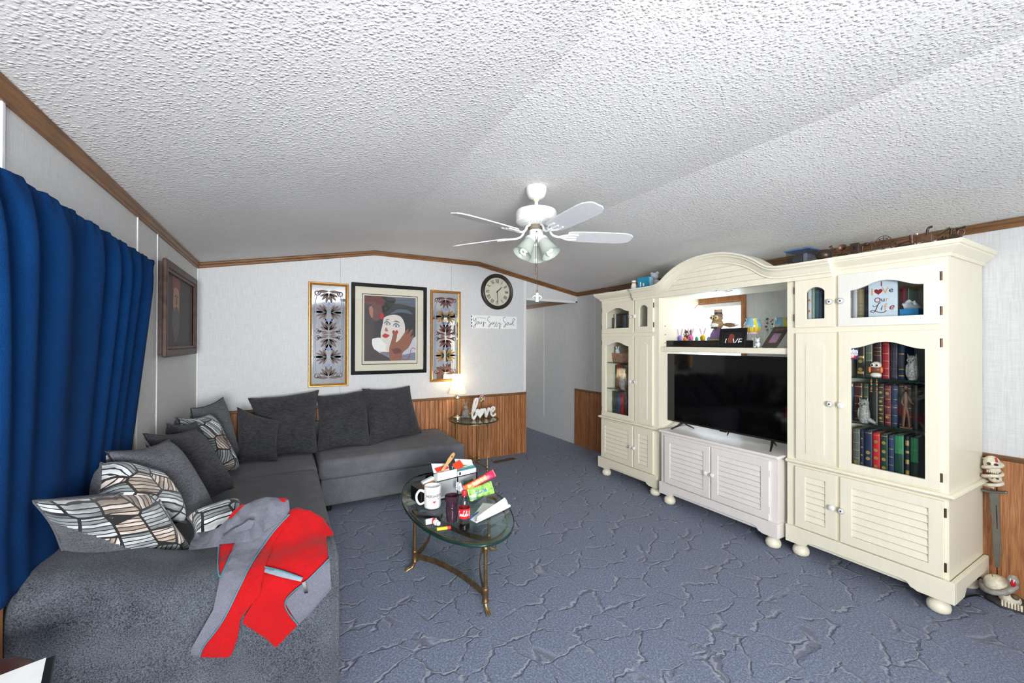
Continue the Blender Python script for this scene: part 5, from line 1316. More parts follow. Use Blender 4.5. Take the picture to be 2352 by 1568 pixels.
card(og, 'red_card', C(236, 66, 28), O+ux*LX*.60+uy*.05+V((0, 0, HB+.062)), .075, .055, yw, -.8, -.25); card(og, 'envelope', 'white_paper', O+ux*LX*.80+uy*.08+V((0, 0, HB+.066)), .13, .06, yw, -1.1, .35)
a = O+ux*LX*.16+uy*.03+V((0, 0, HB+.052)); b = O+ux*LX*.52+uy*.06+V((0, 0, HB+.150))
t = thing('wooden_paddle', 'flat wooden stick standing slanted in the desk organizer', 'spatula', a)
dr = (b-a).normalized(); sd_ = ux.cross(V((0, 0, 1))); wd_ = dr.cross(-uy).normalized()
mb = MB(); P = [(0, .010), (.06, .011), (.10, .016), (.14, .015), (.158, .011), (.165, .007)]; LL = (b-a).length/.165
mb.poly([(x*LL, y) for x, y in P]+[(x*LL, -y) for x, y in P[::-1]], (a, dr, wd_, -uy), 0, .005); mb.build('blade', C(206, 164, 108), t, bevel=.001)
MB().lathe([(.001, .0006), (.008, .0006)], 14, Matrix.Translation(a+dr*.13*LL-uy*.0004) @ (-uy).to_track_quat('Z', 'Y').to_matrix().to_4x4(), cap=False).build('burnt_mark', C(150, 84, 50), t)
a, b = O-ux*.085+uy*.03+V((0, 0, HB*.86)), O-ux*.005+uy*.05+V((0, 0, HB*.98))
t = thing('hair_brush', 'wooden brush with white bristles lying on the organizer tray', 'brush', (a.x, a.y, Z1+HB*.73)); MB().tube([a, a.lerp(b, .5), b], [.012, .015, .012], 10).build('handle', C(206, 150, 84), t, smooth=60)
MB().obox(Matrix.Translation(a.lerp(b, .4)+V((0, 0, .022))) @ Matrix.Rotation(yw, 4, 'Z') @ Matrix.Rotation(-.25, 4, 'Y'), (.085, .03, .020)).build('bristles', C(214, 220, 224), t, bevel=.004)
# glass bowl with snack bags
bc = it(1330, 800); bc.z = Z1
t = thing('glass_bowl', 'green-tinted glass bowl holding snack bags on the coffee table', 'bowl', bc)
glassy('bowl_glass', (.86, .95, .88, 1), .02, 1.5)
MB().lathe([(.03, .0), (.034, .004), (.05, .020), (.075, .045), (.092, .062), (.094, .062), (.078, .043), (.052, .016), (.001, .010)], 36, Matrix.Translation(bc)).build('body', 'bowl_glass', t, smooth=60)
def bag(label, a, b, wd, cols, stripes, nm, txt, th=.016, seed=0, up=None):
    t = thing('snack_bag', label, 'snack bag', a, 0, 'snack bags in the glass bowl'); d = b-a; L_ = d.length; d.normalize(); nr = V((CAM-(a+b)/2)).normalized(); w_ = d.cross(nr).normalized(); nr = w_.cross(d)
    def f(sg):
        def g(u, v):
            s = 2*v-1; e = max(0, 1-s**4)*max(0, 1-(2*u-1)**6); x = a+d*L_*u+w_*wd*.5*s*(1-.12*sin(pi*u))
            return x+nr*(sg*th*sqrt(e)+noise.noise(x*38+V((seed, 0, 0)))*.006)
        return g
    mb = MB(); mb.grid(f(1), 26, 14); k = 0
    for j in range(14):
        for i in range(26): mb.m[k] = stripes(i/26, j/14); k += 1
    mb.cur = 0; mb.grid(f(-1), 26, 14); mb.build('wrapper', cols, t, smooth=70, fix=False)
    mb = MB(); ax = (a+nr*(th+.003), d, -w_ if False else w_, nr)
    wr = lambda x, y: a+d*x+w_*y+nr*(th*sqrt(max(0, 1-(y/wd*2)**4))+.0035)
    if txt: add_text(mb, txt[0], txt[1], AX_BACK, (L_*.48, 0), shear=.2, wrap=wr, bold=.0006); mb.build('lettering', txt[2], t, fix=False)
    for e_, q_ in (('crimp', 0), ('crimp', 1)):
        c = a.lerp(b, q_); MB().obox(Matrix.Translation(c) @ Matrix((( d.x, w_.x, nr.x, 0), (d.y, w_.y, nr.y, 0), (d.z, w_.z, nr.z, 0), (0, 0, 0, 1))), (.012, wd*.9, .002)).build('crimp', cols[0], t)
def pt(a, b, dp): c = bc.copy(); d, rt = view_dir(c); q = ray(900+.14029*a, 1040+.14029*b); k = ((c-CAM).dot(d)+dp)/q.dot(d); return CAM+q*k
bag('pink and orange candy bag sticking up out of the glass bowl', pt(1200, 590, -.02), pt(1668, 330, .02), .052, [C(226, 34, 84, .35), C(246, 140, 36, .35), C(250, 196, 60, .35)], lambda u, v: 0 if (v > .72 or u > .72 or v < .12) else (1 if (u*7) % 1 < .65 else 2), '', ('Starburst', .026, C(250, 240, 240)), .012, 3)
bag('pale green snack bag lying on the rim of the glass bowl', pt(1270, 690, -.05), pt(1640, 560, .0), .085, [C(160, 212, 104, .35), C(122, 186, 84, .35), C(230, 244, 220, .35)], lambda u, v: 2 if (u < .2 and v > .5) else (1 if noise.noise(V((u*6, v*6, 1))) > .25 else 0), '', ('SOUR', .030, C(40, 90, 190)), .016, 7)
t = thing('plastic_wrapper', 'crumpled clear plastic wrapper leaning on the organizer beside the bowl', 'wrapper', pt(1090, 620, .01), group=None)
mb = MB(); A_, B_, C2, D_ = pt(1040, 600, .02), pt(1160, 620, .0), pt(1130, 480, .02), pt(1060, 470, .03)
mb.grid(lambda u, v: A_.lerp(B_, u).lerp(D_.lerp(C2, u), v)+noise.noise_vector(V((u*5, v*5, 2)))*.014, 12, 12); mb.build('film', C(214, 218, 222, .2), t, fix=False)
bag('dark green wrapper behind the pink candy bag', pt(1180, 520, .06), pt(1330, 480, .06), .05, [C(40, 84, 50, .4), C(40, 84, 50, .4), C(60, 110, 60, .4)], lambda u, v: 0, '', None, .01, 9)

# ================================================================== side table, lamp, ornaments
SZ = .575; SC = V((2.652, -.305, 0)); SR = .292
t = thing('side_table', 'small round glass side table on three brass legs beside the chaise', 'table', (SC.x, SC.y, 0))
m = Matrix.Translation(SC)
MB().lathe([(.001, SZ-.012), (SR-.004, SZ-.012), (SR, SZ-.006), (SR-.004, SZ), (.001, SZ)], 56, m).build('glass_top', 'table_glass', t, smooth=40)
MB().lathe([(SR-.006, SZ-.0125), (SR+.0005, SZ-.006), (SR-.006, SZ+.0005)], 56, m, cap=False).build('glass_rim', 'glass_edge', t, smooth=60)
MB().lathe([(SR*.76, SZ-.012), (SR*.76, SZ-.034), (SR*.73, SZ-.034), (SR*.73, SZ-.012)], 48, m, cap=False).build('apron', 'brass', t, smooth=40)
legp = []
for k in range(3):
    a = radians(-70+120*k); p = SC+V((cos(a), sin(a), 0))*SR*.745; legp.append(p)
    MB().lathe([(.001, 0), (.008, .0), (.012, .012), (.007, .024), (.011, .032), (.011, .060), (.007, .066), (.0085, .074), (.006, .080), (.006, SZ-.080), (.010, SZ-.072), (.0065, SZ-.066), (.0085, SZ-.055), (.013, SZ-.045), (.013, SZ-.012)], 16, Matrix.Translation(p)).build('leg', 'brass', t, smooth=35)
for p in legp: MB().tube([p+V((0, 0, .046)), V((SC.x, SC.y, .085))], .0065, 8).build('stretcher', 'brass', t, smooth=60)
MB().lathe([(.001, .068), (.012, .072), (.012, .098), (.006, .104), (.010, .116), (.005, .130), (.001, .142)], 16, m).build('finial', 'brass', t, smooth=40)
def sz_(u, v, p):
    d = ray(u, v); return CAM.z+hypot(p.x-CAM.x, p.y-CAM.y)*d.z/hypot(d.x, d.y)
# table lamp
p = PZ(1051, 957, SZ); p.y = min(p.y, -.16); p = V((PY(1051, 957, p.y).x, p.y, SZ+.0005)); m = Matrix.Translation(p); zt = sz_(1051, 860, p)-p.z; zl = sz_(1051, 903, p)-p.z
t = thing('table_lamp', 'lit table lamp with a white bell shade on the side table', 'lamp', p)
MB().lathe([(.001, 0), (.056, 0), (.056, .008), (.050, .014), (.040, .020), (.022, .026), (.016, .034), (.012, .046)], 32, m).build('base', 'nickel', t, smooth=40)
glassy('lamp_glass', (.93, .93, .90, 1), .05, 1.5)
MB().lathe([(.014, .044), (.018, .060), (.022, .095), (.032, .135), (.044, .175), (.042, .200), (.026, .222), (.018, .230)], 28, m, cap=False).build('glass_body', 'lamp_glass', t, smooth=60)
MB().lathe([(.0075, .04), (.0075, zl+.03)], 12, m).build('stem', 'nickel', t, smooth=60)
MB().lathe([(.020, .224), (.028, .230), (.028, .238), (.014, .246), (.012, .262)], 24, m).build('neck_cap', 'nickel', t, smooth=40)
n = 6; mb = MB(); hs = zt-zl
def shade(u, v):
    a = u*2*pi; rr = .113*(1-v)+.064*v-.018*sin(pi*v)*.9; sc_ = 1-.035*abs(sin(a*3))**2
    return m @ V((rr*sc_*cos(a), rr*sc_*sin(a), zl+hs*v))
mb.grid(shade, 72, 14, wrapu=True); o = mb.build('shade', 'lamp_shade', t, smooth=70, fix=False)
for z, rr in ((zl, .113), (zl+hs, .064)): MB().tube([m @ V(((rr)*(1-.035*abs(sin(3*a))**2)*cos(a), (rr)*(1-.035*abs(sin(3*a))**2)*sin(a), z)) for a in [2*pi*i/48 for i in range(48)]], .0025, 6, closed=True).build('shade_trim', C(232, 228, 216), t, smooth=60)
for k in range(6):
    a = k*pi/3; MB().tube([m @ V(((.113*(1-v)+.064*v-.018*sin(pi*v)*.9+.001)*cos(a), (.113*(1-v)+.064*v-.018*sin(pi*v)*.9+.001)*sin(a), zl+hs*v)) for v in [i/8 for i in range(9)]], .0016, 6).build('shade_rib', C(222, 216, 202), t, smooth=60)
MB().lathe([(.001, 0), (.004, .002), (.006, .012), (.001, .020)], 12, Matrix.Translation(p+V((0, 0, zt)))).build('finial', 'nickel', t, smooth=40)
b_ = MB().sph(p+V((0, 0, zl+hs*.45)), (.028, .028, .036), 16, 10).build('bulb', 'cfl', t, smooth=60)
l = bpy.data.lights.new('lamp_bulb', 'POINT'); l.energy = 3.2; l.color = (1, .80, .55); l.shadow_soft_size = .03
lo = bpy.data.objects.new('lamp_bulb', l); COL.objects.link(lo); lo.parent = t; lo.location = (0, 0, zl+hs*.45+.045)
# rabbit figurine
p = PY(1069, 957, -.20); p = V((p.x, -.20, SZ+.0005)); rx = V((CR.x, CR.y, 0)).normalized()
t = thing('rabbit_figurine', 'grey stone rabbit figurine behind the table lamp', 'figurine', p)
gm = C(128, 126, 122, .8, 0, .3)
mb = MB().sph(p+V((0, 0, .045)), (.046, .040, .045)).sph(p+rx*.012+V((0, 0, .075)), (.034, .030, .034)).sph(p+rx*.004+V((0, 0, .118)), (.026, .024, .025)).sph(p+rx*.034+V((0, 0, .014)), (.022, .018, .013)).sph(p-rx*.03+V((0, 0, .014)), (.022, .018, .013))
mb.build('body', gm, t, smooth=70)
for sg in (-1, 1): MB().sph(p+rx*(.004+sg*.012)+V((0, 0, .166)), (.009, .006, .036), 12, 8, Matrix.Rotation(sg*.2, 4, 'Y')).build('ear', gm, t, smooth=70)
MB().sph(p+rx*.052+V((0, -.01, .05)), .012, 10, 8).build('flower', C(196, 148, 60), t, smooth=60); MB().sph(p+rx*.055+V((0, 0, .03)), (.014, .012, .02), 10, 8).build('leaf', C(100, 122, 60), t, smooth=60)
# love word ornament
p0, p1 = PY(1081, 953, -.36), PY(1137, 952, -.30); ww = (p1-p0).length; ex = V((p1.x-p0.x, p1.y-p0.y, 0)).normalized(); ey = V((0, 0, 1)); en = V((ex.y, -ex.x, 0)); Ox = V((p0.x, p0.y, SZ+.0008))
t = thing('love_ornament', 'white love word ornament with a solid heart on the side table', 'ornament', Ox)
def zw(a, b): return ((a-415)/(705-415)*ww, (697-b)/(705-415)*ww*1.06)
mb = MB()
def stroke(pts, wd):
    P = spline([zw(*q) for q in pts], 6); ws_ = [wd*ww/290]*len(P); L_, R_ = [], []
    for i, q in enumerate(P):
        tg = (P[min(i+1, len(P)-1)]-P[max(i-1, 0)]).normalized(); nn = V((-tg.y, tg.x))*ws_[i]/2; L_.append(q+nn); R_.append(q-nn)
    o = len(mb.v)
    for a_, b__ in zip(L_, R_):
        for e in (0, .018): mb.v += [Ox+ex*a_.x+ey*max(0, a_.y)+en*e, Ox+ex*b__.x+ey*max(0, b__.y)+en*e]
    for i in range(len(P)-1):
        k = o+4*i; mb.f += [[k, k+1, k+5, k+4], [k+2, k+6, k+7, k+3], [k, k+4, k+6, k+2], [k+1, k+3, k+7, k+5]]; mb.m += [0]*4
    mb.f += [[o, o+2, o+3, o+1], [o+4*(len(P)-1)+j for j in (0, 1, 3, 2)]]; mb.m += [0, 0]
stroke([(425, 640), (450, 610), (475, 560), (488, 515), (470, 512), (450, 540), (438, 590), (428, 650), (440, 688), (462, 670), (478, 640)], 16)
stroke([(560, 620), (575, 612), (582, 650), (588, 684), (605, 650), (618, 612), (632, 615), (640, 640)], 16)
stroke([(640, 645), (672, 638), (690, 615), (672, 602), (652, 625), (650, 665), (672, 686), (706, 668)], 15)
hp = [zw(515+a*50, 640-b*50) for a, b in heart(0, 0, 1.05, 28)]
mb.poly([(x, max(0, z)) for x, z in hp], (Ox, ex, ey, en), .018, .018); mb.build('letters', 'white_enamel', t)
# flower ball on a stick
p = PY(1107, 915, -.14); r_ = .041; t = thing('flower_ball', 'ball of bright plastic flowers on a brown stem behind the love ornament', 'ornament', (p.x, p.y, SZ))
mb = MB().cyl((p.x, p.y, SZ+.001), (p.x, p.y, p.z-r_*.6), .007, .005); mb.build('stem', C(110, 76, 50), t, smooth=60)
MB().lathe([(.001, 0), (.034, 0), (.028, .03), (.012, .045), (.001, .046)], 16, Matrix.Translation((p.x, p.y, SZ+.0005))).build('foot', C(110, 76, 50), t, smooth=60)
MB().sph(p, r_*.8, 14, 8).build('core', C(40, 60, 40), t, smooth=60)
fc = [C(236, 96, 150), C(244, 204, 50), C(60, 150, 220), C(30, 30, 34), C(244, 150, 190), C(120, 200, 220), C(236, 236, 236)]; rn = random.Random(2)
for i in range(26):
    zf = 1-2*(i+.5)/26; a = i*2.39996; d = V((sqrt(1-zf*zf)*cos(a), sqrt(1-zf*zf)*sin(a), zf)); MB().sph(p+d*r_*.85, (.0125, .0125, .007), 8, 6, d.to_track_quat('Z', 'Y').to_matrix().to_4x4()).build('blossom', fc[rn.randrange(7)], t, smooth=60)
# floor register beside the side table
a, b = PZ(1135, 1063), PZ(1182, 1053)
t = thing('floor_register', 'brown metal floor register in the carpet below the wainscot', 'register', (a+b)/2)
flat_box(MB(), a, b, .07, .0005, .008).build('frame', C(98, 84, 72, .5, .3), t, bevel=.002)
for i in range(12): 
    c = a.lerp(b, .08+i*.077); u = (b-a).normalized(); q = V((-u.y, u.x, 0))*.026; MB().tube([c+q+V((0, 0, .008)), c-q+V((0, 0, .008))], .003, 6).build('bar', C(70, 58, 50, .5, .3), t)
# ================================================================== things on the shelf over the television (top z = 1.432)
ZH = 1.4325
def sx(a, b, x): return PX(1520+.12755*a, 680+.12755*b, x)      # pixel of the shelf view on the plane x
def basis(): return V((0, -1, 0)), V((0, 0, 1)), V((-1, 0, 0))   # right, up, toward the room, for things that face the room
ER, EUP, EN = basis()
a, b = sx(80, 905, 3.915), sx(1535, 905, 3.915)
t = thing('cable_box', 'long flat black box at the left of the shelf over the television', 'cable box', (3.95, (a.y+b.y)/2, ZH))
hb = sx(80, 795, 3.915).z-a.z
MB().box((3.915, a.y, ZH), (4.00, b.y, ZH+hb)).build('case', 'black_plastic', t, bevel=.003); MB().box((3.9135, a.y-.008, ZH+.012), (3.916, b.y+.008, ZH+hb-.006)).build('front_panel', 'black_gloss', t)
# bunny letter eggs
for i, (u0, v0, col, ch_, nm) in enumerate(((325, 745, (158, 136, 214), 'E', 'purple'), (520, 740, (236, 120, 186), 'S', 'pink'), (735, 740, (232, 190, 40), 'E', 'yellow'))):
    p = sx(u0, v0+40, 4.03); t = thing('bunny_letter', '%s bunny-eared egg with the letter %s behind the black box' % (nm, ch_), 'decoration', (4.03, p.y, ZH), group='bunny letter eggs on the shelf')
    r_ = .027; zc_ = p.z+.012
    MB().lathe([(.001, -.010), (.020, -.010), (r_, -.006), (r_, .004), (.020, .010), (.001, .010)], 24, Matrix.Translation((4.03, p.y, zc_)) @ Matrix.Rotation(-pi/2, 4, 'Y') @ Matrix.Diagonal((1.15, 1, 1, 1))).build('egg', C(*col), t, smooth=50)
    MB().box((4.024, p.y-.010, ZH), (4.036, p.y+.010, zc_-.015)).build('foot', C(*col), t)
    for sg in (-1, 1):
        e = MB().sph((4.03, p.y+sg*.020, zc_+.062), (.005, .009, .034), 12, 8, Matrix.Rotation(-sg*.30, 4, 'X')).build('ear', C(196, 176, 200), t, smooth=60)
        MB().sph((4.0265, p.y+sg*.020, zc_+.060), (.003, .005, .024), 10, 8, Matrix.Rotation(-sg*.30, 4, 'X')).build('inner_ear', C(232, 196, 208), e, smooth=60)
    mb = MB(); ax = (V((4.019, p.y, zc_)), ER, EUP, EN); add_text(mb, ch_, .042, ax, (0, -.004), .001, bold=.0005); mb.build('lettering', 'ink', t, fix=False)
for u0, col, nm in ((415, (236, 130, 60), 'orange'), (628, (70, 160, 120), 'green'), (845, (120, 160, 214), 'blue')):
    p = sx(u0, 775, 4.03); t = thing('egg_letter', 'small %s egg between the bunny letter eggs' % nm, 'decoration', (4.03, p.y, ZH), group='plain eggs between the bunny letters')
    MB().sph((4.03, p.y, p.z), (.010, .018, .024), 16, 10).build('egg', C(*col), t, smooth=60); MB().box((4.025, p.y-.008, ZH), (4.035, p.y+.008, p.z-.01)).build('foot', C(*col), t)
# brown owl
p = sx(475, 700, 4.11); t = thing('owl_figurine', 'small brown owl with white eyes behind the pink bunny egg', 'figurine', (4.11, p.y, ZH)); hh = sx(475, 600, 4.11).z-ZH
ob_ = C(104, 82, 62, .7, 0, .2)
MB().lathe([(.001, 0), (.034, 0), (.040, .02), (.041, hh*.5), (.036, hh*.8), (.030, hh*.93), (.001, hh*.95)], 24, Matrix.Translation((4.11, p.y, ZH))).build('body', ob_, t, smooth=60)
for sg in (-1, 1):
    MB().cyl((4.11, p.y+sg*.026, ZH+hh*.88), (4.108, p.y+sg*.036, ZH+hh+.006), .010, .001, 8).build('ear_tuft', ob_, t, smooth=60)
    e = MB().sph((4.074, p.y+sg*.016, ZH+hh*.72), (.006, .014, .012), 12, 8).build('eye', 'white_paper', t, smooth=60); MB().sph((4.0685, p.y+sg*.014, ZH+hh*.72), (.003, .006, .006), 8, 6).build('pupil', 'ink', e, smooth=60)
MB().sph((4.078, p.y+.012, ZH+hh*.30), (.016, .024, .03), 12, 8).build('wing', C(226, 124, 60), t, smooth=60); MB().sph((4.078, p.y-.008, ZH+hh*.36), (.014, .020, .024), 12, 8).build('belly', C(232, 226, 216), t, smooth=60)
# top-hat owl on an egg
X0 = 4.06; pe = sx(975, 900, X0); t = thing('owl_figurine', 'straw owl in a tan top hat perched on a purple egg', 'figurine', (X0, pe.y, ZH))
ze = sx(975, 580, X0).z; zo = sx(975, 345, X0).z; zh = sx(1025, 232, X0).z; y0_ = pe.y-.012
mb = MB(); he = ze-ZH
mb.lathe([(.001, 0), (.03, .0), (.052, he*.18), (.062, he*.42), (.055, he*.70), (.034, he*.94), (.001, he)], 28, Matrix.Translation((X0, y0_, ZH)))
k = 0
for j in range(6):
    for i in range(28): mb.m[k] = [2, 0, 1, 1, 1, 1][j]; k += 1
mb.build('egg', [C(120, 190, 204), C(146, 116, 172), C(206, 206, 90)], t, smooth=60)
zz_ = [V((X0-.061*cos(q), y0_+.061*sin(q), ZH+he*(.36+.05*(i % 2)))) for i, q in enumerate([radians(-80+10*k) for k in range(17)])]
MB().tube(zz_, .005, 6).build('zigzag_band', C(214, 210, 90), t, smooth=60)
ow = C(158, 128, 92, .85, 0, .35)
hb_ = zo-ze
MB().sph((X0, y0_, ze+hb_*.32), (.046, .052, hb_*.45)).sph((X0-.004, y0_, ze+hb_*.78), (.046, .052, hb_*.26)).build('body', ow, t, smooth=70)
MB().sph((X0-.03, y0_+.005, ze+hb_*.24), (.026, .040, hb_*.20), 14, 10).build('breast', C(236, 234, 228), t, smooth=70)
for sg in (-1, 1):
    e = MB().lathe([(.001, .004), (.017, .003), (.020, 0)], 18, Matrix.Translation((X0-.046, y0_+sg*.022, ze+hb_*.80)) @ Matrix.Rotation(-pi/2, 4, 'Y')).build('eye', C(224, 206, 160), t, smooth=60); MB().sph((X0-.051, y0_+sg*.022, ze+hb_*.80), .007, 10, 6).build('pupil', 'ink', e, smooth=60)
    MB().cyl((X0, y0_+sg*.038, zo-.02), (X0-.005, y0_+sg*.056, zo+.008), .010, .002, 8).build('ear_tuft', C(110, 84, 66), t, smooth=60)
    for q in (-.008, 0, .008): MB().sph((X0-.045, y0_+sg*.016+q, ze+.004), (.010, .004, .008), 8, 6).build('toe', C(50, 44, 44), t, smooth=60)
MB().cyl((X0-.048, y0_, ze+hb_*.74), (X0-.062, y0_, ze+hb_*.66), .007, .001, 8).build('beak', C(60, 50, 44), t, smooth=60)
for i in range(9):
    a0 = V((X0+.01, y0_-.045, ze+.03)); MB().tube([a0, a0+V((.02*(i % 3-1), -.05, .012-.004*i)), a0+V((.03*(i % 3-1), -.11-.006*i, .014-.003*i))], [.006, .005, .001], 6).build('tail_straw', ow, t, smooth=60)
hc = Matrix.Translation((X0-.002, y0_-.012, zo-.004))
MB().lathe([(.001, 0), (.050, 0), (.050, .004), (.032, .006), (.030, .010), (.034, zh-zo), (.001, zh-zo)], 26, hc).build('hat', C(176, 146, 118, .9), t, smooth=40)
MB().lathe([(.0315, .008), (.0335, .010), (.0340, .026), (.0325, .028)], 26, hc, cap=False).build('hat_band', C(60, 56, 66), t, smooth=60)
# LOVE frame leaning
q = [sx(1025, 895, 3.862), sx(1510, 905, 3.862), sx(1535, 578, 3.89), sx(1060, 585, 3.89)]
t = thing('photo_frame', 'black frame reading LOVE leaning in front of the straw owl', 'picture frame', (3.9, (q[0].y+q[1].y)/2, ZH))
q[0].z = q[1].z = ZH+.002
ex = (q[1]-q[0]).normalized(); ey = (q[3]-q[0]); ey = (ey-ex*ey.dot(ex)); H_ = ey.length; ey.normalize(); en = ex.cross(ey); en = en if en.x < 0 else -en; W_ = (q[1]-q[0]).length
ax = (q[0], ex, ey, en)
MB().poly(rect(0, W_, 0, H_), ax, .010, .014, [rect(.035, W_-.03, .035, H_-.03)[::-1]]).build('frame', 'black_wood', t, bevel=.004)
MB().poly(rect(.03, W_-.025, .03, H_-.025), ax, .002, .004).build('picture', C(24, 24, 26), t)
mb = MB(); add_text(mb, 'L', .075, ax, (W_*.27, H_*.27), .0032, .18); add_text(mb, 'VE', .075, ax, (W_*.66, H_*.27), .0032, .18); mb.build('lettering', 'white_paper', t, fix=False)
mb = MB(); mb.poly([(W_*.45+.026*cos(k)*(1+.15*sin(2*k)), H_*.44+.042*sin(k)) for k in [i*pi/12 for i in range(24)]], ax, .0030); mb.build('picture_motif', C(126, 62, 50), t, fix=False)
# fishbowl vases
def fishbowl(label, u0, ub, v0, v1, x, vb):
    c = sx(u0, v1, x); r_ = abs(sx(ub, v1, x).y-c.y); zt_, zb_ = sx(u0, v0, x).z, sx(u0, vb, x).z; h_ = zt_-zb_; m = Matrix.Translation((x, c.y, zb_))
    t = thing('fishbowl_vase', label, 'vase', (x, c.y, ZH), group='painted bowl vases on the shelf')
    mb = MB(); mb.lathe([(.02, 0), (r_*.72, h_*.10), (r_*.98, h_*.38), (r_*.98, h_*.55), (r_*.80, h_*.78), (r_*.66, h_*.88), (r_*.80, h_)], 40, m, cap=False); k = 0
    for j in range(6):
        for i in range(40):
            mb.m[k] = (3 if 24 <= i < 27 else 0) if j > 1 else (1 if i % 4 else 2)
            if 15 < i < 21 and j == 2: mb.m[k] = 4
            k += 1
    mb.build('bowl', [C(126, 178, 198, .15), C(206, 196, 70, .15), C(214, 128, 70, .15), C(214, 200, 80, .15), C(206, 190, 180, .2)], t, smooth=70, fix=False)
    MB().lathe([(r_*.55, -.006), (r_*.62, .0), (r_*.55, .006)], 24, m, cap=False).build('collar', C(216, 186, 214, .2), t, smooth=60)
    z0 = ZH-zb_; MB().lathe([(r_*.62, z0), (r_*.55, z0+.006), (.014, z0+.014), (.010, z0*.6), (.016, z0*.35), (.012, z0*.2), (r_*.4, -.004)], 24, m, cap=False).build('stem', 'clear_glass', t, smooth=60)
fishbowl('painted glass bowl vase on a clear stem, right of the LOVE frame', 1638, 1785, 400, 530, 4.02, 668)
fishbowl('painted glass bowl vase half hidden by the right cabinet', 2165, 2310, 385, 530, 4.10, 668)
# liquid thermometers
def thermo(label, u0, u1, vt, x, cols, vs_):
    a, b = sx(u0, 500, x), sx(u1, 500, x); c = (a+b)/2; r_ = abs(a.y-b.y)/2; zt_ = sx(u0, vt, x).z; m = Matrix.Translation((x, c.y, ZH)); h_ = zt_-ZH
    t = thing('glass_thermometer', label, 'thermometer', (x, c.y, ZH), group='floating-bulb thermometers on the shelf')
    MB().lathe([(.001, .004), (r_*1.1, 0), (r_*1.1, .006), (r_, .010), (r_, h_*.82), (r_*.6, h_*.90), (.004, h_*.94), (.006, h_*.97), (.001, h_)], 24, m).build('tube', 'clear_glass', t, smooth=60)
    for i, (cc, v_) in enumerate(zip(cols, vs_)):
        zc_ = sx(u0, v_, x).z; bl = MB().sph((x+(.004 if i % 2 else -.004), c.y+(.006 if i % 2 else -.006), zc_), r_*.5, 12, 8).build('float_bulb', C(*cc, .1), t, smooth=60)
        MB().cyl((x, c.y, zc_-r_*.5), (x, c.y, zc_-r_*.9), .003, n=8).build('tag', 'nickel', bl)
thermo('tall clear thermometer tube with coloured floats behind the slanted frame', 1845, 1935, 205, 4.06, [(30, 40, 90), (120, 160, 170), (140, 60, 40), (110, 30, 40), (120, 110, 120)], [415, 450, 490, 550, 605])
thermo('shorter thermometer tube with red and blue floats beside the tall one', 1945, 2020, 290, 4.04, [(180, 30, 50), (30, 40, 90), (30, 36, 60), (60, 170, 214)], [430, 455, 505, 585])
# small bear
p = sx(1725, 905, 3.90); t = thing('bear_figurine', 'little pale ceramic bear standing beside the bowl vase stem', 'figurine', (3.90, p.y, ZH)); bm_ = C(206, 216, 212, .25)
MB().sph((3.90, p.y, ZH+.024), (.018, .020, .024)).sph((3.897, p.y, ZH+.057), (.015, .017, .016)).sph((3.886, p.y+.013, ZH+.007), (.012, .008, .007)).sph((3.886, p.y-.013, ZH+.007), (.012, .008, .007)).build('body', bm_, t, smooth=70)
for sg in (-1, 1): MB().sph((3.898, p.y+sg*.013, ZH+.072), .006, 10, 8).build('ear', bm_, t, smooth=60)
MB().sph((3.884, p.y, ZH+.039), (.004, .008, .004), 10, 6).build('bow', C(150, 110, 190), t, smooth=60)
# slanted frame
q0, q1, q2 = sx(1800, 905, 3.88), sx(2070, 905, 3.86), sx(2270, 545, 3.97)
t = thing('photo_frame', 'dark brown photo frame leaning beside the right cabinet on the shelf', 'picture frame', (3.9, (q0.y+q1.y)/2, ZH)); q0.z = q1.z = ZH+.002
ex = (q1-q0).normalized(); ey = sx(2030, 560, 3.99)-q0; H_ = (ey-ex*ey.dot(ex)).length; W_ = (q1-q0).length
ax = (q0, ex, ey.normalized(), V((-1, 0, .35)).normalized()); L2 = ey.length
MB().poly(rect(0, W_, 0, L2), ax, .010, .014, [rect(W_*.24, W_*.80, L2*.22, L2*.70)[::-1]]).build('frame', C(62, 56, 48, .5), t, bevel=.004)
MB().poly(rect(W_*.22, W_*.82, L2*.20, L2*.72), ax, .001, .004).build('photo', C(150, 116, 142, .4, 0, .3), t)
mb = MB(); add_text(mb, 'family', .03, ax, (W_*.52, L2*.86), .0115, .3); mb.build('lettering', C(150, 130, 90), t, fix=False)
p = sx(45, 895, 3.90); t = thing('shelf_knob', 'tiny black finial at the left end of the shelf', 'finial', (3.90, p.y, ZH)); MB().lathe([(.001, 0), (.008, 0), (.008, .008), (.010, .014), (.006, .024), (.001, .026)], 14, Matrix.Translation((3.90, p.y, ZH))).build('body', 'black_plastic', t, smooth=50)
# wire from the soffit across the window
t = thing('wire', 'thin dark wire hanging across the window from the bridge', 'wire', PX(1616, 688, 4.30)); MB().tube([PX(1616, 688, 4.30), PX(1603, 700, 4.32), PX(1588, 716, 4.34)], .0018, 6).build('lead', 'ink', t)

# ================================================================== things on top of the cabinets (z = 2.0135)
ZT = 2.0140
def top(u, x): return PX(u, 600, x)
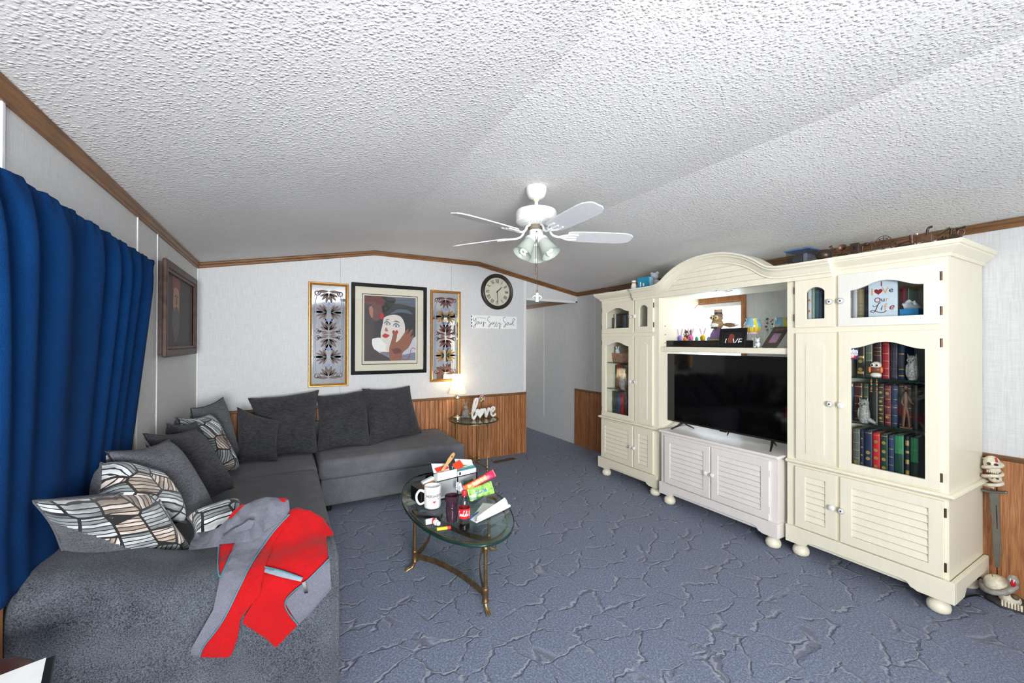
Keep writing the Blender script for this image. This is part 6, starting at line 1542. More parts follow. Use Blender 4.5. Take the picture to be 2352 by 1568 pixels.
# left cabinet
p0, p1 = PX(1402, 668, 3.93), PX(1444, 664, 3.93)
t = thing('hair_clipper', 'black hair clipper lying on top of the left cabinet', 'clipper', (3.93, (p0.y+p1.y)/2, ZT))
MB().tube([(3.93, p0.y, ZT+.022), (3.93, p0.y*.6+p1.y*.4, ZT+.030), (3.93, p1.y*.7+p0.y*.3, ZT+.022), (3.93, p1.y, ZT+.018)], [.018, .024, .018, .010], 12).build('body', 'black_plastic', t, smooth=60)
MB().box((3.905, p0.y+.02, ZT+.012), (3.93, p0.y-.01, ZT+.030)).build('blade', 'nickel', t, bevel=.002); MB().sph((3.908, p0.y*.55+p1.y*.45, ZT+.034), .005, 8, 6).build('switch', 'nickel', t)
p = PX(1456, 660, 3.90); t = thing('jar', 'white lidded jar on top of the left cabinet', 'jar', (3.90, p.y, ZT)); h_ = PX(1456, 644, 3.90).z-ZT
MB().lathe([(.001, 0), (.022, 0), (.030, h_*.15), (.030, h_*.5), (.022, h_*.66), (.020, h_*.72)], 22, Matrix.Translation((3.90, p.y, ZT))).build('body', C(232, 228, 216, .3), t, smooth=60)
MB().lathe([(.021, h_*.70), (.024, h_*.72), (.024, h_*.80), (.020, h_*.84)], 22, Matrix.Translation((3.90, p.y, ZT)), cap=False).build('band', C(176, 130, 84, .4), t, smooth=60)
MB().lathe([(.001, h_*.82), (.023, h_*.82), (.023, h_*.97), (.001, h_)], 22, Matrix.Translation((3.90, p.y, ZT))).build('lid', 'white_enamel', t, smooth=40)
a, b, c2 = PX(1464, 645, 3.88), PX(1485, 640, 3.88), PX(1497, 640, 3.94)
t = thing('carton', 'bright blue cardboard carton on top of the left cabinet', 'box', (3.92, (a.y+b.y)/2, ZT)); hz_ = PX(1475, 637, 3.88).z-ZT
MB().box((3.88, a.y, ZT), (3.96, b.y-.02, ZT+hz_)).build('carton', C(30, 140, 178), t, bevel=.001)
MB().box((3.8795, a.y-.05, ZT+.03), (3.8802, a.y-.035, ZT+hz_*.62)).build('white_mark', 'white_paper', t); MB().box((3.8795, b.y+.03, ZT+.03), (3.8802, b.y+.05, ZT+hz_*.5)).build('white_mark', 'white_paper', t)
MB().box((3.90, b.y-.0195, ZT+.004), (3.955, b.y-.0208, ZT+hz_-.004)).build('side_label', C(170, 210, 226), t)
p = PX(1505, 645, 4.02); t = thing('plush_toy', 'white plush toy half hidden behind the arched crown', 'plush toy', (4.02, p.y, ZT)); MB().sph((4.02, p.y, ZT+.055), (.05, .055, .055)).sph((4.0, p.y-.01, ZT+.135), (.038, .040, .036)).build('body', C(214, 214, 222, .9), t, smooth=70)
for sg in (-1, 1): MB().sph((4.0, p.y+sg*.035-.01, ZT+.165), .016, 10, 8).build('ear', C(214, 214, 222, .9), t, smooth=60)
# right cabinet: tub, kettle and bronze miniatures
glassy('tub_plastic', (.80, .82, .86, 1), .15, 1.6)
a, b = PX(1808, 600, 3.84), PX(1858, 590, 3.84); h_ = PX(1832, 576, 3.84).z-ZT
t = thing('storage_tub', 'clear plastic tub with a blue lid on the right cabinet top', 'tub', (3.95, (a.y+b.y)/2, ZT))
mb = MB(); mb.add([(3.83, a.y-.008, ZT), (4.02, a.y-.008, ZT), (4.02, b.y+.008, ZT), (3.83, b.y+.008, ZT), (3.82, a.y, ZT+h_), (4.03, a.y, ZT+h_), (4.03, b.y, ZT+h_), (3.82, b.y, ZT+h_)], [(0, 3, 2, 1), (0, 1, 5, 4), (1, 2, 6, 5), (2, 3, 7, 6), (3, 0, 4, 7)]); mb.build('tub', 'tub_plastic', t)
MB().box((3.812, a.y+.010, ZT+h_), (4.04, b.y-.012, ZT+h_+.010)).build('lid', C(70, 98, 150, .35), t, bevel=.003)
MB().box((3.86, a.y-.02, ZT+.004), (4.00, b.y+.05, ZT+h_*.6)).build('contents', C(60, 62, 72), t, bevel=.008); MB().box((3.855, b.y+.045, ZT+.004), (4.0, b.y+.02, ZT+h_*.8)).build('contents', C(120, 124, 140), t, bevel=.006)
br_ = 'bronze_mini'; plain(br_, S(70, 58, 50), .4, .6, .35, 60); cp_ = 'copper_mini'; plain(cp_, S(108, 80, 66), .4, .6, .3, 60)
def mini(name, label, u, x=3.787): p = PX(u, 570, x); t = thing(name, label, 'miniature', (x, p.y, ZT), group='bronze miniatures along the right cabinet top'); return t, (lambda dy, dz, dx=0: V((x+dx, p.y-dy, ZT+dz)))
t, q = mini('teapot', 'round bronze teapot beside the clear tub', 1893, 3.815); tag(t, cat='teapot')
MB().lathe([(.001, .004), (.030, .004), (.042, .018), (.046, .038), (.040, .055), (.028, .064), (.026, .068), (.001, .068)], 28, Matrix.Translation(q(0, 0))).build('body', br_, t, smooth=60)
MB().tube([q(.03, .055), q(.045, .075), q(.040, .088), q(.030, .080)], .005, 8).build('handle', br_, t, smooth=60); MB().lathe([(.001, 0), (.036, 0), (.032, .006), (.001, .006)], 20, Matrix.Translation(q(0, 0))).build('foot', 'nickel', t, smooth=40)
MB().tube([q(-.040, .040), q(-.052, .052), q(-.056, .062)], [.009, .006, .004], 8).build('spout', br_, t, smooth=60)
t, q = mini('gramophone', 'bronze miniature gramophone next to the teapot', 1936)
MB().box(q(-.024, 0, .02), q(.024, .012, -.02)).build('base', br_, t, bevel=.002); MB().cyl(q(0, .012), q(0, .030), .006).build('neck', br_, t); MB().lathe([(.006, -.012), (.010, 0), (.018, .012), (.028, .020), (.026, .020), (.014, .008)], 20, Matrix.Translation(q(0, .045)) @ Matrix.Rotation(-1.2, 4, 'Y'), cap=False).build('horn', cp_, t, smooth=60)
t, q = mini('wall_telephone', 'bronze miniature wall telephone, a dark upright block', 1963)
MB().box(q(-.022, 0, .01), q(.022, .072, -.008)).build('case', br_, t, bevel=.002); MB().lathe([(.004, 0), (.008, .010), (.010, .014)], 14, Matrix.Translation(q(0, .042, -.008)) @ Matrix.Rotation(-pi/2, 4, 'Y'), cap=False).build('mouthpiece', cp_, t, smooth=60); MB().cyl(q(-.024, .02), q(-.024, .06), .005).build('receiver', cp_, t); MB().cyl(q(.022, .06), q(.034, .06), .003).build('crank', cp_, t)
t, q = mini('sewing_machine', 'bronze miniature sewing machine beside the wall telephone', 1991)
MB().box(q(-.030, 0, .012), q(.030, .008, -.012)).build('base', cp_, t, bevel=.002); MB().tube(spline([q(-.022, .01), q(-.022, .040), q(-.010, .052), q(.012, .050), q(.022, .040), q(.022, .018)], 5), .006, 8).build('arm', br_, t, smooth=60); MB().tube([q(.030+.012*cos(k*pi/8), .038+.018*sin(k*pi/8)) for k in range(16)], .003, 6, closed=True).build('wheel', cp_, t, smooth=60)
MB().sph(q(-.004, .054), (.012, .02, .010), 10, 6).build('spool', br_, t, smooth=60)
t, q = mini('electric_fan', 'bronze miniature desk fan with a wire cage', 2029)
MB().lathe([(.001, 0), (.018, 0), (.014, .006), (.004, .010), (.004, .026)], 16, Matrix.Translation(q(0, 0))).build('stand', br_, t, smooth=50)
for r_ in (.036, .024, .012): MB().tube([q(r_*cos(k*pi/12), .050+r_*sin(k*pi/12)) for k in range(24)], .0016, 6, closed=True).build('cage_ring', br_, t, smooth=60)
for k in range(8): MB().tube([q(0, .050), q(.036*cos(k*pi/4), .050+.036*sin(k*pi/4))], .0013, 5).build('cage_wire', br_, t)
t, q = mini('steam_engine', 'copper miniature steam engine with a spoked wheel', 2074)
MB().tube([q(-.034+.022*cos(k*pi/10), .026+.024*sin(k*pi/10)) for k in range(20)], .0026, 6, closed=True).build('wheel', br_, t, smooth=60)
for k in range(6): MB().tube([q(-.034, .026), q(-.034+.022*cos(k*pi/3), .026+.024*sin(k*pi/3))], .0015, 5).build('spoke', br_, t)
MB().cyl(q(-.024, .030), q(.030, .042), .013, n=14).build('boiler', cp_, t, smooth=50); MB().box(q(-.030, .008, .012), q(.046, .014, -.012)).build('frame', br_, t); MB().tube([q(.040, 0), q(.036, .062)], [.009, .011], 10).build('post', cp_, t, smooth=60); MB().box(q(-.036, 0, .004), q(-.030, .012, -.004)).build('leg', br_, t); MB().box(q(.010, 0, .012), q(.018, .01, -.012)).build('leg', br_, t)
t, q = mini('stove', 'copper miniature stove with a bent chimney pipe', 2130)
MB().box(q(-.022, .004, .016), q(.022, .046, -.016)).build('box', cp_, t, bevel=.002); MB().tube(spline([q(.0, .046), q(.0, .070), q(.006, .086), q(.020, .090)], 5), .006, 10).build('pipe', br_, t, smooth=60); MB().box(q(-.03, 0, .018), q(.026, .005, -.018)).build('plinth', cp_, t)
t, q = mini('street_lamp', 'thin bronze miniature lamp post left of the stove', 2105)
MB().cyl(q(0, 0), q(0, .058), .0025).build('post', br_, t); MB().lathe([(.001, 0), (.014, 0), (.010, .006), (.001, .008)], 14, Matrix.Translation(q(0, 0))).build('foot', br_, t, smooth=50); MB().sph(q(0, .064), (.006, .010, .010), 10, 8).build('lantern', 'nickel', t, smooth=60)
t, q = mini('balance_scale', 'bronze miniature kitchen scale with a scoop tray', 2168)
MB().box(q(-.022, .004, .014), q(.022, .016, -.014)).build('base', br_, t, bevel=.003); MB().cyl(q(0, .016), q(0, .026), .008).build('column', br_, t); MB().tube([q(-.03, 0), q(-.022, .01)], .004, 6).build('foot', br_, t); MB().tube([q(.024, 0), q(.020, .01)], .004, 6).build('foot', br_, t)
mb = MB(); mb.grid(lambda u, v: q(-.024+.050*u, .030+.034*u*.9+.010*(2*v-1)**2, -.018+.036*v), 8, 8); o = mb.build('scoop', C(96, 88, 66, .4, .6), t, smooth=70); sd = o.modifiers.new('metal', 'SOLIDIFY'); sd.thickness = .0015
t, q = mini('film_projector', 'bronze miniature film projector at the right end of the cabinet top', 2198)
MB().box(q(-.026, 0, .014), q(.018, .030, -.014)).build('body', br_, t, bevel=.003); MB().tube([q(.018+.013*cos(k*pi/8), .030+.015*sin(k*pi/8), -.012) for k in range(16)], .005, 8, closed=True).build('reel', cp_, t, smooth=60); MB().tube([q(-.022, .030), q(-.020, .062), q(-.008, .056)], [.008, .007, .004], 8).build('lamp_house', br_, t, smooth=60); MB().cyl(q(-.004, .052), q(.032, .058), .006).build('lens', br_, t, smooth=60); MB().tube([q(0, .03), q(.004, .055)], .004, 6).build('arm', br_, t)

# ================================================================== things standing right of the cabinet
# fantasy dagger leaning on the wainscot
XD_ = 4.345
def dg(u, v): return PX(u, v, XD_)+V((0, -.014, 0))
bone = 'bone_resin'; plain(bone, S(214, 206, 184), .5, 0, .22, 40, .2, 90); steel = 'blade_steel'; plain(steel, S(128, 130, 122), .35, .75, .1, 20)
t = thing('fantasy_dagger', 'skull-handled fantasy dagger standing against the wainscot beside the right cabinet', 'dagger', dg(2285, 1300))
c = dg(2270, 1062); MB().sph(c, (.030, .036, .044)).sph(c+V((-.012, -.012, -.034)), (.022, .026, .020)).build('upper_skull', bone, t, smooth=70)
for dy in (.006, -.022): MB().sph(c+V((-.028, dy, .0)), (.008, .009, .008), 10, 8).build('eye_socket', C(50, 52, 60), t, smooth=60)
for k in range(6): MB().cyl(c+V((-.030, .012-.008*k, -.036)), c+V((-.030, .012-.008*k, -.050)), .0032, n=6).build('tooth', bone, t)
MB().tube([c+V((-.02, -.02, .040)), c+V((-.03, -.026, .016))], .004, 6).build('red_stripe', C(190, 40, 36), t, smooth=60)
c3 = dg(2277, 1096); MB().sph(c3, (.024, .028, .028)).build('lower_skull', bone, t, smooth=70)
for dy in (.006, -.014): MB().sph(c3+V((-.022, dy, .004)), (.006, .006, .006), 8, 6).build('eye_socket', C(50, 52, 60), t, smooth=60)
P = []
for k in range(60):
    a = k*.36; z = dg(2272, 1120).z+(dg(2270, 1050).z-dg(2272, 1120).z)*k/60; P.append(V((XD_+.032*cos(a)*1.0, dg(2272, 1085).y+.036*sin(a), z)))
MB().tube(P, [.010]*50+[.010-.0008*i for i in range(10)], 8).build('snake_coil', bone, t, smooth=60)
g0, g1 = dg(2246, 1122), dg(2306, 1128); MB().tube(spline([g0, (g0*2+g1)/3-V((0, 0, .006)), (g0+2*g1)/3-V((0, 0, .006)), g1], 5), [.004]+[.010]*14+[.002], 10, flat=.6).build('guard', C(120, 120, 112, .35, .7), t, smooth=60)
axd = (V((XD_, 0, 0)), V((0, 1, 0)), V((0, 0, 1)), V((-1, 0, 0)))
def d2(u, v): p = dg(u, v); return (p.y, p.z)
bl = [d2(*q) for q in ((2264, 1130), (2265, 1142), (2268, 1148), (2265, 1152), (2268, 1158), (2266, 1163), (2269, 1170), (2267, 1176), (2270, 1186), (2272, 1240), (2276, 1300), (2288, 1300), (2287, 1250), (2292, 1278), (2294, 1276), (2291, 1245), (2288, 1190), (2286, 1130))]
MB().poly(bl, axd, 0, .006, [[d2(*q) for q in ((2278, 1158), (2281, 1158), (2284, 1212), (2281, 1212))]]).build('blade', steel, t, bevel=.001)
# skull with snake on a rocky base
p = PZ(2290, 1352, .03); p.x = min(p.x, 4.28); B0 = V((4.275, -4.055, 0))
t = thing('skull_sculpture', 'cracked skull with a snake on a dark base on the carpet', 'sculpture', B0)
mb = MB(); 
def rock(u, v):
    a = u*2*pi; r_ = [0.001, .088, .092, .085, .07, .001][int(round(v*5))]; z = [.001, .001, .015, .030, .036, .038][int(round(v*5))]
    n_ = 1+.18*noise.noise(V((cos(a)*2, sin(a)*2, v*3))); return V((B0.x+r_*n_*cos(a)*.95, B0.y+r_*n_*sin(a), z))
mb.grid(rock, 36, 5, wrapu=True); mb.build('rock_base', C(62, 58, 54, .8, 0, .4), t, smooth=50)
hc = PX(2268, 1325, 4.27); hc = V((4.265, -4.012, .092))
MB().sph(hc, (.058, .056, .054)).sph(hc+V((-.030, -.050, -.042)), (.040, .044, .032)).build('skull', bone, t, smooth=70)
MB().sph(hc+V((-.045, -.035, -.012)), (.022, .020, .018)).build('eye_socket', C(96, 76, 52), t, smooth=60); MB().sph(hc+V((-.045, -.072, -.018)), (.018, .016, .016)).build('eye_socket', C(96, 76, 52), t, smooth=60)
for k in range(7): MB().cyl(hc+V((-.068+.002*k, -.030-.011*k, -.048)), hc+V((-.076+.002*k, -.032-.011*k, -.078)), .0048, n=7).build('tooth', bone, t, smooth=60)
sk = C(150, 146, 138, .5, 0, .25)
MB().tube(spline([hc+V((.02, .062, -.015)), hc+V((-.045, .045, -.030)), hc+V((-.070, .0, -.024)), hc+V((-.055, -.045, .0)), hc+V((-.035, -.070, .035)), hc+V((-.045, -.066, .062))], 6), [.014]*31, 10).build('snake_body', sk, t, smooth=60)
sn = hc+V((-.050, -.066, .072)); MB().sph(sn, (.020, .022, .030)).build('snake_head', sk, t, smooth=60)
MB().sph(sn+V((-.016, -.002, -.010)), (.008, .011, .020)).build('mouth', C(188, 30, 44, .25), t, smooth=60)
for sg in (-1, 1): MB().cyl(sn+V((-.020, sg*.007, .012)), sn+V((-.026, sg*.006, -.004)), .003, .0005, 6).build('fang', 'white_paper', t)
MB().tube([hc+V((-.005, .02, .054)), hc+V((-.026, .012, .046)), hc+V((-.034, .022, .034)), hc+V((-.046, .014, .026))], .0012, 5).build('crack', 'ink', t)
MB().tube(spline([PZ(2212, 1372, .006), PZ(2240, 1366, .008), PZ(2265, 1372, .006), PZ(2300, 1386, .006), PZ(2352, 1398, .006), PZ(2400, 1402, .006)], 6), .0055, 8).build('power_cable', 'black_plastic')
cb_ = bpy.data.objects['power_cable']; tag(cb_, 'black power cable lying on the carpet in front of the skull sculpture', 'cable')
# ================================================================== books and ornaments inside the glass cabinets
GOLD = 'gilt'; plain(GOLD, S(190, 160, 96), .4, .5, .2, 80)
def book(label, y0, y1, z0, z1, x, col, bands=(), group='', depth=.15, gilt=GOLD, two=None, motif=None, rough=.45, lean=0.):
    """upright book, spine to the room at plane x; y0 = far edge, y1 = near edge"""
    w_ = abs(y0-y1); yc = (y0+y1)/2; t = thing('book', label, 'book', (x+depth/2, yc, z0), group=group); h = z1-z0
    cm = C(*col, rough)
    P = [(.0, -w_/2), (.0, w_/2)]
    mb = MB(); n = 6; ring_ = [(depth, w_/2), (depth, w_/2-.003), (.008, w_/2-.003), (.008, -w_/2+.003), (depth, -w_/2+.003), (depth, -w_/2)]+[(.006*(1-cos(q)**2*1.0), -w_/2*cos(q*1.0)) for q in [pi*i/n*1.0 for i in range(0, n+1)]]
    out = [(depth, w_/2), (depth, w_/2-.003), (.010, w_/2-.003), (.010, -w_/2+.003), (depth, -w_/2+.003), (depth, -w_/2), (.006, -w_/2), (.002, -w_/2*.7), (0, 0), (.002, w_/2*.7), (.006, w_/2)]
    mb.poly(out, (V((x, yc, z1)), V((1, 0, 0)), V((0, 1, 0)), V((0, 0, 1))), 0, h)
    mb.build('cover', cm, t)
    MB().box((x+.010, yc-w_/2+.003, z0+.003), (x+depth-.004, yc+w_/2-.003, z1-.004)).build('pages', C(222, 212, 190, .8), t)
    def bd(za, zb, m, nm='gilt_band', k=.94): 
        MB().poly([(.0055, -w_/2*k), (.0015, -w_/2*.66), (-.0006, 0), (.0015, w_/2*.66), (.0055, w_/2*k), (.0062, w_/2*k), (.0062, -w_/2*k)], (V((x-.0002, yc, zb)), V((1, 0, 0)), V((0, 1, 0)), V((0, 0, 1))), 0, zb-za).build(nm, m, t)
    for b in bands: bd(z0+h*b[0], z0+h*b[1], gilt)
    if two: bd(z0+h*two[0], z0+h*two[1], C(*two[2]), 'spine_label', 1.0)
    if motif:
        for f in motif: 
            MB().lathe([(.001, 0), (w_*.30, 0)], 10, Matrix.Translation((x-.0012, yc, z0+h*f)) @ Matrix.Rotation(-pi/2, 4, 'Y'), cap=False).build('gilt_motif', gilt, t)
    return t
def zr(a, b, x): return PX(1900+.24231*a, 740+.24231*b, x)
DB = ((.05, .065), (.94, .955)); RB = ((.06, .075), (.25, .265), (.45, .465), (.65, .665), (.90, .915)); MO = (.15, .36, .56, .78)
ords = ['first', 'second', 'third', 'fourth', 'fifth', 'sixth', 'seventh', 'eighth', 'ninth', 'tenth', 'eleventh']
def row(where, zf, x, items, group, zbase):
    for i, it_ in enumerate(items):
        a0, a1, btop, nm, col, kw = it_
        ya, yb = zf(a0, 600, x).y, zf(a1, 600, x).y; zt_ = zf((a0+a1)/2, btop, x+.0).z
        book('%s book, %s from left on %s' % (nm, ords[i], where), ya-.0006, yb+.0006, zbase, zt_, x, col, group=group, **kw)
row('bottom shelf of right cabinet', zr, 3.892, [
    (150, 232, 995, 'maroon gilt', (92, 22, 34), dict(motif=MO, bands=DB)), (236, 306, 1010, 'grey gilt', (92, 100, 96), dict(bands=RB, motif=(.15,))), (309, 346, 1020, 'narrow navy', (28, 38, 66), dict(motif=MO)), (349, 423, 1028, 'dark blue', (24, 44, 72), dict(motif=(.3, .45), bands=DB)),
    (426, 496, 1050, 'bright red gilt', (196, 30, 38), dict(motif=MO, bands=DB)), (499, 571, 1060, 'dark green gilt', (28, 62, 48), dict(motif=MO, bands=DB)), (574, 629, 1070, 'slate blue', (46, 58, 96), dict(bands=RB)), (632, 721, 1065, 'two-tone green', (26, 66, 54), dict(two=(.55, .97, (44, 130, 84)), bands=((.60, .62), (.68, .69), (.76, .77), (.84, .85)))),
    (733, 779, 1080, 'black gilt', (26, 30, 46), dict(bands=((.10, .20), (.35, .45), (.60, .66), (.78, .90)))), (784, 860, 1090, 'emerald and black', (22, 44, 36), dict(two=(.42, .98, (40, 122, 74)), bands=((.7, .71),)))], 'books on the bottom shelf of the right cabinet', .6745)
row('middle shelf of right cabinet', zr, 3.925, [
    (165, 184, 575, 'thin white', (206, 206, 200), {}), (190, 246, 570, 'navy and gold', (36, 62, 92), dict(motif=(.15, .4, .55, .68), bands=((.9, .96),))), (250, 331, 575, 'dark maroon', (66, 24, 32), dict(bands=RB)), (335, 388, 580, 'olive green', (56, 70, 52), dict(bands=RB)), (391, 475, 575, 'plain black', (30, 28, 28), {}),
    (478, 534, 580, 'black and gold', (44, 38, 28), dict(motif=MO, bands=RB)), (538, 601, 600, 'crimson', (98, 30, 40), dict(bands=RB, motif=(.2, .8))), (605, 669, 600, 'blue and silver', (36, 54, 84), dict(bands=RB, gilt='nickel')), (673, 735, 585, 'charcoal', (44, 40, 40), dict(bands=DB)), (738, 800, 590, 'dark brown', (52, 42, 36), dict(bands=RB)), (803, 862, 595, 'black-spined', (36, 34, 34), {})], 'books on the middle shelf of the right cabinet', .9685)
row('top glass shelf of right cabinet', zr, 3.935, [
    (278, 352, 165, 'black and gold', (50, 44, 38), dict(motif=(.2, .42), bands=((.08, .14), (.5, .56)))), (356, 426, 170, 'grey-green', (92, 102, 88), dict(bands=RB)), (429, 512, 172, 'dark oxblood', (54, 30, 32), dict(bands=((.6, .61), (.7, .71), (.8, .81)))), (515, 587, 172, 'scarlet', (158, 34, 44), dict(bands=RB)), (590, 664, 175, 'dark plum', (52, 46, 58), dict(bands=RB, gilt='ink_grey')), (668, 735, 175, 'navy gilt', (30, 46, 72), dict(two=(.28, .62, (70, 70, 76)), bands=((.07, .1), (.24, .27), (.64, .67))))], 'books on the top shelf of the right cabinet', 1.2535)
# ornaments of the right cabinet
silver = 'owl_silver'; plain(silver, S(150, 150, 146), .5, .2, .45, 120, .6, 160)
def owl(label, c0, r_, h_, mat, eye=True, tail=None):
    t = thing('owl_ornament', label, 'ornament', c0, group='owl ornaments in the cabinets'); c0 = V(c0)
    MB().lathe([(.001, 0), (r_*.7, 0), (r_*.98, h_*.18), (r_, h_*.38), (r_*.82, h_*.58), (r_*.78, h_*.72), (r_*.84, h_*.84), (r_*.6, h_*.95), (.001, h_*.97)], 24, Matrix.Translation(c0)).build('body', mat, t, smooth=70)
    for sg in (-1, 1):
        MB().cyl(c0+V((-r_*.2, sg*r_*.55, h_*.88)), c0+V((-r_*.25, sg*r_*.72, h_*1.03)), r_*.22, .001, 8).build('ear_tuft', mat, t, smooth=60)
        e = MB().lathe([(r_*.14, .006), (r_*.30, .006), (r_*.34, 0)], 16, Matrix.Translation(c0+V((-r_*.72, sg*r_*.34, h_*.78))) @ Matrix.Rotation(-pi/2, 4, 'Y'), cap=False).build('eye_ring', mat, t, smooth=50)
        MB().sph(c0+V((-r_*.78, sg*r_*.34, h_*.78)), r_*.12, 10, 6).build('pupil', 'ink', e, smooth=60)
        MB().sph(c0+V((-r_*.35, sg*r_*.72, h_*.36)), (r_*.45, r_*.30, h_*.26), 12, 8).build('wing', mat, t, smooth=60)
    MB().cyl(c0+V((-r_*.76, 0, h_*.74)), c0+V((-r_*.98, 0, h_*.66)), r_*.10, .001, 8).build('beak', 'ink_grey', t)
    if tail: MB().tube([c0+V((0, 0, h_*.18)), c0+V((0, -r_*1.1, h_*.12)), c0+V((0, -r_*1.9, h_*.03))], [r_*.7, r_*.45, .006], 10).build('tail', mat, t, smooth=60)
    return t
p = zr(345, 935, 3.885); hh = zr(345, 720, 3.885).z-.969; owl('silver grey owl ornament with big eyes on the middle glass shelf', (3.892, p.y, .9687), .030, hh, silver, tail=True)
p = zr(805, 520, 3.90); owl('lacy silver owl ornament at the right of the top glass shelf', (3.895, zr(808, 500, 3.895).y, 1.2537), .027, zr(800, 305, 3.90).z-1.2537, silver)
# sitting owl with beaded legs
p = zr(450, 500, 3.872); t = thing('owl_ornament', 'brown and white sitting owl with dangling red and green bead legs', 'ornament', (3.885, p.y, 1.2537)); z0 = 1.2537; hh = zr(450, 372, 3.872).z-z0
MB().sph((3.890, p.y, z0+.018), (.020, .028, .0175)).build('base', C(232, 226, 214, .3), t, smooth=60); MB().sph((3.892, p.y, z0+hh*.50), (.022, .029, hh*.25)).build('body', C(120, 70, 46, .4), t, smooth=60); MB().sph((3.892, p.y, z0+hh*.78), (.022, .027, hh*.22)).build('head', C(226, 214, 196, .4), t, smooth=60)
for sg in (-1, 1):
    e = MB().sph((3.873, p.y+sg*.012, z0+hh*.78), (.005, .010, .010), 12, 8).build('eye', 'white_enamel', t, smooth=60); MB().sph((3.8685, p.y+sg*.011, z0+hh*.78), (.003, .006, .006), 10, 6).build('pupil', C(70, 40, 28), e, smooth=60)
    MB().sph((3.885, p.y+sg*.028, z0+hh*.5), (.010, .008, .020), 10, 8).build('wing', C(226, 126, 60, .4), t, smooth=60)
    y_ = p.y+sg*.013; x_ = 3.8615
    MB().cyl((x_, y_, z0-.075), (x_, y_, z0+.004), .0012, n=5).build('cord', 'ink', t); MB().tube([(x_, y_, z0+.004), (3.875, y_, z0+.008)], .0012, 5).build('cord', 'ink', t)
    for k in range(7): MB().sph((x_, y_, z0-.010-.0095*k), (.0046, .0046, .0044), 8, 6).build('bead', [C(206, 44, 36), C(96, 190, 100), C(206, 44, 36), C(96, 190, 100), C(40, 40, 40), C(206, 44, 36), C(96, 190, 100)][k], t, smooth=60)
    MB().sph((x_-.003, y_, z0-.082), (.009, .007, .006), 10, 6).build('boot', C(150, 88, 66), t, smooth=60)
# bronze figure
p = zr(735, 960, 3.888); t = thing('bronze_figure', 'slim brown figure of a standing person on the middle glass shelf', 'statuette', (3.895, p.y, .9687)); fm = C(96, 66, 52, .5, 0, .3); z0 = .9687; hh = zr(735, 585, 3.888).z-z0; x_ = 3.897
MB().box((3.875, p.y+.020, z0), (3.918, p.y-.035, z0+.010)).build('plinth', fm, t, bevel=.002)
MB().tube([(x_, p.y+.010, z0+.01), (x_, p.y+.006, z0+hh*.28), (x_, p.y, z0+hh*.52), (x_, p.y-.002, z0+hh*.72), (x_, p.y-.002, z0+hh*.82)], [.006, .008, .012, .014, .006], 10).tube([(x_, p.y-.018, z0+.01), (x_, p.y-.014, z0+hh*.28), (x_, p.y-.002, z0+hh*.50)], [.006, .007, .009], 10).sph((x_, p.y-.002, z0+hh*.92), (.011, .011, .015)).tube([(x_, p.y-.010, z0+hh*.75), (x_-.006, p.y-.026, z0+hh*.60), (x_-.010, p.y-.040, z0+hh*.56)], [.005, .005, .004], 8).tube([(x_, p.y+.008, z0+hh*.75), (x_-.008, p.y+.014, z0+hh*.58), (x_-.012, p.y+.004, z0+hh*.50)], [.005, .005, .004], 8).build('figure', fm, t, smooth=70)
# badge in the pane corner
q = [zr(150, 348, 3.8005), zr(292, 348, 3.8005), zr(292, 226, 3.8005), zr(150, 226, 3.8005)]
q = [V((3.8035, p.y, p.z)) for p in q]; bx_, by_ = abs(q[0].y-q[1].y), abs(q[2].z-q[0].z); O = V((3.8075, q[0].y, q[0].z)); ax = (O, ER, EUP, EN)
t = thing('sticker', 'square navy sticker with a round slogan badge on the cabinet pane', 'sticker', O)
MB().poly(rect(0, bx_, 0, by_), ax, .0006, .0008).build('backing', C(44, 52, 92), t)
mb = MB(); r_ = bx_*.47; cx_, cy_ = bx_/2, by_/2; circ = [(cx_+r_*cos(k*pi/20), cy_+r_*sin(k*pi/20)) for k in range(40)]
mb.cur = 0; mb.poly(circ, ax, .0008); mb.cur = 1; mb.poly([(x, y) for x, y in circ if y > cy_+r_*.35], ax, .0009); mb.cur = 2; mb.poly([(x, y) for x, y in circ if y < cy_-r_*.38], ax, .0009)
mb.cur = 1; add_text(mb, "LET'S GO", r_*.42, ax, (cx_, cy_+r_*.16), .0011); add_text(mb, 'BRANDON', r_*.46, ax, (cx_, cy_-r_*.18), .0011, bold=.0003); mb.cur = 0; add_text(mb, '#FJB', r_*.44, ax, (cx_, cy_-r_*.64), .0012, .2, bold=.0003)
for k in (-1, 0, 1): mb.poly([(cx_+k*r_*.36+(.006 if i % 2 == 0 else .0026)*cos(pi/2+i*pi/5), cy_+r_*(.66-.10*abs(k))+(.006 if i % 2 == 0 else .0026)*sin(pi/2+i*pi/5)) for i in range(10)], ax, .0011)
mb.build('print', ['white_paper', C(44, 52, 92), C(206, 44, 52)], t, fix=False)
# top compartment, right: plaque, books, paper and a blue box (deck z = 1.573)
def zq(a, b, x): return PX(1900+.11054*a, 600+.11054*b, x)
ZD = 1.5735
x_ = 3.852; a, b = zq(855, 1090, x_), zq(1455, 1090, x_); zt_ = zq(1130, 372, x_).z
t = thing('plaque', 'pale blue plaque reading I Love Our Life in the upper right cabinet', 'plaque', (x_, (a.y+b.y)/2, ZD)); wd_, ht_ = abs(a.y-b.y), zt_+.008-ZD
MB().box((x_, a.y, ZD), (x_+.012, b.y, ZD+ht_)).build('board', C(206, 220, 232, .5), t, bevel=.001)
ax = (V((x_, a.y, zq(1130, 1090, x_).z)), ER, EUP, EN); HT = zt_-ax[0].z
def lt(s_, sz, fx, fz, col, sh=0., bold=.0003): mb = MB(); add_text(mb, s_, sz, ax, (wd_*fx, HT*fz), .0012, sh, bold=bold); mb.build('lettering', C(*col), t, fix=False)
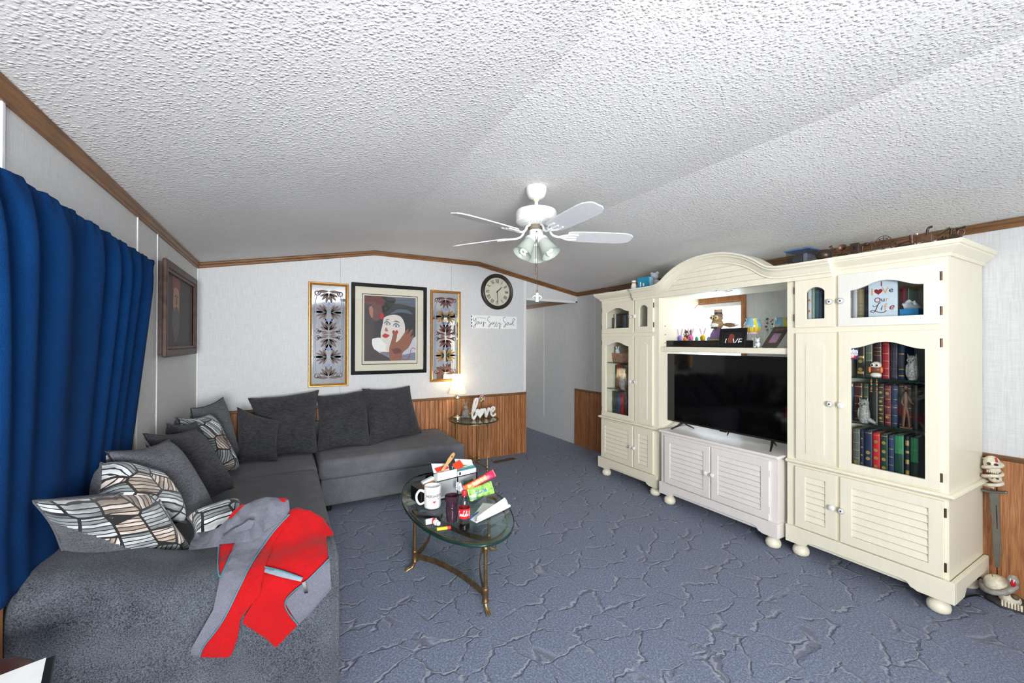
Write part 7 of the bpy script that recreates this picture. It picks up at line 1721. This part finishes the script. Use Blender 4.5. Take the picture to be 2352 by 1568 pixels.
red, org, nav = (150, 26, 40), (226, 164, 110), (60, 50, 70)
lt('I', HT*.19, .47, .86, red, bold=.0008); lt('l', HT*.28, .14, .64, org, bold=.001); lt('V', HT*.26, .60, .66, org); lt('e', HT*.22, .80, .67, nav); lt('O', HT*.20, .33, .40, red); lt('u', HT*.19, .52, .41, nav); lt('r', HT*.19, .66, .41, org); lt('i', HT*.20, .46, .17, nav, .2); lt('f', HT*.28, .60, .18, org); lt('e', HT*.26, .80, .19, red, .3)
mb = MB(); mb.poly([(wd_*.36+p[0], HT*.65+p[1]) for p in heart(0, 0, HT*.105)], ax, .0013); mb.build('heart', C(140, 30, 40), t, fix=False)
mb = MB(); mb.strip([(wd_*p[0], HT*p[1]) for p in spline([(.44, .33), (.38, .31), (.32, .22), (.24, .08), (.12, .06), (.10, .10), (.20, .11), (.36, .05), (.54, .04), (.64, .09)], 6)], .004, ax, .0012, 0); mb.strip([(wd_*p[0], HT*p[1]) for p in spline([(.16, .26), (.20, .22), (.30, .24), (.42, .33)], 5)], .003, ax, .0012, 0); mb.build('lettering', C(96, 40, 60), t, fix=False)
for i, (a0, a1, bt, nm, col, kw) in enumerate([(322, 352, 600, 'black', (40, 40, 44), {}), (355, 402, 600, 'taupe', (108, 98, 84), dict(bands=RB, gilt='ink_grey')), (405, 440, 600, 'blue-black', (52, 58, 70), dict(bands=DB, gilt='nickel')), (468, 490, 765, 'short yellow', (222, 178, 60), {}), (494, 518, 590, 'pale grey-blue', (150, 166, 176), {}), (522, 618, 570, 'thick white', (196, 196, 202), {}), (622, 760, 575, 'thick tan', (160, 146, 112), dict(bands=((.3, .31), (.4, .41), (.5, .51), (.6, .61)), gilt='ink_grey')), (765, 850, 480, 'dark slate', (62, 68, 74), dict(two=(.5, .9, (40, 44, 48)))), (1500, 1655, 560, 'thick dark red', (132, 24, 44), dict(bands=((.2, .9),) if False else ())), (1662, 1700, 560, 'thin teal', (120, 176, 164), {})]):
    xx = 3.90 if a0 < 1000 else 3.96
    zt_ = zq((a0+a1)/2, bt, xx).z; book('%s book left of the plaque in the upper right cabinet' % nm if a0 < 1000 else '%s book right of the plaque in the upper right cabinet' % nm, zq(a0, 900, xx).y-.0005, zq(a1, 900, xx).y+.0005, ZD, min(zt_, 1.915), xx, col, group='books in the upper right cabinet', **kw)
a, b = zq(1480, 1020, 3.87), zq(1895, 1020, 3.87); t = thing('tissue_box', 'flat blue box with crumpled white paper right of the plaque', 'box', (3.9, (a.y+b.y)/2, ZD)); hb = zq(1670, 985, 3.87).z-ZD
MB().box((3.87, a.y-.004, ZD), (3.95, b.y, ZD+hb)).build('box', C(30, 118, 172), t, bevel=.001)
mb = MB(); mb.grid(lambda u, v: V((3.875+.05*v, a.y-.012+(b.y-a.y+.012)*u, ZD+hb+.002+(.050*sin(pi*(.15+.8*u))+.018*noise.noise(V((u*6, v*5, 3))))*sin(pi*min(1, v+.25)))), 24, 10); mb.build('crumpled_paper', C(208, 212, 214, .8), t, smooth=40, fix=False)
# narrow compartment, right
def zn(a, b, x): return PX(1740+.2381*a, 490+.2381*b, x)
for i, (a0, a1, bt, nm, col, kw) in enumerate([(395, 432, 700, 'black', (46, 48, 52), {}), (435, 474, 705, 'charcoal', (72, 76, 78), dict(bands=DB, gilt='nickel')), (477, 517, 705, 'white and orange', (214, 216, 222), dict(motif=(.16, .38, .62), gilt=C(226, 130, 40))), (520, 548, 715, 'pale green', (170, 190, 180), {}), (550, 590, 770, 'blue-green', (88, 130, 142), dict(bands=DB)), (592, 620, 780, 'steel blue', (70, 96, 128), {})]):
    xx = 3.885; book('%s book in the narrow upper compartment of the right cabinet' % nm, zn(a0, 880, xx).y-.0004, zn(a1, 880, xx).y+.0004, ZD, min(1.90, zn(a0, bt, xx).z+.02), xx, col, group='books in the narrow compartment of the right cabinet', **kw)
# ---------------- left cabinet
def zl_(a, b, x): return PX(1360+.2041*a, 660+.2041*b, x)
row('bottom shelf of left cabinet', zl_, 3.93, [(228, 272, 1165, 'dark green', (40, 66, 52), {}), (275, 311, 1185, 'blue', (46, 74, 110), {}), (314, 352, 1190, 'red', (176, 34, 42), {}), (355, 398, 1170, 'dark brown', (60, 54, 48), dict(bands=DB)), (401, 432, 1180, 'maroon', (88, 36, 36), {})], 'books at the bottom of the left cabinet', .6745)
row('middle shelf of left cabinet', zl_, 4.00, [(234, 270, 870, 'green', (50, 86, 66), {}), (273, 318, 865, 'red', (150, 50, 46), {}), (321, 352, 860, 'brown', (84, 56, 48), {}), (355, 405, 870, 'dark green', (50, 80, 62), dict(bands=DB))], 'books on the middle shelf of the left cabinet', .9685)
p = zl_(352, 1140, 3.90); owl('silver tabby owl ornament on the middle shelf of the left cabinet', (3.905, zl_(350, 1100, 3.905).y, .9687), .040, zl_(350, 945, 3.905).z-.9687, silver)
a, b = zl_(178, 790, 3.93), zl_(425, 790, 3.93); t = thing('basket', 'brown wicker basket with a white toy rabbit on the top glass shelf', 'basket', (3.98, (a.y+b.y)/2, 1.2537)); hb = zl_(300, 740, 3.93).z-1.2537
wk = NT('wicker'); wc = wk.math('ADD', wk.noise(wk.map(wk.co(), (20, 20, 220)), 1, 2), wk.math('MULTIPLY', wk.noise(wk.map(wk.co(), (200, 200, 20)), 1, 2), .5)); wk.set(color=wk.ramp(wc, [(.5, S(116, 78, 60)), (.9, S(196, 150, 122))]), rough=.8, normal=wk.bump(wc, .5, .004)); MATS['wicker'] = wk.m
cy_ = (a.y+b.y)/2; rw = abs(a.y-b.y)/2
mb = MB(); pf = [(.80, 0), (.92, .3), (1, .85), (1.02, 1), (.97, 1), (.88, .3), (.76, .06)]
mb.grid(lambda u, v: V((3.985+.055*pf[int(round(v*6))][0]*cos(2*pi*u), cy_+rw*pf[int(round(v*6))][0]*sin(2*pi*u), 1.2537+hb*pf[int(round(v*6))][1])), 36, 6, wrapu=True); mb.f.append(list(range(36))); mb.m.append(0); mb.build('basket', 'wicker', t, smooth=60)
MB().tube([V((3.985, cy_+rw*cos(k*pi/14), 1.2537+hb*.9+.105*sin(k*pi/14))) for k in range(15)], .005, 8).build('handle', 'wicker', t, smooth=60)
rb = zl_(268, 700, 3.94); ry = rb.y; t = thing('toy_rabbit', 'white toy rabbit sitting in the wicker basket', 'toy', (3.97, ry, 1.2537+hb*.4)); zz0 = 1.2537+hb
MB().sph((3.97, ry, zz0-.008), (.030, .034, .036)).sph((3.96, ry, zz0+.028), (.022, .026, .022)).build('body', C(226, 230, 234, .8), t, smooth=70)
for sg in (-1, 1): MB().sph((3.962, ry+sg*.016, zz0+.058), (.006, .009, .026), 10, 8, Matrix.Rotation(-sg*.45, 4, 'X')).build('ear', C(226, 230, 234, .8), t, smooth=60)
for i, (a0, a1, bt, nm, col, kw) in enumerate([(180, 240, 345, 'slate', (76, 82, 86), {}), (243, 262, 300, 'thin cream', (206, 200, 180), {}), (266, 340, 300, 'black', (36, 38, 42), {}), (343, 352, 310, 'thin brown', (126, 96, 66), {}), (355, 382, 310, 'blue', (70, 104, 150), {}), (385, 425, 300, 'dark olive', (74, 80, 56), dict(bands=DB))]):
    xx = 3.95; book('%s book in the upper left cabinet' % nm, zl_(a0, 420, xx).y-.0004, zl_(a1, 420, xx).y+.0004, ZD, zl_(a0, bt, xx).z, xx, col, group='books in the upper left cabinet', **kw)
p = zl_(236, 455, 3.87); t = thing('pendant', 'white round pendant on a cord standing in the upper left cabinet', 'ornament', (3.875, p.y, ZD)); MB().lathe([(.001, .004), (.022, .004), (.025, 0), (.022, -.004), (.001, -.004)], 22, Matrix.Translation((3.878, p.y, ZD+.0255)) @ Matrix.Rotation(-pi/2, 4, 'Y')).build('disc', C(214, 206, 188, .6), t, smooth=50); MB().tube([(3.878, p.y, ZD+.05), (3.882, p.y-.004, ZD+.12), (3.89, p.y-.006, ZD+.17)], .003, 6).build('cord', C(70, 50, 70), t)
